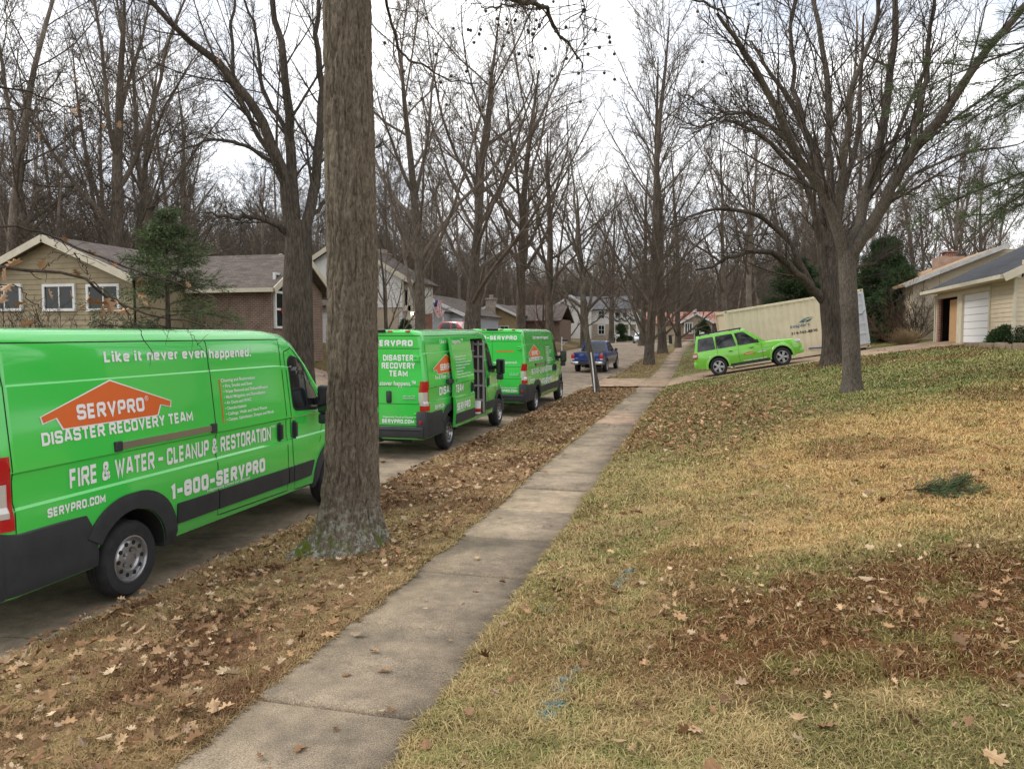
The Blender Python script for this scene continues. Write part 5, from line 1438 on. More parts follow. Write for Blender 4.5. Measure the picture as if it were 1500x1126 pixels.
# ------------------------------------------------------------------ street trees, one by one
def straight(seed, H, r0, a=34, b=10, c=7, ang=(18, 42), rm=.009, bark='bark_grey', f0=.2, lean=(0, 0), brown=0, d=0):
    lv = [(a, f0, .99, ang[0] + 14, ang[1] + 20, .50, .62, .36, .026, 11, .05, .035, 6), (b, .15, 1, 20, 55, .42, .35, .5, .012, 7, .09, .04, 4), (c, .1, 1, 22, 58, .46, .3, .6, rm, 5, .12, .03, 3), (4, .1, 1, 22, 58, .55, .3, .7, .005, 4, .12, .03, 3)]
    if d: lv.append((d, .1, 1, 20, 55, .5, .3, .7, rm * .8, 4, .12, .04, 3))
    return bare_tree(seed, H, r0, lv, 'street_tree', bark=bark, lean=lean, brown=brown, flare=1.55)
def put(o, px, d, label, group=None, s=1.0, rz=0, cat='tree'):
    X, Y = col_at(px, d); return place(o, X, Y, s, rz, .05, label, cat, group)
put(straight(21, 22.5, .31, 36, 11, 7, (10, 34), f0=.27), 951, 50, 'straight pale-barked street tree nearest the driveway in the pair beside the pavement')
put(straight(22, 24.5, .36, 36, 11, 7, (10, 34), f0=.28), 971, 64, 'stouter straight street tree just behind its pair, mossy at the foot, beside the pavement')
put(straight(23, 21, .32, 22, 9, 6, (16, 42), f0=.25), 993, 80, 'third straight street tree along the pavement, left of the lamp post')
put(straight(24, 21, .38, 22, 9, 6, f0=.25), 940, 92, 'dark far street tree left of the mossy-footed pair')
sp = lambda k: [(k + 3, .40, .97, 24, 55, .62, .35, .55, .035, 11, .07, .05, 7), (9, .2, 1, 22, 55, .45, .4, .5, .018, 8, .10, .04, 5), (8, .15, 1, 25, 58, .48, .35, .55, .010, 5, .12, .03, 3), (6, .1, 1, 25, 58, .55, .3, .7, .006, 4, .12, .03, 3)]
put(bare_tree(31, 18, .30, sp(13), 'street_tree', bark='bark_grey'), 617, 38, 'slim bare tree by the white balcony house, across the street')
put(bare_tree(32, 20, .36, sp(14), 'street_tree', bark='bark_grey'), 684, 45.5, 'forking bare tree standing before the pale blue house')
put(bare_tree(33, 21, .40, sp(14), 'street_tree', bark='bark_grey'), 763, 58, 'tall bare tree across the street in front of the tan panelled gable')
put(bare_tree(34, 16, .22, sp(11), 'street_tree', bark='bark_grey'), 700, 52, 'thinner bare tree just beside the forking one at the pale blue house')
put(bare_tree(35, 19, .40, sp(13), 'street_tree', bark='bark_grey', brown=.05), 806, 66, 'bare tree keeping some brown leaves, between the tan house and the white colonial')
put(bare_tree(36, 18, .42, sp(12), 'street_tree', bark='bark_grey'), 856, 86, 'bare tree at the lawn edge left of the white colonial house')
put(bare_tree(37, 19, .42, sp(12), 'street_tree', bark='bark_grey'), 895, 112, 'bare tree before the garlanded porch of the white colonial house')
put(bare_tree(38, 19, .45, [(6, .5, .98, 18, 42, .75, .2, .6, .05, 12, .07, .05, 8)] + sp(9)[1:], 'yard_tree', bark='bark_grey', lean=(.05, 0)), 158, 44, 'large bare tree leaning over the ridge of the tan-sided house')
put(bare_tree(39, 17, .30, sp(12), 'yard_tree', bark='bark_grey', lean=(.22, .05)), 176, 47, 'slanting bare tree beside the large one behind the tan-sided house')
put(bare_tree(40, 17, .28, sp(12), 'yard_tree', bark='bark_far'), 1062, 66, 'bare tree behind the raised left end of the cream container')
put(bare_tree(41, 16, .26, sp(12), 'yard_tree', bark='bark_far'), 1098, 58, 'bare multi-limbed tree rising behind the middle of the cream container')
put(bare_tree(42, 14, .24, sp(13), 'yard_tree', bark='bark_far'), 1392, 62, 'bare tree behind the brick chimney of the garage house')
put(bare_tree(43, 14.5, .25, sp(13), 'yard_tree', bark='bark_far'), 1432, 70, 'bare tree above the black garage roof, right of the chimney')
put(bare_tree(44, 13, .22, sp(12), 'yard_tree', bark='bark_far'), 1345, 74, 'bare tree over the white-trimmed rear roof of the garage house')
put(bare_tree(45, 6.5, .12, [(7, .25, .9, 20, 45, .75, .2, .6, .02, 9, .08, .06, 6), (8, .2, 1, 22, 50, .5, .3, .5, .012, 6, .1, .05, 4), (7, .1, 1, 22, 55, .5, .3, .6, .007, 5, .12, .04, 3)], 'ornamental_tree', bark='bark_dark'), 565, 36, 'small vase-shaped ornamental tree before the white balcony house')
put(bare_tree(46, 6.0, .13, [(8, .2, .9, 25, 55, .8, .2, .6, .02, 9, .09, .05, 6), (8, .2, 1, 22, 55, .5, .3, .5, .012, 6, .1, .04, 4), (7, .1, 1, 22, 55, .5, .3, .6, .008, 5, .12, .04, 3)], 'ornamental_tree', bark='bark_dark', twig='red_twig', brown=.05), 795, 76, 'low rusty-twigged ornamental tree beside the tan panelled house')
put(bare_tree(47, 8, .25, [(7, .2, .9, 25, 60, .8, .2, .6, .02, 9, .09, .05, 6), (8, .2, 1, 22, 55, .5, .3, .5, .014, 6, .1, .04, 4), (7, .1, 1, 22, 55, .5, .3, .6, .009, 5, .12, .04, 3)], 'ornamental_tree', bark='bark_dark', brown=.03), 834, 116, 'crooked low tree leaning in front of the white colonial garage wing')

# ------------------------------------------------------------------ the wood behind the houses
kinds = []
for i, (H, r, a) in enumerate(((19, .22, 20), (21, .26, 22), (17, .18, 18), (20, .30, 20), (15, .15, 18), (22, .28, 22), (18, .22, 18))):
    lv = [(a, .26, .99, 20, 60, .36, .45, .42, .026, 8, .08, .06, 4), (8, .15, 1, 22, 60, .46, .35, .5, .015, 5, .11, .04, 3), (8, .1, 1, 22, 60, .5, .35, .6, .0115, 4, .13, .04, 3), (4, .1, 1, 25, 60, .55, .3, .8, .008, 3, .13, .03, 3)]
    if i == 4: lv[0] = (22, .12, .99, 25, 70, .42, .4, .42, .022, 8, .09, .03, 4)
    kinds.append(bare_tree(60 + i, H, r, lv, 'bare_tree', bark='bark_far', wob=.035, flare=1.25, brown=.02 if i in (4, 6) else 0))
WOOD_G = 'bare trees crowding the wood behind the houses'
WOOD_L = 'slender bare grey tree among the crowded wood behind the houses'
rng = np.random.default_rng(99)
spots = []
def free(x, y, rmin): return all((x - a) ** 2 + (y - b) ** 2 > rmin * rmin for a, b in spots)
tries = 0
def ok_site(x, y):
    if 20 < y < 41 and -34 < x < -15: return False
    if 41 <= y < 66 and -34 < x < -14: return False
    if 66 <= y < 112 and -27 < x < -14: return False
    if 112 <= y < 152 and -34 < x < 14: return False
    if x > -14 and y < 150: return (x > 9 + 0 and y > 48 and not (x > 9 and x < 26 and y < 56)) or (x > 3.5 and y > 58 and x <= 9)
    return True
while len(spots) < 290 and tries < 40000:
    tries += 1
    px = rng.uniform(-40, 1240) if rng.random() < .94 else rng.uniform(1240, 1560)
    d = rng.uniform(38, 165) if px < 640 else rng.uniform(55, 200)
    x, y = col_at(px, d)
    if ok_site(x, y) and free(x, y, 1.5 + d * .009): spots.append((x, y))
for i, (x, y) in enumerate(spots):
    k = i % len(kinds)
    o = kinds[k] if i < len(kinds) else copy_tree(kinds[k])
    place(o, x, y, float(rng.uniform(.78, 1.12)), float(rng.uniform(0, 6.28)), .1, WOOD_L, 'tree', WOOD_G)
# the deep wood behind them reads as one mass
def far_wood():
    rng = np.random.default_rng(7); T = Tubes(); n = 3600
    px = np.where(rng.random(n) < .95, rng.uniform(-250, 1230, n), rng.uniform(1230, 1750, n)); d = np.where(px < 640, rng.uniform(110, 230, n), rng.uniform(170, 300, n))
    P = np.array([col_at(a, b) for a, b in zip(px, d)])
    P = np.concatenate([P, rng.uniform([-220, 40], [-95, 260], (260, 2))]); n = len(P)
    keep = ~((P[:, 0] > -40) & (P[:, 0] < 14) & (P[:, 1] < 152)); P = P[keep]; n = len(P)
    z = land_z(P[:, 0], P[:, 1]) - .3; H = rng.uniform(12, 20, n)
    pts, rad = grow(rng, np.column_stack([P, z]), np.tile([[0, 0, 1.0]], (n, 1)) + rng.normal(0, .06, (n, 3)), H, rng.uniform(.12, .3, n), np.full(n, .03), 7, .05, .03); T.add(pts, rad, 4)
    Pb, D, L, q = spawn(rng, pts, rad, H, 13, .18, 1, R_(20), R_(62), .34, .35, .5, .035); p2, r2 = grow(rng, Pb, D, L, q, np.full(len(q), .022), 5, .1, .06); T.add(p2, r2, 3)
    Pb, D, L, q = spawn(rng, p2, r2, L, 5, .1, 1, R_(20), R_(60), .5, .3, .7, .024); p3, r3 = grow(rng, Pb, D, L, q, np.full(len(q), .018), 3, .1, .04); T.add(p3, r3, 3)
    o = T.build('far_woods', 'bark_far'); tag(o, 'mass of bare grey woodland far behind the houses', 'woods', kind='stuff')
far_wood()
def brush():
    """bare undergrowth of the wood floor"""
    rng = np.random.default_rng(17); T = Tubes(); n = 9000
    px = np.where(rng.random(n) < .93, rng.uniform(-120, 1240, n), rng.uniform(1240, 1620, n)); d = np.where(px < 640, rng.uniform(42, 150, n), rng.uniform(70, 200, n))
    P = np.array([col_at(a, b) for a, b in zip(px, d)]); P = P[[ok_site(a, b) and ((b > 152) or a < -30 or a > 12) for a, b in P]]; n = len(P)
    z = land_z(P[:, 0], P[:, 1]) - .1; H = rng.uniform(1.2, 5.5, n)
    pts, rad = grow(rng, np.column_stack([P, z]), np.tile([[0, 0, 1.0]], (n, 1)) + rng.normal(0, .3, (n, 3)), H, rng.uniform(.02, .045, n), np.full(n, .012), 5, .12, .03); T.add(pts, rad, 3)
    Pb, D, L, q = spawn(rng, pts, rad, H, 7, .2, 1, R_(25), R_(65), .5, .3, .6, .014); p2, r2 = grow(rng, Pb, D, L, q, np.full(len(q), .011), 4, .13, .02); T.add(p2, r2, 3)
    o = T.build('undergrowth', 'bark_far'); tag(o, 'tangled bare undergrowth on the floor of the wood', 'undergrowth', kind='stuff')
brush()
# ------------------------------------------------------------------ houses
mat('siding_tan', (.30, .245, .15), rough=.8, var=.12, vscale=3)
mat('siding_cream', (.56, .47, .34), rough=.7, var=.07, vscale=3)
mat('siding_white', (.66, .64, .60), rough=.7, var=.08, vscale=2)
mat('siding_blue', (.40, .42, .46), rough=.7, var=.06, vscale=2)
mat('board_tan', (.34, .26, .14), rough=.8, var=.15, vscale=3)
mat('trim_cream', (.52, .47, .36), rough=.6, var=.12, vscale=4)
mat('trim_worn', (.50, .49, .46), rough=.6, var=.2, vscale=3)
mat('trim_white', (.66, .66, .64), rough=.5, var=.08, vscale=5)
mat('stucco_beige', (.46, .38, .28), rough=.9, var=.08, vscale=3)
mat('window_glass', (.016, .021, .021), rough=.05, spec=.35)
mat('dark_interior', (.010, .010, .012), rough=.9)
mat('door_white', (.74, .74, .74), rough=.45)
mat('cardboard', (.40, .24, .115), rough=.85, var=.1, vscale=5)
mat('garage_stone', (.20, .15, .10), rough=.95, var=.3, vscale=5, bump=.5, bscale=9)
brick_mat('brick_brown', (.15, .08, .055), (.21, .12, .085), (.28, .24, .20))
brick_mat('brick_red', (.21, .07, .045), (.28, .11, .07), (.34, .28, .24))
brick_mat('brick_tan', (.33, .19, .125), (.40, .25, .17), (.36, .3, .25))
brick_mat('brick_pale', (.42, .34, .26), (.34, .26, .2), (.45, .40, .34))
brick_mat('stone_pale', (.40, .34, .28), (.28, .23, .19), (.36, .32, .28), w=.45, h=.22, gap=.02)
brick_mat('roof_brown', (.10, .082, .072), (.15, .125, .11), (.06, .05, .045), w=.33, h=.14 * 2.6 * .45, gap=.006, roof=True, bump=.35)
brick_mat('roof_black', (.042, .044, .05), (.06, .062, .07), (.03, .03, .034), w=.33, h=.14 * 2.6 * .45, gap=.006, roof=True, bump=.35)
brick_mat('roof_grey', (.10, .10, .105), (.135, .135, .14), (.07, .07, .075), w=.33, h=.14 * 2.6 * .45, gap=.006, roof=True, bump=.35)
brick_mat('roof_salmon', (.30, .135, .10), (.37, .18, .14), (.2, .09, .07), w=.33, h=.14 * 2.6 * .45, gap=.006, roof=True, bump=.35)
brick_mat('roof_tan', (.34, .23, .14), (.40, .28, .18), (.25, .17, .1), w=.33, h=.14 * 2.6 * .45, gap=.006, roof=True, bump=.35)
leafy('garland_green', (.02, .035, .015), (.04, .06, .02))

class Face:
    """upright wall plane: s runs along the wall, z up, out away from the house"""
    def __init__(s, o, d, n): s.o, s.d, s.n = Vector((*o, 0)), Vector((*d, 0)), Vector((*n, 0))
    def p(s, a, z, out=0.0): return s.o + s.d * a + s.n * out + Vector((0, 0, z))
    def from_px(s, px, py):
        c, v = Vector((0, 0, EYE)), Vector(sight(px, py, 1.0)) - Vector((0, 0, EYE))
        t = (s.o - Vector((0, 0, 0))).dot(s.n) - c.dot(s.n); q = c + v * (t / v.dot(s.n))
        return (q - s.o).dot(s.d), q.z
def span_at(outl, z):
    c = []
    for i in range(len(outl)):
        (a, za), (b, zb) = outl[i], outl[(i + 1) % len(outl)]
        if abs(za - zb) < 1e-9:
            if abs(z - za) < 1e-6: c += [a, b]
        elif min(za, zb) - 1e-9 <= z <= max(za, zb) + 1e-9: c.append(a + (b - a) * (z - za) / (zb - za))
    return (min(c), max(c)) if c else None
def laps(mb, f, outl, h=.19, lip=.022):
    """lapped boards over a convex outline"""
    z0, z1 = min(p[1] for p in outl), max(p[1] for p in outl); z = z0
    zs = sorted(set([p[1] for p in outl]))
    while z < z1 - .02:
        t = min(z + h, z1 - .001)
        a, b = span_at(outl, z + 1e-4), span_at(outl, t)
        mids = [q for q in zs if z + .01 < q < t - .01]
        rows = [(z, a, lip)] + [(q, span_at(outl, q), lip * (1 - (q - z) / h) + .003) for q in mids] + [(t, b, .003)]
        V = []
        for (q, ab, o) in rows: V += [f.p(ab[0], q, o), f.p(ab[1], q, o)]
        V += [f.p(a[0], z, -.01), f.p(a[1], z, -.01)]
        n = len(rows)
        mb.add(V, [(2 * i, 2 * i + 1, 2 * i + 3, 2 * i + 2) for i in range(n - 1)] + [(2 * n, 2 * n + 1, 1, 0)])
        z += h
def wall_poly(mb, f, outl, th=.15):
    mb.prism([f.p(a, z, 0) for a, z in outl], f.n * -th)
def window(f, s0, s1, z0, z1, parent, cols=2, rows=1, fw=.09, frame='trim_white', out=.03, glass='window_glass', bar=.05, shut=None):
    if s0 > s1: s0, s1 = s1, s0
    m = MB(); o1 = out + .05
    def bx(a, b, c, d, p, q): m.hexa([f.p(a, c, p), f.p(b, c, p), f.p(b, c, q), f.p(a, c, q), f.p(a, d, p), f.p(b, d, p), f.p(b, d, q), f.p(a, d, q)])
    bx(s0 - fw, s1 + fw, z0 - fw, z0, 0, o1 + .02); bx(s0 - fw, s1 + fw, z1, z1 + fw, 0, o1)
    bx(s0 - fw, s0, z0, z1, 0, o1); bx(s1, s1 + fw, z0, z1, 0, o1)
    for i in range(1, cols): a = lerp(s0, s1, i / cols); bx(a - bar / 2, a + bar / 2, z0, z1, 0, out + .02)
    for i in range(1, rows): z = lerp(z0, z1, i / rows); bx(s0, s1, z - bar / 2, z + bar / 2, 0, out + .018)
    w = m.build('window', frame, parent)
    g = MB(); g.add([f.p(s0, z0, out), f.p(s1, z0, out), f.p(s1, z1, out), f.p(s0, z1, out)], [(0, 1, 2, 3)])
    g.build('pane', glass, w, fixn=False)
    return w
def gable_roof(mb, ridge_a, ridge_b, eave_dir, half, drop, th=.14):
    """two slabs from a level ridge; eave_dir = horizontal unit vector at right angles to it"""
    a, b, e = Vector(ridge_a), Vector(ridge_b), Vector((*eave_dir, 0))
    for s in (1, -1):
        p, q = a + e * half * s + Vector((0, 0, -drop)), b + e * half * s + Vector((0, 0, -drop))
        mb.slab(*( (a, b, q, p) if (b - a).cross(q - a).z > 0 else (b, a, p, q)), th)
def rake(mb, ridge, eave, w=.05, h=.24, shift=(0, 0, 0)):
    s = Vector(shift); mb.bar(Vector(ridge) + s, Vector(eave) + s, w, h)

# --- tan sided house with the brick wing and the tall window
h1 = empty('house', (-24.3, 24.3, gz(-24.3, 24.3)), 'tan clapboard house with a low gable and a brick wing with a tall window', 'house')
f = Face((-24.3, 24.3), (1, 0), (0, -1))
pk = f.from_px(72, 347)[1]; se, ze = f.from_px(206, 407); sl = (pk - ze) / se
hw = se - .35; zw = pk - sl * hw; zb = 1.0
outl = [(-hw, zb), (hw, zb), (hw, zw - .12), (0, pk - .14), (-hw, zw - .12)]
m = MB(); laps(m, f, outl, .195, .026); m.build('wall', 'siding_tan', h1, fixn=False)
m = MB(); m.box(-24.3 - hw, -24.3 + hw, 24.32, 38.5, zb, zw - .16); wall_poly(m, Face((-24.3, 24.33), (1, 0), (0, -1)), outl, .1); m.build('wall_core', 'siding_tan', h1)
m = MB(); gable_roof(m, (-24.3, 23.9, pk + .02), (-24.3, 39.0, pk + .02), (1, 0), se, sl * se); rf = m.build('roof', 'roof_brown', h1)
m = MB()
for s in (1, -1): rake(m, (-24.3, 23.86, pk - .10), (-24.3 + s * se, 23.86, pk - .10 - sl * se), .05, .26)
m.build('rake_board', 'trim_cream', h1)
for (a, b) in ((-14, 31), (68, 109), (132, 174)):
    s0, _ = f.from_px(a, 440); s1, _ = f.from_px(b, 440); _, z1 = f.from_px((a + b) / 2, 420); _, z0 = f.from_px((a + b) / 2, 452)
    window(f, s0, s1, z0, z1, h1, 2, 1, .10, out=.05)
# brick wing towards the street
fw_ = Face((-17.0, 27.6), (0, 1), (1, 0)); fs = Face((-17.0, 27.6), (-1, 0), (0, -1))
_, zec = fw_.from_px(392, 421); wd = 4.2; zpk = zec + .25 + .62 * wd / 2
outl = [(0, zb), (wd, zb), (wd, zec), (wd / 2, zec + .60 * wd / 2), (0, zec)]
m = MB(); wall_poly(m, fw_, outl, .2); wall_poly(m, fs, [(.2, zb), (4.4, zb), (4.4, zec), (.2, zec)], .2); wall_poly(m, Face((-17.0, 27.6 + wd), (-1, 0), (0, 1)), [(.2, zb), (4.4, zb), (4.4, zec), (.2, zec)], .2)
m.build('brick_wall', 'brick_brown', h1)
m = MB(); gable_roof(m, (-16.6, 27.6 + wd / 2, zpk), (-22.5, 27.6 + wd / 2, zpk), (0, 1), wd / 2 + .45, .62 * (wd / 2 + .45), .13)
m.build('roof', 'roof_brown', h1)
m = MB()
for s in (1, -1): rake(m, (-16.57, 27.6 + wd / 2, zpk - .1), (-16.57, 27.6 + wd / 2 + s * (wd / 2 + .45), zpk - .1 - .62 * (wd / 2 + .45)), .05, .24)
m.bar((-16.6, 27.12, zpk - .62 * (wd / 2 + .45) - .08), (-20.6, 27.12, zpk - .62 * (wd / 2 + .45) - .08), .10, .16)
m.build('rake_board', 'trim_cream', h1)
a0, _ = fw_.from_px(402, 440); a1, _ = fw_.from_px(424, 440); _, zt = fw_.from_px(412, 404); _, zl = fw_.from_px(412, 478)
w = window(fw_, max(.12, a0), max(1.2, a1), zl, zt, h1, 2, 3, .09, bar=.09, out=.05)
m = MB(); c = fw_.p(.75, zl + .62, .07); m.prism([c + Vector((0, y, z)) for y, z in ((-.16, .14), (0, .04), (.16, .16), (.13, -.08), (.02, -.02), (.05, -.3), (-.06, -.28), (-.04, -.02), (-.14, -.1))], (.03, 0, 0)); m.build('bow', 'red_lens', w)
# higher cross roof
m = MB(); m.box(-27, -20.9, 30.0, 38.4, zb, 5.3); m.build('rear_block', 'brick_brown', h1)
_, zc = Face((-20.5, 34), (0, 1), (1, 0)).from_px(404, 371)
m = MB(); gable_roof(m, (-20.5, 34.2, zc), (-28, 34.2, zc), (0, 1), 4.6, 1.75, .13); m.build('roof', 'roof_brown', h1)
m = MB()
for s in (1, -1): rake(m, (-20.47, 34.2, zc - .08), (-20.47, 34.2 + s * 4.6, zc - 1.83), .05, .22)
m.build('rake_board', 'trim_cream', h1)

# --- white two-storey house with the balcony
f = Face((-23.3, 45.0), (1, 0), (0, -1)); g0 = gz(-20, 45)
h2 = empty('house', (-23.3, 45, g0), 'white two-storey house with a recessed balcony and stone chimney behind the oak trunk', 'house')
sp_, zp = f.from_px(503, 349); sr, zr = f.from_px(609, 413); sL, zL = f.from_px(440, 380)
m1 = (zp - zr) / (sr - sp_)
sl_ = sp_ - (sr - sp_)
outl = [(sl_ + .4, g0 - 1), (sr - .35, g0 - 1), (sr - .35, zr + .05), (sp_, zp - .2), (sl_ + .4, zr + .05)]
m = MB(); up = g0 + 2.35
laps(m, f, [(sl_ + .4, up), (f.from_px(589, 430)[0], up), (f.from_px(589, 430)[0], zp - .2 - m1 * (f.from_px(589, 430)[0] - sp_)), (sp_, zp - .2), (sl_ + .4, zr + .05)], .2, .02); m.build('wall', 'siding_white', h2, fixn=False)
m = MB(); sb_, _ = f.from_px(589, 430); m.prism([f.p(a, z, -.03) for a, z in ((sl_ + .4, g0 - 1), (f.from_px(583, 450)[0], g0 - 1), (f.from_px(583, 450)[0], up), (sl_ + .4, up))], (0, .2, 0)); m.build('lower_wall', 'stucco_beige', h2)
m = MB(); m.box(-23.3 + sl_ + .4, -23.3 + sb_ - .05, 45.12, 49, g0 - 1, zr); m.box(-23.3 + sb_ - .05, -23.3 + sr - .35, 47.2, 49, g0 - 1, zr)
m.build('wall_core', 'siding_white', h2)
m = MB(); m.prism([f.p(a, z, -2.1) for a, z in ((sl_ + .4, zr), (sr - .4, zr), (sp_, zp - .35))], (0, .1, 0)); m.build('gable_back', 'siding_white', h2)
m = MB(); gable_roof(m, (-23.3 + sp_, 44.6, zp + .02), (-23.3 + sp_, 49.3, zp + .02), (1, 0), sr - sp_, m1 * (sr - sp_)); m.build('roof', 'roof_brown', h2)
m = MB()
for s in (1, -1): rake(m, (-23.3 + sp_, 44.56, zp - .12), (-23.3 + sp_ + s * (sr - sp_), 44.56, zp - .12 - m1 * (sr - sp_)), .06, .28)
m.build('rake_board', 'trim_cream', h2)
# balcony
_, zt = f.from_px(600, 416); _, zbk = f.from_px(600, 447); s1_ = sr - .4
m = MB(); m.box(-23.3 + sb_, -23.3 + s1_, 45, 47.15, zbk - .35, zbk); m.box(-23.3 + s1_ - .12, -23.3 + s1_, 45, 45.12, g0 - 1, zr - .05).box(-23.3 + sb_, -23.3 + sb_ + .12, 44.98, 45.1, zbk, zr + .5)
bal = m.build('balcony', 'trim_cream', h2)
m = MB(); zrl = zbk + .95
m.box(-23.3 + sb_, -23.3 + s1_ - .1, 45.02, 45.08, zrl - .06, zrl)
for i in range(12): xx = lerp(-23.3 + sb_ + .2, -23.3 + s1_ - .2, i / 11); m.box(xx - .015, xx + .015, 45.03, 45.06, zbk, zrl)
m.build('railing', 'black_plastic', bal)
window(Face((-23.3, 47.19), (1, 0), (0, -1)), sb_ + .5, s1_ - .4, zbk + .1, zt - .1, h2, 2, 1)
m = MB(); m.box(-23.3 + sb_ + .3, -23.3 + sb_ + 1.2, 47.1, 47.19, g0 - .5, g0 + 2.0); m.build('door', 'brick_red', h2)
m = MB(); m.lathe([(0, -.09), (.07, -.06), (.09, 0), (.07, .06), (0, .09)], 10, Matrix.Translation((-23.3 + s1_ - .45, 46.6, zbk - .45))); m.build('porch_lamp', mat('lamp_glow', (.9, .8, .6), emit=((1, .85, .6), 6)), h2)
c0, zc0 = Face((-23.3, 48), (1, 0), (0, -1)).from_px(551, 375); c1, zc1 = Face((-23.3, 48), (1, 0), (0, -1)).from_px(568, 373)
m = MB(); m.box(-23.3 + c0, -23.3 + c1, 47.6, 48.6, zc1 - 2.2, zc1).box(-23.3 + c0 - .06, -23.3 + c1 + .06, 47.55, 48.65, zc1, zc1 + .1).box(-23.3 + c0 + .2, -23.3 + c1 - .2, 47.8, 48.4, zc1 + .1, zc1 + .35); m.build('chimney', 'stone_pale', h2)
# garage at its left
fg = Face((-23.3, 42.2), (1, 0), (0, -1)); a0, zz0 = fg.from_px(436, 431); a1, zz1 = fg.from_px(497, 447)
m = MB(); m.box(-23.3 + a0 + .2, -23.3 + a1 - .2, 42.2, 45.0, g0 - 1.2, zz1 - .1); gm = m.build('garage', 'brick_brown', h2)
m = MB(); m.slab((-23.3 + a0, 41.7, zz1), (-23.3 + a1, 41.7, zz1), (-23.3 + a1, 45, zz1 + 1.1), (-23.3 + a0, 45, zz1 + 1.1), .14); m.build('garage_roof', 'roof_brown', gm)
for (p, q) in ((442, 463), (466, 486)):
    d0, zt_ = fg.from_px(p, 449); d1, _ = fg.from_px(q, 449); m = MB(); m.box(-23.3 + d0, -23.3 + d1, 42.14, 42.2, g0 - .6, zt_)
    for k in range(3): zq = g0 - .6 + (zt_ - g0 + .6) * (k + 1) / 4; m.box(-23.3 + d0 + .03, -23.3 + d1 - .03, 42.128, 42.14, zq - .25, zq + .2)
    m.build('garage_door', 'door_white', gm)

# --- pale blue house with two white rakes
f = Face((-20, 66), (1, 0), (0, -1)); g0 = gz(-18, 66)
h3 = empty('house', (-20, 66, g0), 'pale grey-blue house with two white-edged dark roofs, behind the open van', 'house')
s0, zp = f.from_px(612, 428); s1, ze = f.from_px(683, 460); fr = Face((-20, 63.8), (1, 0), (0, -1)); q0, zq = fr.from_px(614, 436); q1, ze2 = fr.from_px(653, 456)
kk = (zp - ze) / (s1 - s0); k2 = (zq - ze2) / (q1 - q0)
m = MB(); laps(m, f, [(s0 - 4.2, g0 - .6), (s1 - .3, g0 - .6), (s1 - .3, ze - .1), (s0, zp - .2), (s0 - 4.2, zp - .2 - 4.2 * kk)], .2, .018); laps(m, fr, [(q0 - 3, g0 - .6), (q1 - .25, g0 - .6), (q1 - .25, ze2 - .05), (q0, zq - .15), (q0 - 3, zq - .15 - 3 * k2)], .2, .018)
m.build('wall', 'siding_blue', h3, fixn=False)
m = MB(); m.box(-20 + s0 - 4.1, -20 + s1 - .32, 66.1, 78, g0 - .6, ze - .15).box(-20 + q0 - 2.9, -20 + q1 - .27, 63.85, 66.05, g0 - .6, ze2 - .1); m.build('wall_core', 'siding_blue', h3)
m = MB(); gable_roof(m, (-20 + s0, 65.6, zp), (-20 + s0, 78.5, zp), (1, 0), s1 - s0, zp - ze); gable_roof(m, (-20 + q0, 63.4, zq), (-20 + q0, 66.3, zq), (1, 0), q1 - q0, zq - ze2); m.build('roof', 'roof_brown', h3)
m = MB(); rake(m, (-20 + s0, 65.55, zp - .12), (-20 + s1, 65.55, ze - .12), .06, .3); rake(m, (-20 + s0, 65.55, zp - .12), (-20 + s0 - (s1 - s0), 65.55, ze - .12), .06, .3)
rake(m, (-20 + q0, 63.35, zq - .12), (-20 + q1, 63.35, ze2 - .12), .06, .28); rake(m, (-20 + q0, 63.35, zq - .12), (-20 + q0 - (q1 - q0), 63.35, ze2 - .12), .06, .28)
m.box(-20 + q1 - .32, -20 + q1 - .2, 63.7, 63.85, g0, ze2); m.build('rake_board', 'trim_white', h3)
a, z1 = fr.from_px(628, 459); b, z0 = fr.from_px(634, 470); window(fr, a, b, z0, z1, h3, 1, 2, .1)
m = MB(); m.box(-20 + s1 - 1.9, -20 + s1 - .35, 65.93, 66, g0, g0 + 2.1); m.build('garage_door', 'door_white', h3)
# flag by it
fl_ = Face((-20, 62.6), (1, 0), (0, -1)); a, z1 = fl_.from_px(637, 440); b, z0 = fl_.from_px(640, 465)
fg_ = empty('flag', (-20 + a, 62.6, z0), 'striped red white and blue flag hanging from a slanted pole at the pale blue house', 'flag')
m = MB(); m.tube([(-20 + a + .3, 63.7, z0 + .4), (-20 + a - .05, 62.4, z1 + .15)], .025, 8); m.build('pole', 'trim_white', fg_)
mat('flag_red', (.42, .03, .04)); mat('flag_white', (.75, .74, .72)); mat('flag_blue', (.02, .03, .14))
m = MB(); nst = 13; W_ = .62; Hf = (z1 - z0)
for i in range(nst):
    m.mi(0 if i % 2 == 0 else 1)
    for k in range(8):
        xa, xb = -20 + a + W_ * i / nst, -20 + a + W_ * (i + 1) / nst
        za, zb2 = z1 - Hf * k / 8, z1 - Hf * (k + 1) / 8
        if i < 7 and k < 3: m.mi(2)
        else: m.mi(0 if i % 2 == 0 else 1)
        wv = lambda x, z: 62.6 + .09 * math.sin((x - a) * 14 + z * 3)
        sk = lambda z: .16 * math.sin(z * 2.2) + .12 * (z1 - z)
        m.add([(xa + sk(za), wv(xa, za), za), (xb + sk(za), wv(xb, za), za), (xb + sk(zb2), wv(xb, zb2), zb2), (xa + sk(zb2), wv(xa, zb2), zb2)], [(0, 1, 2, 3)])
m.build('cloth', ['flag_red', 'flag_white', 'flag_blue'], fg_, fixn=False)

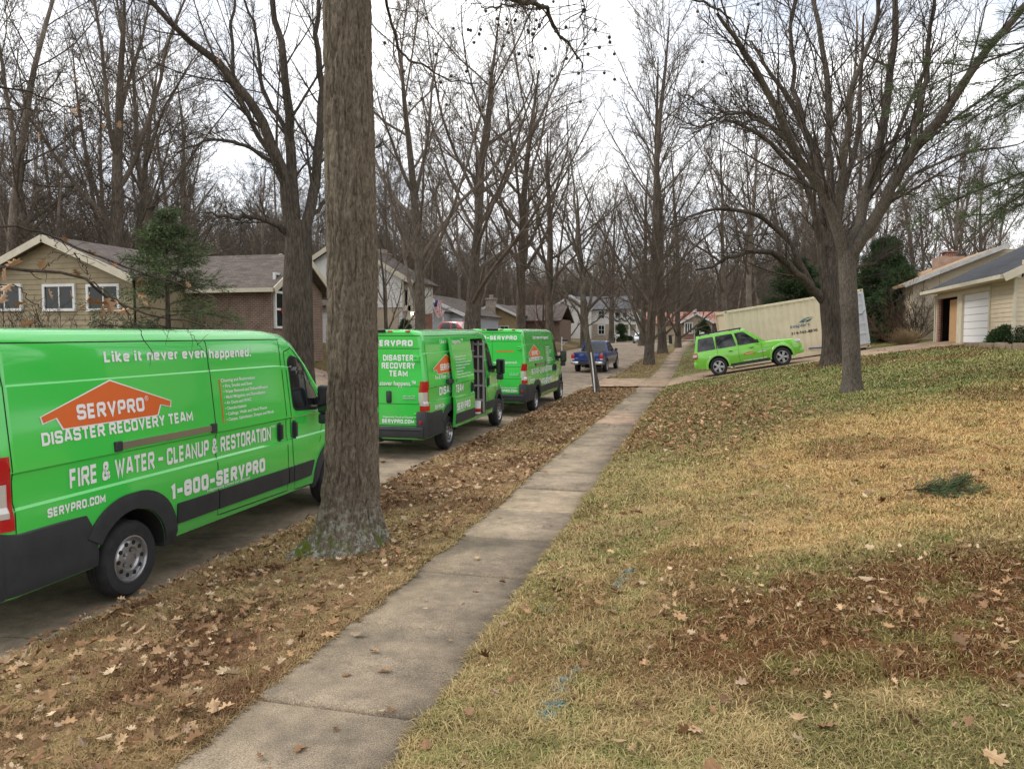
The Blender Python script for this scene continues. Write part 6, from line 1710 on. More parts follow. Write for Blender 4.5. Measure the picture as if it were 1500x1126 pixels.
# --- tan board house with the stone chimney
f = Face((-18, 84), (1, 0), (0, -1)); g0 = gz(-18, 84)
h4 = empty('house', (-18, 84, g0), 'tan vertical-board house with a pale stone chimney and brown roof, beyond the blue one', 'house')
s0, zp = f.from_px(723, 444); s1, ze = f.from_px(759, 461); kk = (zp - ze) / (s1 - s0)
m = MB(); wall_poly(m, f, [(s0 - 5.5, g0 - .6), (s1 - .2, g0 - .6), (s1 - .2, ze - .05), (s0, zp - .15), (s0 - 5.5, zp - .15 - kk * 5.5)], .2)
for i in range(26):
    x_ = s0 - 5.2 + (s1 - s0 + 4.9) * i / 25; zt_ = zp - .2 - kk * abs(x_ - s0); m.hexa([f.p(x_ - .03, g0 - .6, 0), f.p(x_ + .03, g0 - .6, 0), f.p(x_ + .03, g0 - .6, .03), f.p(x_ - .03, g0 - .6, .03), f.p(x_ - .03, zt_, 0), f.p(x_ + .03, zt_, 0), f.p(x_ + .03, zt_, .03), f.p(x_ - .03, zt_, .03)])
m.build('wall', 'board_tan', h4)
m = MB(); m.box(-18 + s0 - 5.4, -18 + s1 - .25, 84.25, 100, g0 - .6, ze - .1); m.build('wall_core', 'board_tan', h4)
m = MB(); gable_roof(m, (-18 + s0, 83.5, zp), (-18 + s0, 106, zp), (1, 0), s1 - s0, zp - ze); gable_roof(m, (-18 + s1 - 3, 92, zp + .1), (-18 + s1 + 4.2, 92, zp + .1), (0, 1), 4.5, 2.0); m.build('roof', 'roof_brown', h4)
m = MB(); m.box(-18 + s1 - 3, -18 + s1 + 3.9, 88.2, 95.8, g0 - .6, zp - 1.7); m.build('wing_wall', 'brick_brown', h4)
m = MB(); rake(m, (-18 + s0, 83.45, zp - .1), (-18 + s1, 83.45, ze - .1), .06, .26); rake(m, (-18 + s0, 83.45, zp - .1), (-18 + s0 - 5.6, 83.45, zp - .1 - 5.6 * kk), .06, .26); m.build('rake_board', 'trim_white', h4)
fc = Face((-18, 82.6), (1, 0), (0, -1)); c0, z1 = fc.from_px(711, 438); c1, _ = fc.from_px(723, 438)
m = MB(); m.box(-18 + c0, -18 + c1, 82.7, 83.9, g0 - .6, z1).box(-18 + c0 - .08, -18 + c1 + .08, 82.6, 84, z1 - .05, z1 + .12).box(-18 + c0 + .3, -18 + c1 - .3, 83.1, 83.5, z1 + .12, z1 + .5); m.build('chimney', 'stone_pale', h4)
window(f, s0 + .8, s0 + 1.7, g0 + .5, g0 + 1.6, h4, 2, 2, .1)

# --- white colonial house with the garlanded porch
f = Face((-18, 127), (1, 0), (0, -1)); g0 = gz(-16, 127)
h6 = empty('house', (-18, 127, g0), 'white two-storey colonial house with dark garlands on its upper porch railing', 'house')
s0, zE0 = f.from_px(814, 446); sp_, zp = f.from_px(836, 432); s1, zE = f.from_px(868, 452)
m = MB(); laps(m, f, [(s0 + .3, g0 - .5), (s1 - .3, g0 - .5), (s1 - .3, zE), (sp_, zp - .25), (s0 + .3, zE0 - .2)], .22, .02); m.build('gable_wall', 'siding_white', h6, fixn=False)
fb_ = Face((-18, 129), (1, 0), (0, -1)); t0, zt = fb_.from_px(866, 453); t1, _ = fb_.from_px(899, 453); t2, _ = fb_.from_px(934, 460)
m = MB(); laps(m, fb_, [(t0 - 1, g0 + 2.6), (t1, g0 + 2.6), (t1, zt), (t0 - 1, zt)], .22, .02); laps(m, Face((-18, 131.4), (1, 0), (0, -1)), [(t1 - .1, g0 - .5), (t2, g0 - .5), (t2, zt), (t1 - .1, zt)], .22, .02); m.build('wall', 'siding_white', h6, fixn=False)
m = MB(); m.box(-18 + t0 - 1, -18 + t1, 129.02, 129.3, g0 - .5, g0 + 2.6); m.build('brick_wall', 'brick_pale', h6)
m = MB(); m.box(-18 + s0 + .35, -18 + s1 - .35, 127.1, 137, g0 - .5, zE).box(-18 + t0, -18 + t1, 129.3, 137, g0 - .5, zt).box(-18 + t1 - .2, -18 + t2, 131.5, 137, g0 - .5, zt); m.build('wall_core', 'siding_white', h6)
_, zr_ = Face((-18, 133), (1, 0), (0, -1)).from_px(880, 434)
m = MB(); gable_roof(m, (-18 + s0 + .6, 133, zr_), (-18 + t2 - 1, 133, zr_), (0, 1), 4.6, zr_ - zt); gable_roof(m, (-18 + sp_, 126.6, zp), (-18 + sp_, 134, zp), (1, 0), s1 - sp_, zp - zE); m.build('roof', 'roof_grey', h6)
m = MB()
rake(m, (-18 + sp_, 126.55, zp - .15), (-18 + s1, 126.55, zE - .15), .08, .35); rake(m, (-18 + sp_, 126.55, zp - .15), (-18 + s0, 126.55, zp - .15 - (zp - zE) / (s1 - sp_) * (sp_ - s0)), .08, .35); m.build('rake_board', 'trim_white', h6)
for (pa, pb, ya, yb) in ((877, 885, 456, 466), (877, 885, 477, 489)):
    a, z1 = fb_.from_px(pa, ya); b, z0 = fb_.from_px(pb, yb); window(fb_, a, b, z0, z1, h6, 2, 2, .16)
fp = Face((-18, 129.0), (1, 0), (0, -1)); _, zd = fp.from_px(915, 473); _, zrl = fp.from_px(915, 465)
m = MB(); m.box(-18 + t1, -18 + t2, 129, 131.4, zd - .25, zd)
for i in range(4): x_ = -18 + lerp(t1 + .12, t2 - .12, i / 3); m.box(x_ - .13, x_ + .13, 128.95, 129.2, g0 - .5, zt)
m.box(-18 + t1, -18 + t2, 128.98, 129.06, zrl - .1, zrl)
for i in range(40): x_ = -18 + lerp(t1 + .2, t2 - .2, i / 39); m.box(x_ - .035, x_ + .035, 128.99, 129.05, zd, zrl)
pc = m.build('porch', 'trim_white', h6)
m = MB()
for i in range(3):
    xa, xb = -18 + lerp(t1, t2, i / 3), -18 + lerp(t1, t2, (i + 1) / 3)
    m.tube([(lerp(xa, xb, t / 8), 128.9, zrl - .05 - .5 * math.sin(math.pi * t / 8)) for t in range(9)], .10, 7)
m.build('garland', 'garland_green', pc)
fq = Face((-18, 131.4), (1, 0), (0, -1))
for (pa, pb, ya, yb) in ((902, 908, 458, 470), (912, 918, 458, 470), (908, 914, 478, 490)):
    a, z1 = fq.from_px(pa, ya); b, z0 = fq.from_px(pb, yb); window(fq, a, b, z0, z1, h6, 1, 2, .12)
# its low garage wing at the left
m = MB(); w0, _ = f.from_px(800, 470); m.box(-18 + w0, -18 + s0 + .3, 126, 135, g0 - .5, g0 + 2.7); wg = m.build('garage_wing', 'brick_pale', h6)
m = MB(); _, zg = Face((-18, 130), (1, 0), (0, -1)).from_px(790, 449); gable_roof(m, (-18 + w0 - .4, 130.5, zg), (-18 + s0 + .6, 130.5, zg), (0, 1), 5, 2.4); m.build('garage_roof', 'roof_brown', wg)

# --- salmon-roofed house that closes the street
f = Face((-4, 137), (1, 0), (0, -1)); g0 = gz(-2, 137)
h7 = empty('house', (-4, 137, g0), 'low beige house with a salmon-red roof at the end of the street', 'house')
s0, zt = f.from_px(946, 473); s1, ze = f.from_px(1006, 473); _, zrg = Face((-4, 142), (1, 0), (0, -1)).from_px(975, 457)
m = MB(); laps(m, f, [(s0, g0 - .6), (s1, g0 - .6), (s1, zt), (s0, zt)], .22, .02); m.build('wall', 'stucco_beige', h7, fixn=False)
fg = Face((-4, 134), (1, 0), (0, -1)); a0, zA = fg.from_px(999, 472); ap, zp = fg.from_px(1021, 458); a1, _ = fg.from_px(1046, 474)
m = MB(); m.box(-4 + s0, -4 + s1, 137.1, 147, g0 - .6, zt).box(-4 + a0 + .3, -4 + a1 - .3, 134.1, 147, g0 - .6, zA - .1); m.build('wall_core', 'stucco_beige', h7)
m = MB(); wall_poly(m, fg, [(a0 + .3, g0 - .6), (a1 - .3, g0 - .6), (a1 - .3, g0 + .9), (a0 + .3, g0 + .9)], .1); m.build('brick_base', 'brick_red', h7)
m = MB(); wall_poly(m, fg, [(a0 + .3, g0 + .92), (a1 - .3, g0 + .92), (a1 - .3, zA - .05), (ap, zp - .25), (a0 + .3, zA - .05)], .1); m.build('gable_wall', 'stucco_beige', h7)
m = MB(); gable_roof(m, (-4 + s0 - .5, 142, zrg), (-4 + a1 + 4, 142, zrg), (0, 1), 5.6, zrg - zt + .1); gable_roof(m, (-4 + ap, 133.5, zp), (-4 + ap, 143, zp), (1, 0), a1 - ap, zp - zA); m.build('roof', 'roof_salmon', h7)
m = MB(); rake(m, (-4 + ap, 133.45, zp - .14), (-4 + a1, 133.45, zA - .14), .08, .32); rake(m, (-4 + ap, 133.45, zp - .14), (-4 + ap * 2 - a1, 133.45, zA - .14), .08, .32); m.build('rake_board', 'trim_white', h7)
a, z1 = fg.from_px(1004, 474); b, z0 = fg.from_px(1013, 487); window(fg, a, b, z0, z1, h7, 3, 1, .22, bar=.14)
m = MB(); m.lathe([(.25, 0), (.25, .9), (.32, .95), (.32, 1.1)], 10, Matrix.Translation((-4 + lerp(s0, s1, .75), 142, zrg - .2))); m.build('chimney', 'brick_red', h7)

# --- cream garage house on the right
GX = 9.5
f = Face((GX, 36.9), (0, -1), (-1, 0)); g0 = gz(GX, 33)
h5 = empty('house', (GX, 32, g0), 'cream clapboard garage house with a black roof, one garage door open and one shut', 'house')
sN, _ = f.from_px(1487, 450)
_, zA = f.from_px(1355, 428); _, zB = f.from_px(1470, 410); zE = (zA + zB) / 2 - .12
d0, _ = f.from_px(1372, 460); d1, _ = f.from_px(1404, 460); _, zD = f.from_px(1388, 435); e0, _ = f.from_px(1411, 460); e1, _ = f.from_px(1450, 460); _, zD2 = f.from_px(1430, 430)
zD = (zD + zD2) / 2; zF = g0 - .6; zdr = gz(GX, 34) + .02
m = MB(); laps(m, f, [(0, zD + .1), (sN, zD + .1), (sN, zE), (0, zE)], .15, .02); laps(m, f, [(e1 + .1, zF), (sN, zF), (sN, zD + .1), (e1 + .1, zD + .1)], .15, .02)
fn = Face((GX, 36.9 - sN), (1, 0), (0, -1)); kR = .5
laps(m, fn, [(0, zF), (6.5, zF), (6.5, zE + 6.5 * kR * .5), (0, zE)], .15, .02)
m.build('wall', 'siding_cream', h5, fixn=False)
m = MB(); m.box(GX + .02, GX + .2, 36.9 - d0, 36.9, zF, zE).box(GX - .03, GX + .05, 36.9 - .30, 36.93, zF, zD + .1)
m.build('brick_pier', 'brick_red', h5)
m = MB(); m.box(GX + .02, GX + .2, 36.9 - e0 + .12, 36.9 - d1 - .12, zF, zE).box(GX + .02, GX + .2, 36.9 - sN + .02, 36.9 - e1 - .05, zF, zE).box(GX + .02, GX + .2, 36.9 - sN + .02, 36.9 - .02, zD + .12, zE)
m.box(GX + .22, GX + 7, 36.9 - sN + .03, 36.9 - sN + .2, zF, zE + .6); m.build('wall_core', 'siding_cream', h5)
m = MB()
for (a, b) in ((d0 - .14, d0), (d1, e0), (e1, e1 + .12)): m.box(GX - .06, GX + .12, 36.9 - b, 36.9 - a, zF, zD)
m.box(GX - .06, GX + .12, 36.9 - e1 - .12, 36.9 - d0 + .14, zD, zD + .14).box(GX - .06, GX + .02, 36.9 - sN - .06, 36.9 - sN + .09, zF, zE); m.build('door_frame', 'trim_cream', h5)
m = MB(); npn = 7
for k in range(npn): za, zb2 = lerp(zdr, zD, k / npn), lerp(zdr, zD, (k + 1) / npn); m.bbox(GX + .03, GX + .075, 36.9 - e1, 36.9 - e0, za + .006, zb2 - .006, .012)
m.build('garage_door', 'door_white', h5)
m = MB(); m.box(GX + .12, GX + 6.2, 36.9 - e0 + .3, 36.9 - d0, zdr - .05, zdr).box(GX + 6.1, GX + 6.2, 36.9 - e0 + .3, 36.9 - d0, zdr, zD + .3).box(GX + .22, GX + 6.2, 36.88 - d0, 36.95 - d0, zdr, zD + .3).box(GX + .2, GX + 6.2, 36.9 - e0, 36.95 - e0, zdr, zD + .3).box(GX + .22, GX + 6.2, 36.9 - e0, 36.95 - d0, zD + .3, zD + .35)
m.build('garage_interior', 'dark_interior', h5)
m = MB(); eZ = zE + .10
m.slab((GX - .5, 37.4, eZ), (GX - .5, 36.9 - sN - .45, eZ), (GX + 7, 36.9 - sN - .45, eZ + 7.5 * kR), (GX + 7, 37.4, eZ + 7.5 * kR), .13)
m.slab((GX + 7, 37.4, eZ + 7.5 * kR), (GX + 7, 36.9 - sN - .45, eZ + 7.5 * kR), (GX + 14.5, 36.9 - sN - .45, eZ), (GX + 14.5, 37.4, eZ), .13)
m.build('roof', 'roof_black', h5)
m = MB(); m.bar((GX - .56, 37.4, eZ - .06), (GX - .56, 36.9 - sN - .45, eZ - .06), .11, .13); rake(m, (GX - .5, 36.9 - sN - .49, eZ - .1), (GX + 7, 36.9 - sN - .49, eZ - .1 + 7.5 * kR), .06, .24)
m.box(GX - .48, GX + .0, 36.9 - sN - .40, 37.35, zE + .0, zE + .04); m.box(GX - .05, GX + .03, 36.84, 36.95, zF, zE - .05); m.build('gutter', 'trim_cream', h5)
lf = empty('flood_lamp', (GX - .12, 36.9 - f.from_px(1437, 414)[0], f.from_px(1437, 414)[1]), parent=h5); lf.location = lf.location - h5.location
bl = base_of(lf); m = MB(); m.bbox(bl.x - .02, bl.x + .12, bl.y - .06, bl.y + .06, bl.z - .05, bl.z + .05, .01); m.build('lamp_base', 'trim_white', lf)
m = MB()
for s in (-1, 1): m.lathe([(.02, -.10), (.05, .02), (.055, .04), (0, .05)], 12, Matrix.Translation((bl.x - .10, bl.y + s * .13, bl.z)) @ Matrix.Rotation(R_(-120), 4, 'Y'))
m.build('lamp_bulb', 'lamp_glow', lf)
# taller part behind with its white rake and chimneys
f2 = Face((GX, 41.0), (1, 0), (0, -1)); a, z0 = f2.from_px(1321, 417); b, z1 = f2.from_px(1472, 358); kk = (z1 - z0) / (b - a)
m = MB(); laps(m, f2, [(a + .5, zF), (b + 2, zF), (b + 2, z1 - .2), (b, z1 - .2), (a + .5, z0 + .5 * kk - .25)], .15, .02); m.build('rear_wall', 'siding_cream', h5, fixn=False)
m = MB(); m.box(GX + a + .55, GX + b + 3, 41.05, 54, zF, z0); m.build('rear_core', 'siding_cream', h5)
m = MB(); m.slab((GX + a, 54, z0), (GX + a, 40.5, z0), (GX + b, 40.5, z1), (GX + b, 54, z1), .13); m.build('rear_roof', 'roof_tan', h5)
m = MB(); rake(m, (GX + a, 40.46, z0 - .08), (GX + b, 40.46, z1 - .08), .07, .20); m.build('rake_board', 'trim_worn', h5)
f3 = Face((GX, 46), (1, 0), (0, -1)); a, z1 = f3.from_px(1375, 376); b, _ = f3.from_px(1414, 376)
m = MB(); m.box(GX + a, GX + b, 46, 47.2, z0, z1); ch = m.build('chimney', 'brick_tan', h5)
c_, z2 = f3.from_px(1395, 366); m = MB(); m.box(GX + c_ - .25, GX + c_ + .25, 46.3, 46.9, z1, z1 + .22).box(GX + c_ - .36, GX + c_ + .36, 46.2, 47, z1 + .24, z1 + .3); m.build('chimney_cap', 'brick_red', ch)
f4 = Face((GX, 48), (1, 0), (0, -1)); a, z1 = f4.from_px(1312, 396); b, zq = f4.from_px(1368, 396)
m = MB(); m.slab((GX + a, 47, z1 - 1.1), (GX + b, 47, z1 - 1.1), (GX + b, 50, z1), (GX + a, 50, z1), .15); m.slab((GX + a, 50, z1), (GX + b, 50, z1), (GX + b, 53, z1 - 1.1), (GX + a, 53, z1 - 1.1), .15); m.build('side_roof', 'roof_tan', h5)
m = MB(); m.box(GX + a + .4, GX + b, 47.4, 52.6, zF, z1 - 1.2); m.build('side_wall', 'siding_cream', h5)
# things standing in the garage mouth
m = MB(); m.bbox(GX + .10, GX + .42, 36.9 - d1 + .08, 36.9 - d1 + 1.55, zdr + .01, zdr + 1.75, .02); tag(m.build('carton', 'cardboard', None), 'tall brown cardboard carton standing in the open garage doorway', 'box')
m = MB(); m.bar((GX + .5, 36.9 - d0 - .35, zdr + .02), (GX + .9, 36.9 - d0 - .75, zdr + 1.1), .03, .03).bbox(GX + .7, GX + 1.1, 36.9 - d0 - .9, 36.9 - d0 - .55, zdr + .01, zdr + .25, .03)
tag(m.build('broom', 'steel_rim', None), 'pale broom leaning inside the dark open garage doorway', 'broom')
# planting bed edge
m = MB()
rng = np.random.default_rng(3); y_ = 36.9 - e1 - .1
while y_ > 36.9 - sN - 2.6:
    l = rng.uniform(.25, .45); hgt = rng.uniform(.13, .2); x_ = GX - .7 + rng.normal(0, .03); z_ = gz(x_, y_)
    m.bbox(x_ - .14, x_ + .14, y_ - l, y_ - .015, z_ - .1, z_ + hgt, .03); y_ -= l
tag(m.build('bed_edging', 'garage_stone', None, sharp=40), 'low rough stone edging of the bed in front of the cream garage wall', 'edging')
# ------------------------------------------------------------------ cream storage container on the driveway
mat('container_cream', (.68, .60, .42), rough=.55, var=.10, vscale=1.2, coat=.1)
mat('container_grey', (.50, .53, .56), rough=.5, var=.08, vscale=2)
mat('logo_blue', (.03, .10, .20), rough=.5); mat('logo_green', (.10, .27, .22), rough=.5); mat('logo_black', (.02, .018, .015), rough=.5)
cn = empty('storage_container', (0, 0, 0), 'cream corrugated storage container tilted up the driveway, lettered with a phone number', 'container')
Lc, Wc, Hc = 6.06, 2.44, 2.59
m = MB()
for (y, s) in ((.04, -1), (Wc - .04, 1)):
    xs_, k = [.16], 0; per = .278
    prof = []
    x = .14
    while x < Lc - .16:
        for dx, o in ((0, 0), (.07, 0), (.108, .024), (.178, .024), (.216, 0)): prof.append((x + dx, o))
        x += per
    prof = [p for p in prof if p[0] < Lc - .14]
    V = []
    for (px, o) in prof: V += [(px, y - s * o, .16), (px, y - s * o, Hc - .11)]
    m.add(V, [(2 * i, 2 * i + 2, 2 * i + 3, 2 * i + 1) for i in range(len(prof) - 1)])
x_ = []
V = []; ys2 = np.arange(.14, Wc - .1, .139)
for i, yy in enumerate(ys2): V += [(.05 + (.03 if i % 4 in (1, 2) else 0), yy, .16), (.05 + (.03 if i % 4 in (1, 2) else 0), yy, Hc - .11)]
m.add(V, [(2 * i, 2 * i + 1, 2 * i + 3, 2 * i + 2) for i in range(len(ys2) - 1)])
V = []; xs2 = np.arange(.1, Lc - .1, .10)
for i, xx in enumerate(xs2): V += [(xx, .06, Hc - .05 + (.022 if i % 4 in (1, 2) else 0)), (xx, Wc - .06, Hc - .05 + (.022 if i % 4 in (1, 2) else 0))]
m.add(V, [(2 * i, 2 * i + 2, 2 * i + 3, 2 * i + 1) for i in range(len(xs2) - 1)])
m.box(.06, Lc - .06, .06, Wc - .06, .14, .18)
m.build('panel', 'container_cream', cn, fixn=False)
m = MB()
for x0 in (0, Lc - .16):
    for y0 in (0, Wc - .16): m.box(x0, x0 + .16, y0, y0 + .16, .118, Hc - .118)
for y0 in (0, Wc - .07): m.box(.16, Lc - .16, y0, y0 + .07, Hc - .11, Hc - .03).box(.16, Lc - .16, y0, y0 + .07, .02, .16)
for x0 in (0, Lc - .08): m.box(x0, x0 + .08, .16, Wc - .16, Hc - .13, Hc - .02).box(x0, x0 + .08, .16, Wc - .16, .02, .16)
m.build('frame', 'container_cream', cn)
m = MB()
for x0 in (-.006, Lc - .172):
    for y0 in (-.006, Wc - .156):
        for z0 in (0, Hc - .118): m.bbox(x0, x0 + .178, y0, y0 + .162, z0, z0 + .118, .008)
cc = m.build('corner_casting', 'container_cream', cn)
m = MB()
for x0 in (.05, Lc - .13):
    for z0 in (.035, Hc - .085): m.box(x0, x0 + .07, -.008, -.005, z0, z0 + .05)
m.build('casting_hole', 'black_gap', cc)
m = MB()   # roof bows read as a scalloped top edge
for i in range(22): xx = .28 + i * .262; m.bbox(xx, xx + .15, .0, Wc, Hc - .05, Hc - .0, .015)
m.build('roof_rib', 'container_cream', cn)
# end door folded back along the side
m = MB(); x0, x1 = Lc - 1.19, Lc - .03
m.box(x0, x1, -.085, -.045, .17, Hc - .13)
dr = m.build('door', 'container_grey', cn)
m = MB()
for z0 in (.17, .62, 1.05, 1.48, 1.9, Hc - .24): m.bbox(x0, x1, -.115, -.087, z0, z0 + .10, .01)
m.bbox(x0, x0 + .10, -.12, -.088, .28, Hc - .25, .01).bbox(x1 - .12, x1, -.12, -.088, .28, Hc - .25, .01); m.build('door_frame', 'container_grey', dr)
m = MB(); m.tube([(x0 - .04, -.10, 1.62), (x1 - .2, -.15, 1.50), (x1 + .03, -.1, 1.72)], .012, 6).tube([(x1 + .01, -.07, .1), (x1 + .01, -.07, Hc - .1)], .018, 8); m.build('door_rod', 'black_plastic', dr)
# lettering follows the panel's outer ribs
def cont_text(body, x0, x1, z0, cap, mname, bold, nm='lettering', shear=.0):
    v, f_, w = text_mesh(body, bold); q = MB(); q.add([(x0 + p[0] * (x1 - x0) / w + shear * p[1] * cap, (.0355 - .0) if False else .0385, z0 + p[1] * cap) for p in v], f_); return q.build(nm, mname, cn)
cont_text('seapiers', 2.78, 3.62, 1.36, .17, 'logo_blue', .01)
cont_text('314-565-8830', 2.78, 3.92, 1.06, .12, 'logo_black', .03)
def swoosh(pts_top, pts_bot, mname, nm, y=.0345):
    q = MB(); n = len(pts_top); q.add([(x, y, z) for x, z in pts_top] + [(x, y, z) for x, z in pts_bot], [(i, i + 1, n + i + 1, n + i) for i in range(n - 1)]); return q.build(nm, mname, cn, fixn=False)
arc = lambda x0, z0, x1, z1, h, n=14: [(lerp(x0, x1, i / n), lerp(z0, z1, i / n) + h * math.sin(math.pi * i / n)) for i in range(n + 1)]
swoosh(arc(3.08, 1.50, 3.88, 1.68, .13), arc(3.08, 1.50, 3.88, 1.68, .075), 'logo_green', 'logo')
swoosh(arc(3.18, 1.54, 3.62, 1.60, .07), arc(3.18, 1.54, 3.62, 1.60, .02), 'logo_blue', 'logo', .034)
swoosh(arc(3.42, 1.52, 3.78, 1.65, .035), arc(3.42, 1.52, 3.78, 1.65, -.03), 'logo_black', 'logo', .0335)
swoosh(arc(3.28, 1.535, 3.44, 1.56, .03), arc(3.28, 1.535, 3.44, 1.56, -.005), 'logo_black', 'logo', .0335)
p0 = sight(1060, 456, 34.6); th_ = R_(9.2); ph_ = R_(9)
ctop = Vector(p0); ax = Vector((math.cos(ph_) * math.cos(th_), math.sin(ph_) * math.cos(th_), math.sin(th_)))
cn.rotation_euler = (0, -th_, ph_)
Rm = cn.rotation_euler.to_matrix(); cn.location = ctop - Rm @ Vector((0, 0, Hc))
# steel trailer frame and wheels it rides on
tr = empty('trailer', cn.location, 'dark low steel trailer under the right end of the cream container', 'trailer')
m = MB()
for y in (.5, 1.94): m.bar(Rm @ Vector((2.6, y, -.09)), Rm @ Vector((6.0, y, -.09)), .12, .16, Rm @ Vector((0, 0, 1)))
m.bar(Rm @ Vector((3.4, -.05, .36)), Rm @ Vector((4.9, -.14, .22)), .05, .06)
m.build('chassis', 'blue_paint', tr, world=False)
for (xx, yy, s) in ((5.55, .25, -1), (4.9, .25, -1), (5.55, 2.2, 1), (4.9, 2.2, 1)):
    wpos = Rm @ Vector((xx, yy, -.26)); w = empty('wheel', wpos, parent=tr)
    m = MB(); m.lathe([(.08, -.1), (.24, -.1), (.27, -.06), (.27, .06), (.24, .1), (.08, .1)], 24, (Matrix.Rotation(ph_, 4, 'Z') @ Matrix.Rotation(R_(90), 4, 'X'))); m.build('tyre', 'tyre_rubber', w, sharp=40, world=False)

# ------------------------------------------------------------------ evergreens and shrubs
def conifer(seed, H, Rb, m, label, name='conifer_tree', nb=90, dens=1.0, droop=-.05, size=.16, core=.2, shape=1.0, f0=.04, group=None):
    """trunk, tiers of boughs, sprays of small needles along every bough"""
    rng = np.random.default_rng(seed); t = empty(name, (0, 0, 0), label, 'tree', group)
    T = Tubes(); pts, rad = grow(rng, np.array([[0, 0, -.15]]), np.array([[0, 0, 1.0]]), np.array([H]), np.array([.03 + H * .014]), np.array([.012]), 12, .015, .02); T.add(pts, rad, 8)
    f = np.sort(rng.uniform(f0, .985, nb)); x = f * 11; i = np.minimum(x.astype(int), 10); w = (x - i)[:, None]
    P = pts[0, i] * (1 - w) + pts[0, i + 1] * w; az = np.arange(nb) * 2.399 + rng.normal(0, .5, nb)
    el = lerp(-.12, .55, f) + rng.normal(0, .12, nb); D = np.stack([np.cos(az) * np.cos(el), np.sin(az) * np.cos(el), np.sin(el)], -1)
    prof = np.interp(f, [0, .12, .5, 1], [.82, 1, .66, .06]) if shape == 1.0 else np.interp(f, [0, .15, .6, .9, 1], [.8, 1, .95, .5, .08])
    L = Rb * prof * rng.uniform(.62, 1.18, nb)
    b, br = grow(rng, P, D, L, np.full(nb, .02), np.full(nb, .006), 8, .07, droop); T.add(b, br, 4)
    Pb, D2, L2, q = spawn(rng, b, br, L, 9, .15, 1, R_(30), R_(65), .38, .4, .6, .005, flat=.5); s, sr = grow(rng, Pb, D2, L2, q, np.full(len(q), .003), 5, .08, droop * .6); T.add(s, sr, 3)
    T.build('trunk', 'bark_dark', t)
    pp = np.concatenate([b[:, 2:].reshape(-1, 3), s.reshape(-1, 3)]); dd = np.concatenate([np.repeat(norm(b[:, -1] - b[:, 0]), 6, 0), np.repeat(norm(s[:, -1] - s[:, 0]), 5, 0)])
    leaf_cards(rng, pp, size, max(1, int(10 * dens)), .055 * size / .16 + .02, 'crown', m, t, aspect=.17, dirs=dd)
    return t
def put_at(o, px, d, s=1.0, rz=0.0): X, Y = col_at(px, d); place(o, X, Y, s, rz, .05)
put_at(conifer(3, 5.5, 2.75, 'needle_blue', 'green spruce-like evergreen growing in front of the tan clapboard house', nb=70, dens=.75, size=.14), 248, 24.5)
put_at(conifer(4, 5.6, 1.7, 'needle_dark', 'dense dark evergreen behind the top right corner of the cream container', nb=150, dens=1.4, shape=2), 1291, 42)
put_at(conifer(5, 4.6, 1.6, 'needle_dark', 'dark evergreen rising behind the middle of the cream container', nb=130, dens=1.4, shape=2), 1168, 46, 1.15)
put_at(conifer(6, 4.0, 1.3, 'needle_dark', 'dark bushy evergreen beside the cream siding, lower right of the tall one', nb=120, dens=1.4, shape=2), 1314, 40.0, .95)
put_at(conifer(8, 3.2, 1.2, 'needle_dark', 'small dark evergreen by the bay window of the salmon-roofed house', nb=90, dens=1.2, shape=2), 1030, 128)
put_at(conifer(9, 2.1, .6, 'needle_dark', 'little cone evergreen beside the door under the balcony', nb=60, dens=1.0), 594, 45.3)
put_at(conifer(12, 3.0, .9, 'needle_dark', 'rounded evergreen by the porch of the white colonial house', nb=60, dens=1.0, shape=2), 909, 121)
def shrub(name, seed, rx, ry, rz, m, label, n=2600, size=.055, per=3, cat='shrub'):
    rng = np.random.default_rng(seed); t = empty(name, (0, 0, 0), label, cat)
    d = norm(rng.normal(0, 1, (n, 3))); d[:, 2] = np.abs(d[:, 2]) * 1.0 - .12
    lump = .86 + .22 * fbm(d[:, 0] * 2.5 + 5, d[:, 1] * 2.5 + d[:, 2] * 2, seed, 3)
    r = rng.uniform(.55, 1, n) ** .5 * lump
    P = np.stack([d[:, 0] * r * rx, d[:, 1] * r * ry, np.clip(d[:, 2] * r * rz * .95 + rz * .1, .03, None)], -1)
    leaf_cards(rng, P, size, per, .03, 'foliage', m, t, aspect=.6, dirs=norm(P + np.array([0, 0, .4])))
    T = Tubes(); N = 26; b, br = grow(rng, np.tile([[0, 0, -.05]], (N, 1)), norm(rng.normal(0, .6, (N, 3)) + [0, 0, .8]), rng.uniform(.5, .95, N) * min(rx, rz), np.full(N, .012), np.full(N, .005), 5, .1, 0); T.add(b, br, 4); T.build('stem', 'bark_dark', t)
    return t
put_at(shrub('boxwood_shrub', 4, 1.25, .85, .80, 'box_leaf', 'clipped dark green boxwood against the cream garage wall', 6200), 1506, 25.2)
put_at(shrub('round_shrub', 6, .55, .55, .55, 'box_leaf', 'small round bright green shrub below the tall window of the brick wing', 1800), 403, 29.5)
put_at(shrub('low_hedge', 7, 2.6, .7, 1.0, 'box_leaf', 'low dark hedge in front of the porch of the white colonial house', 3000, .12), 921, 124)
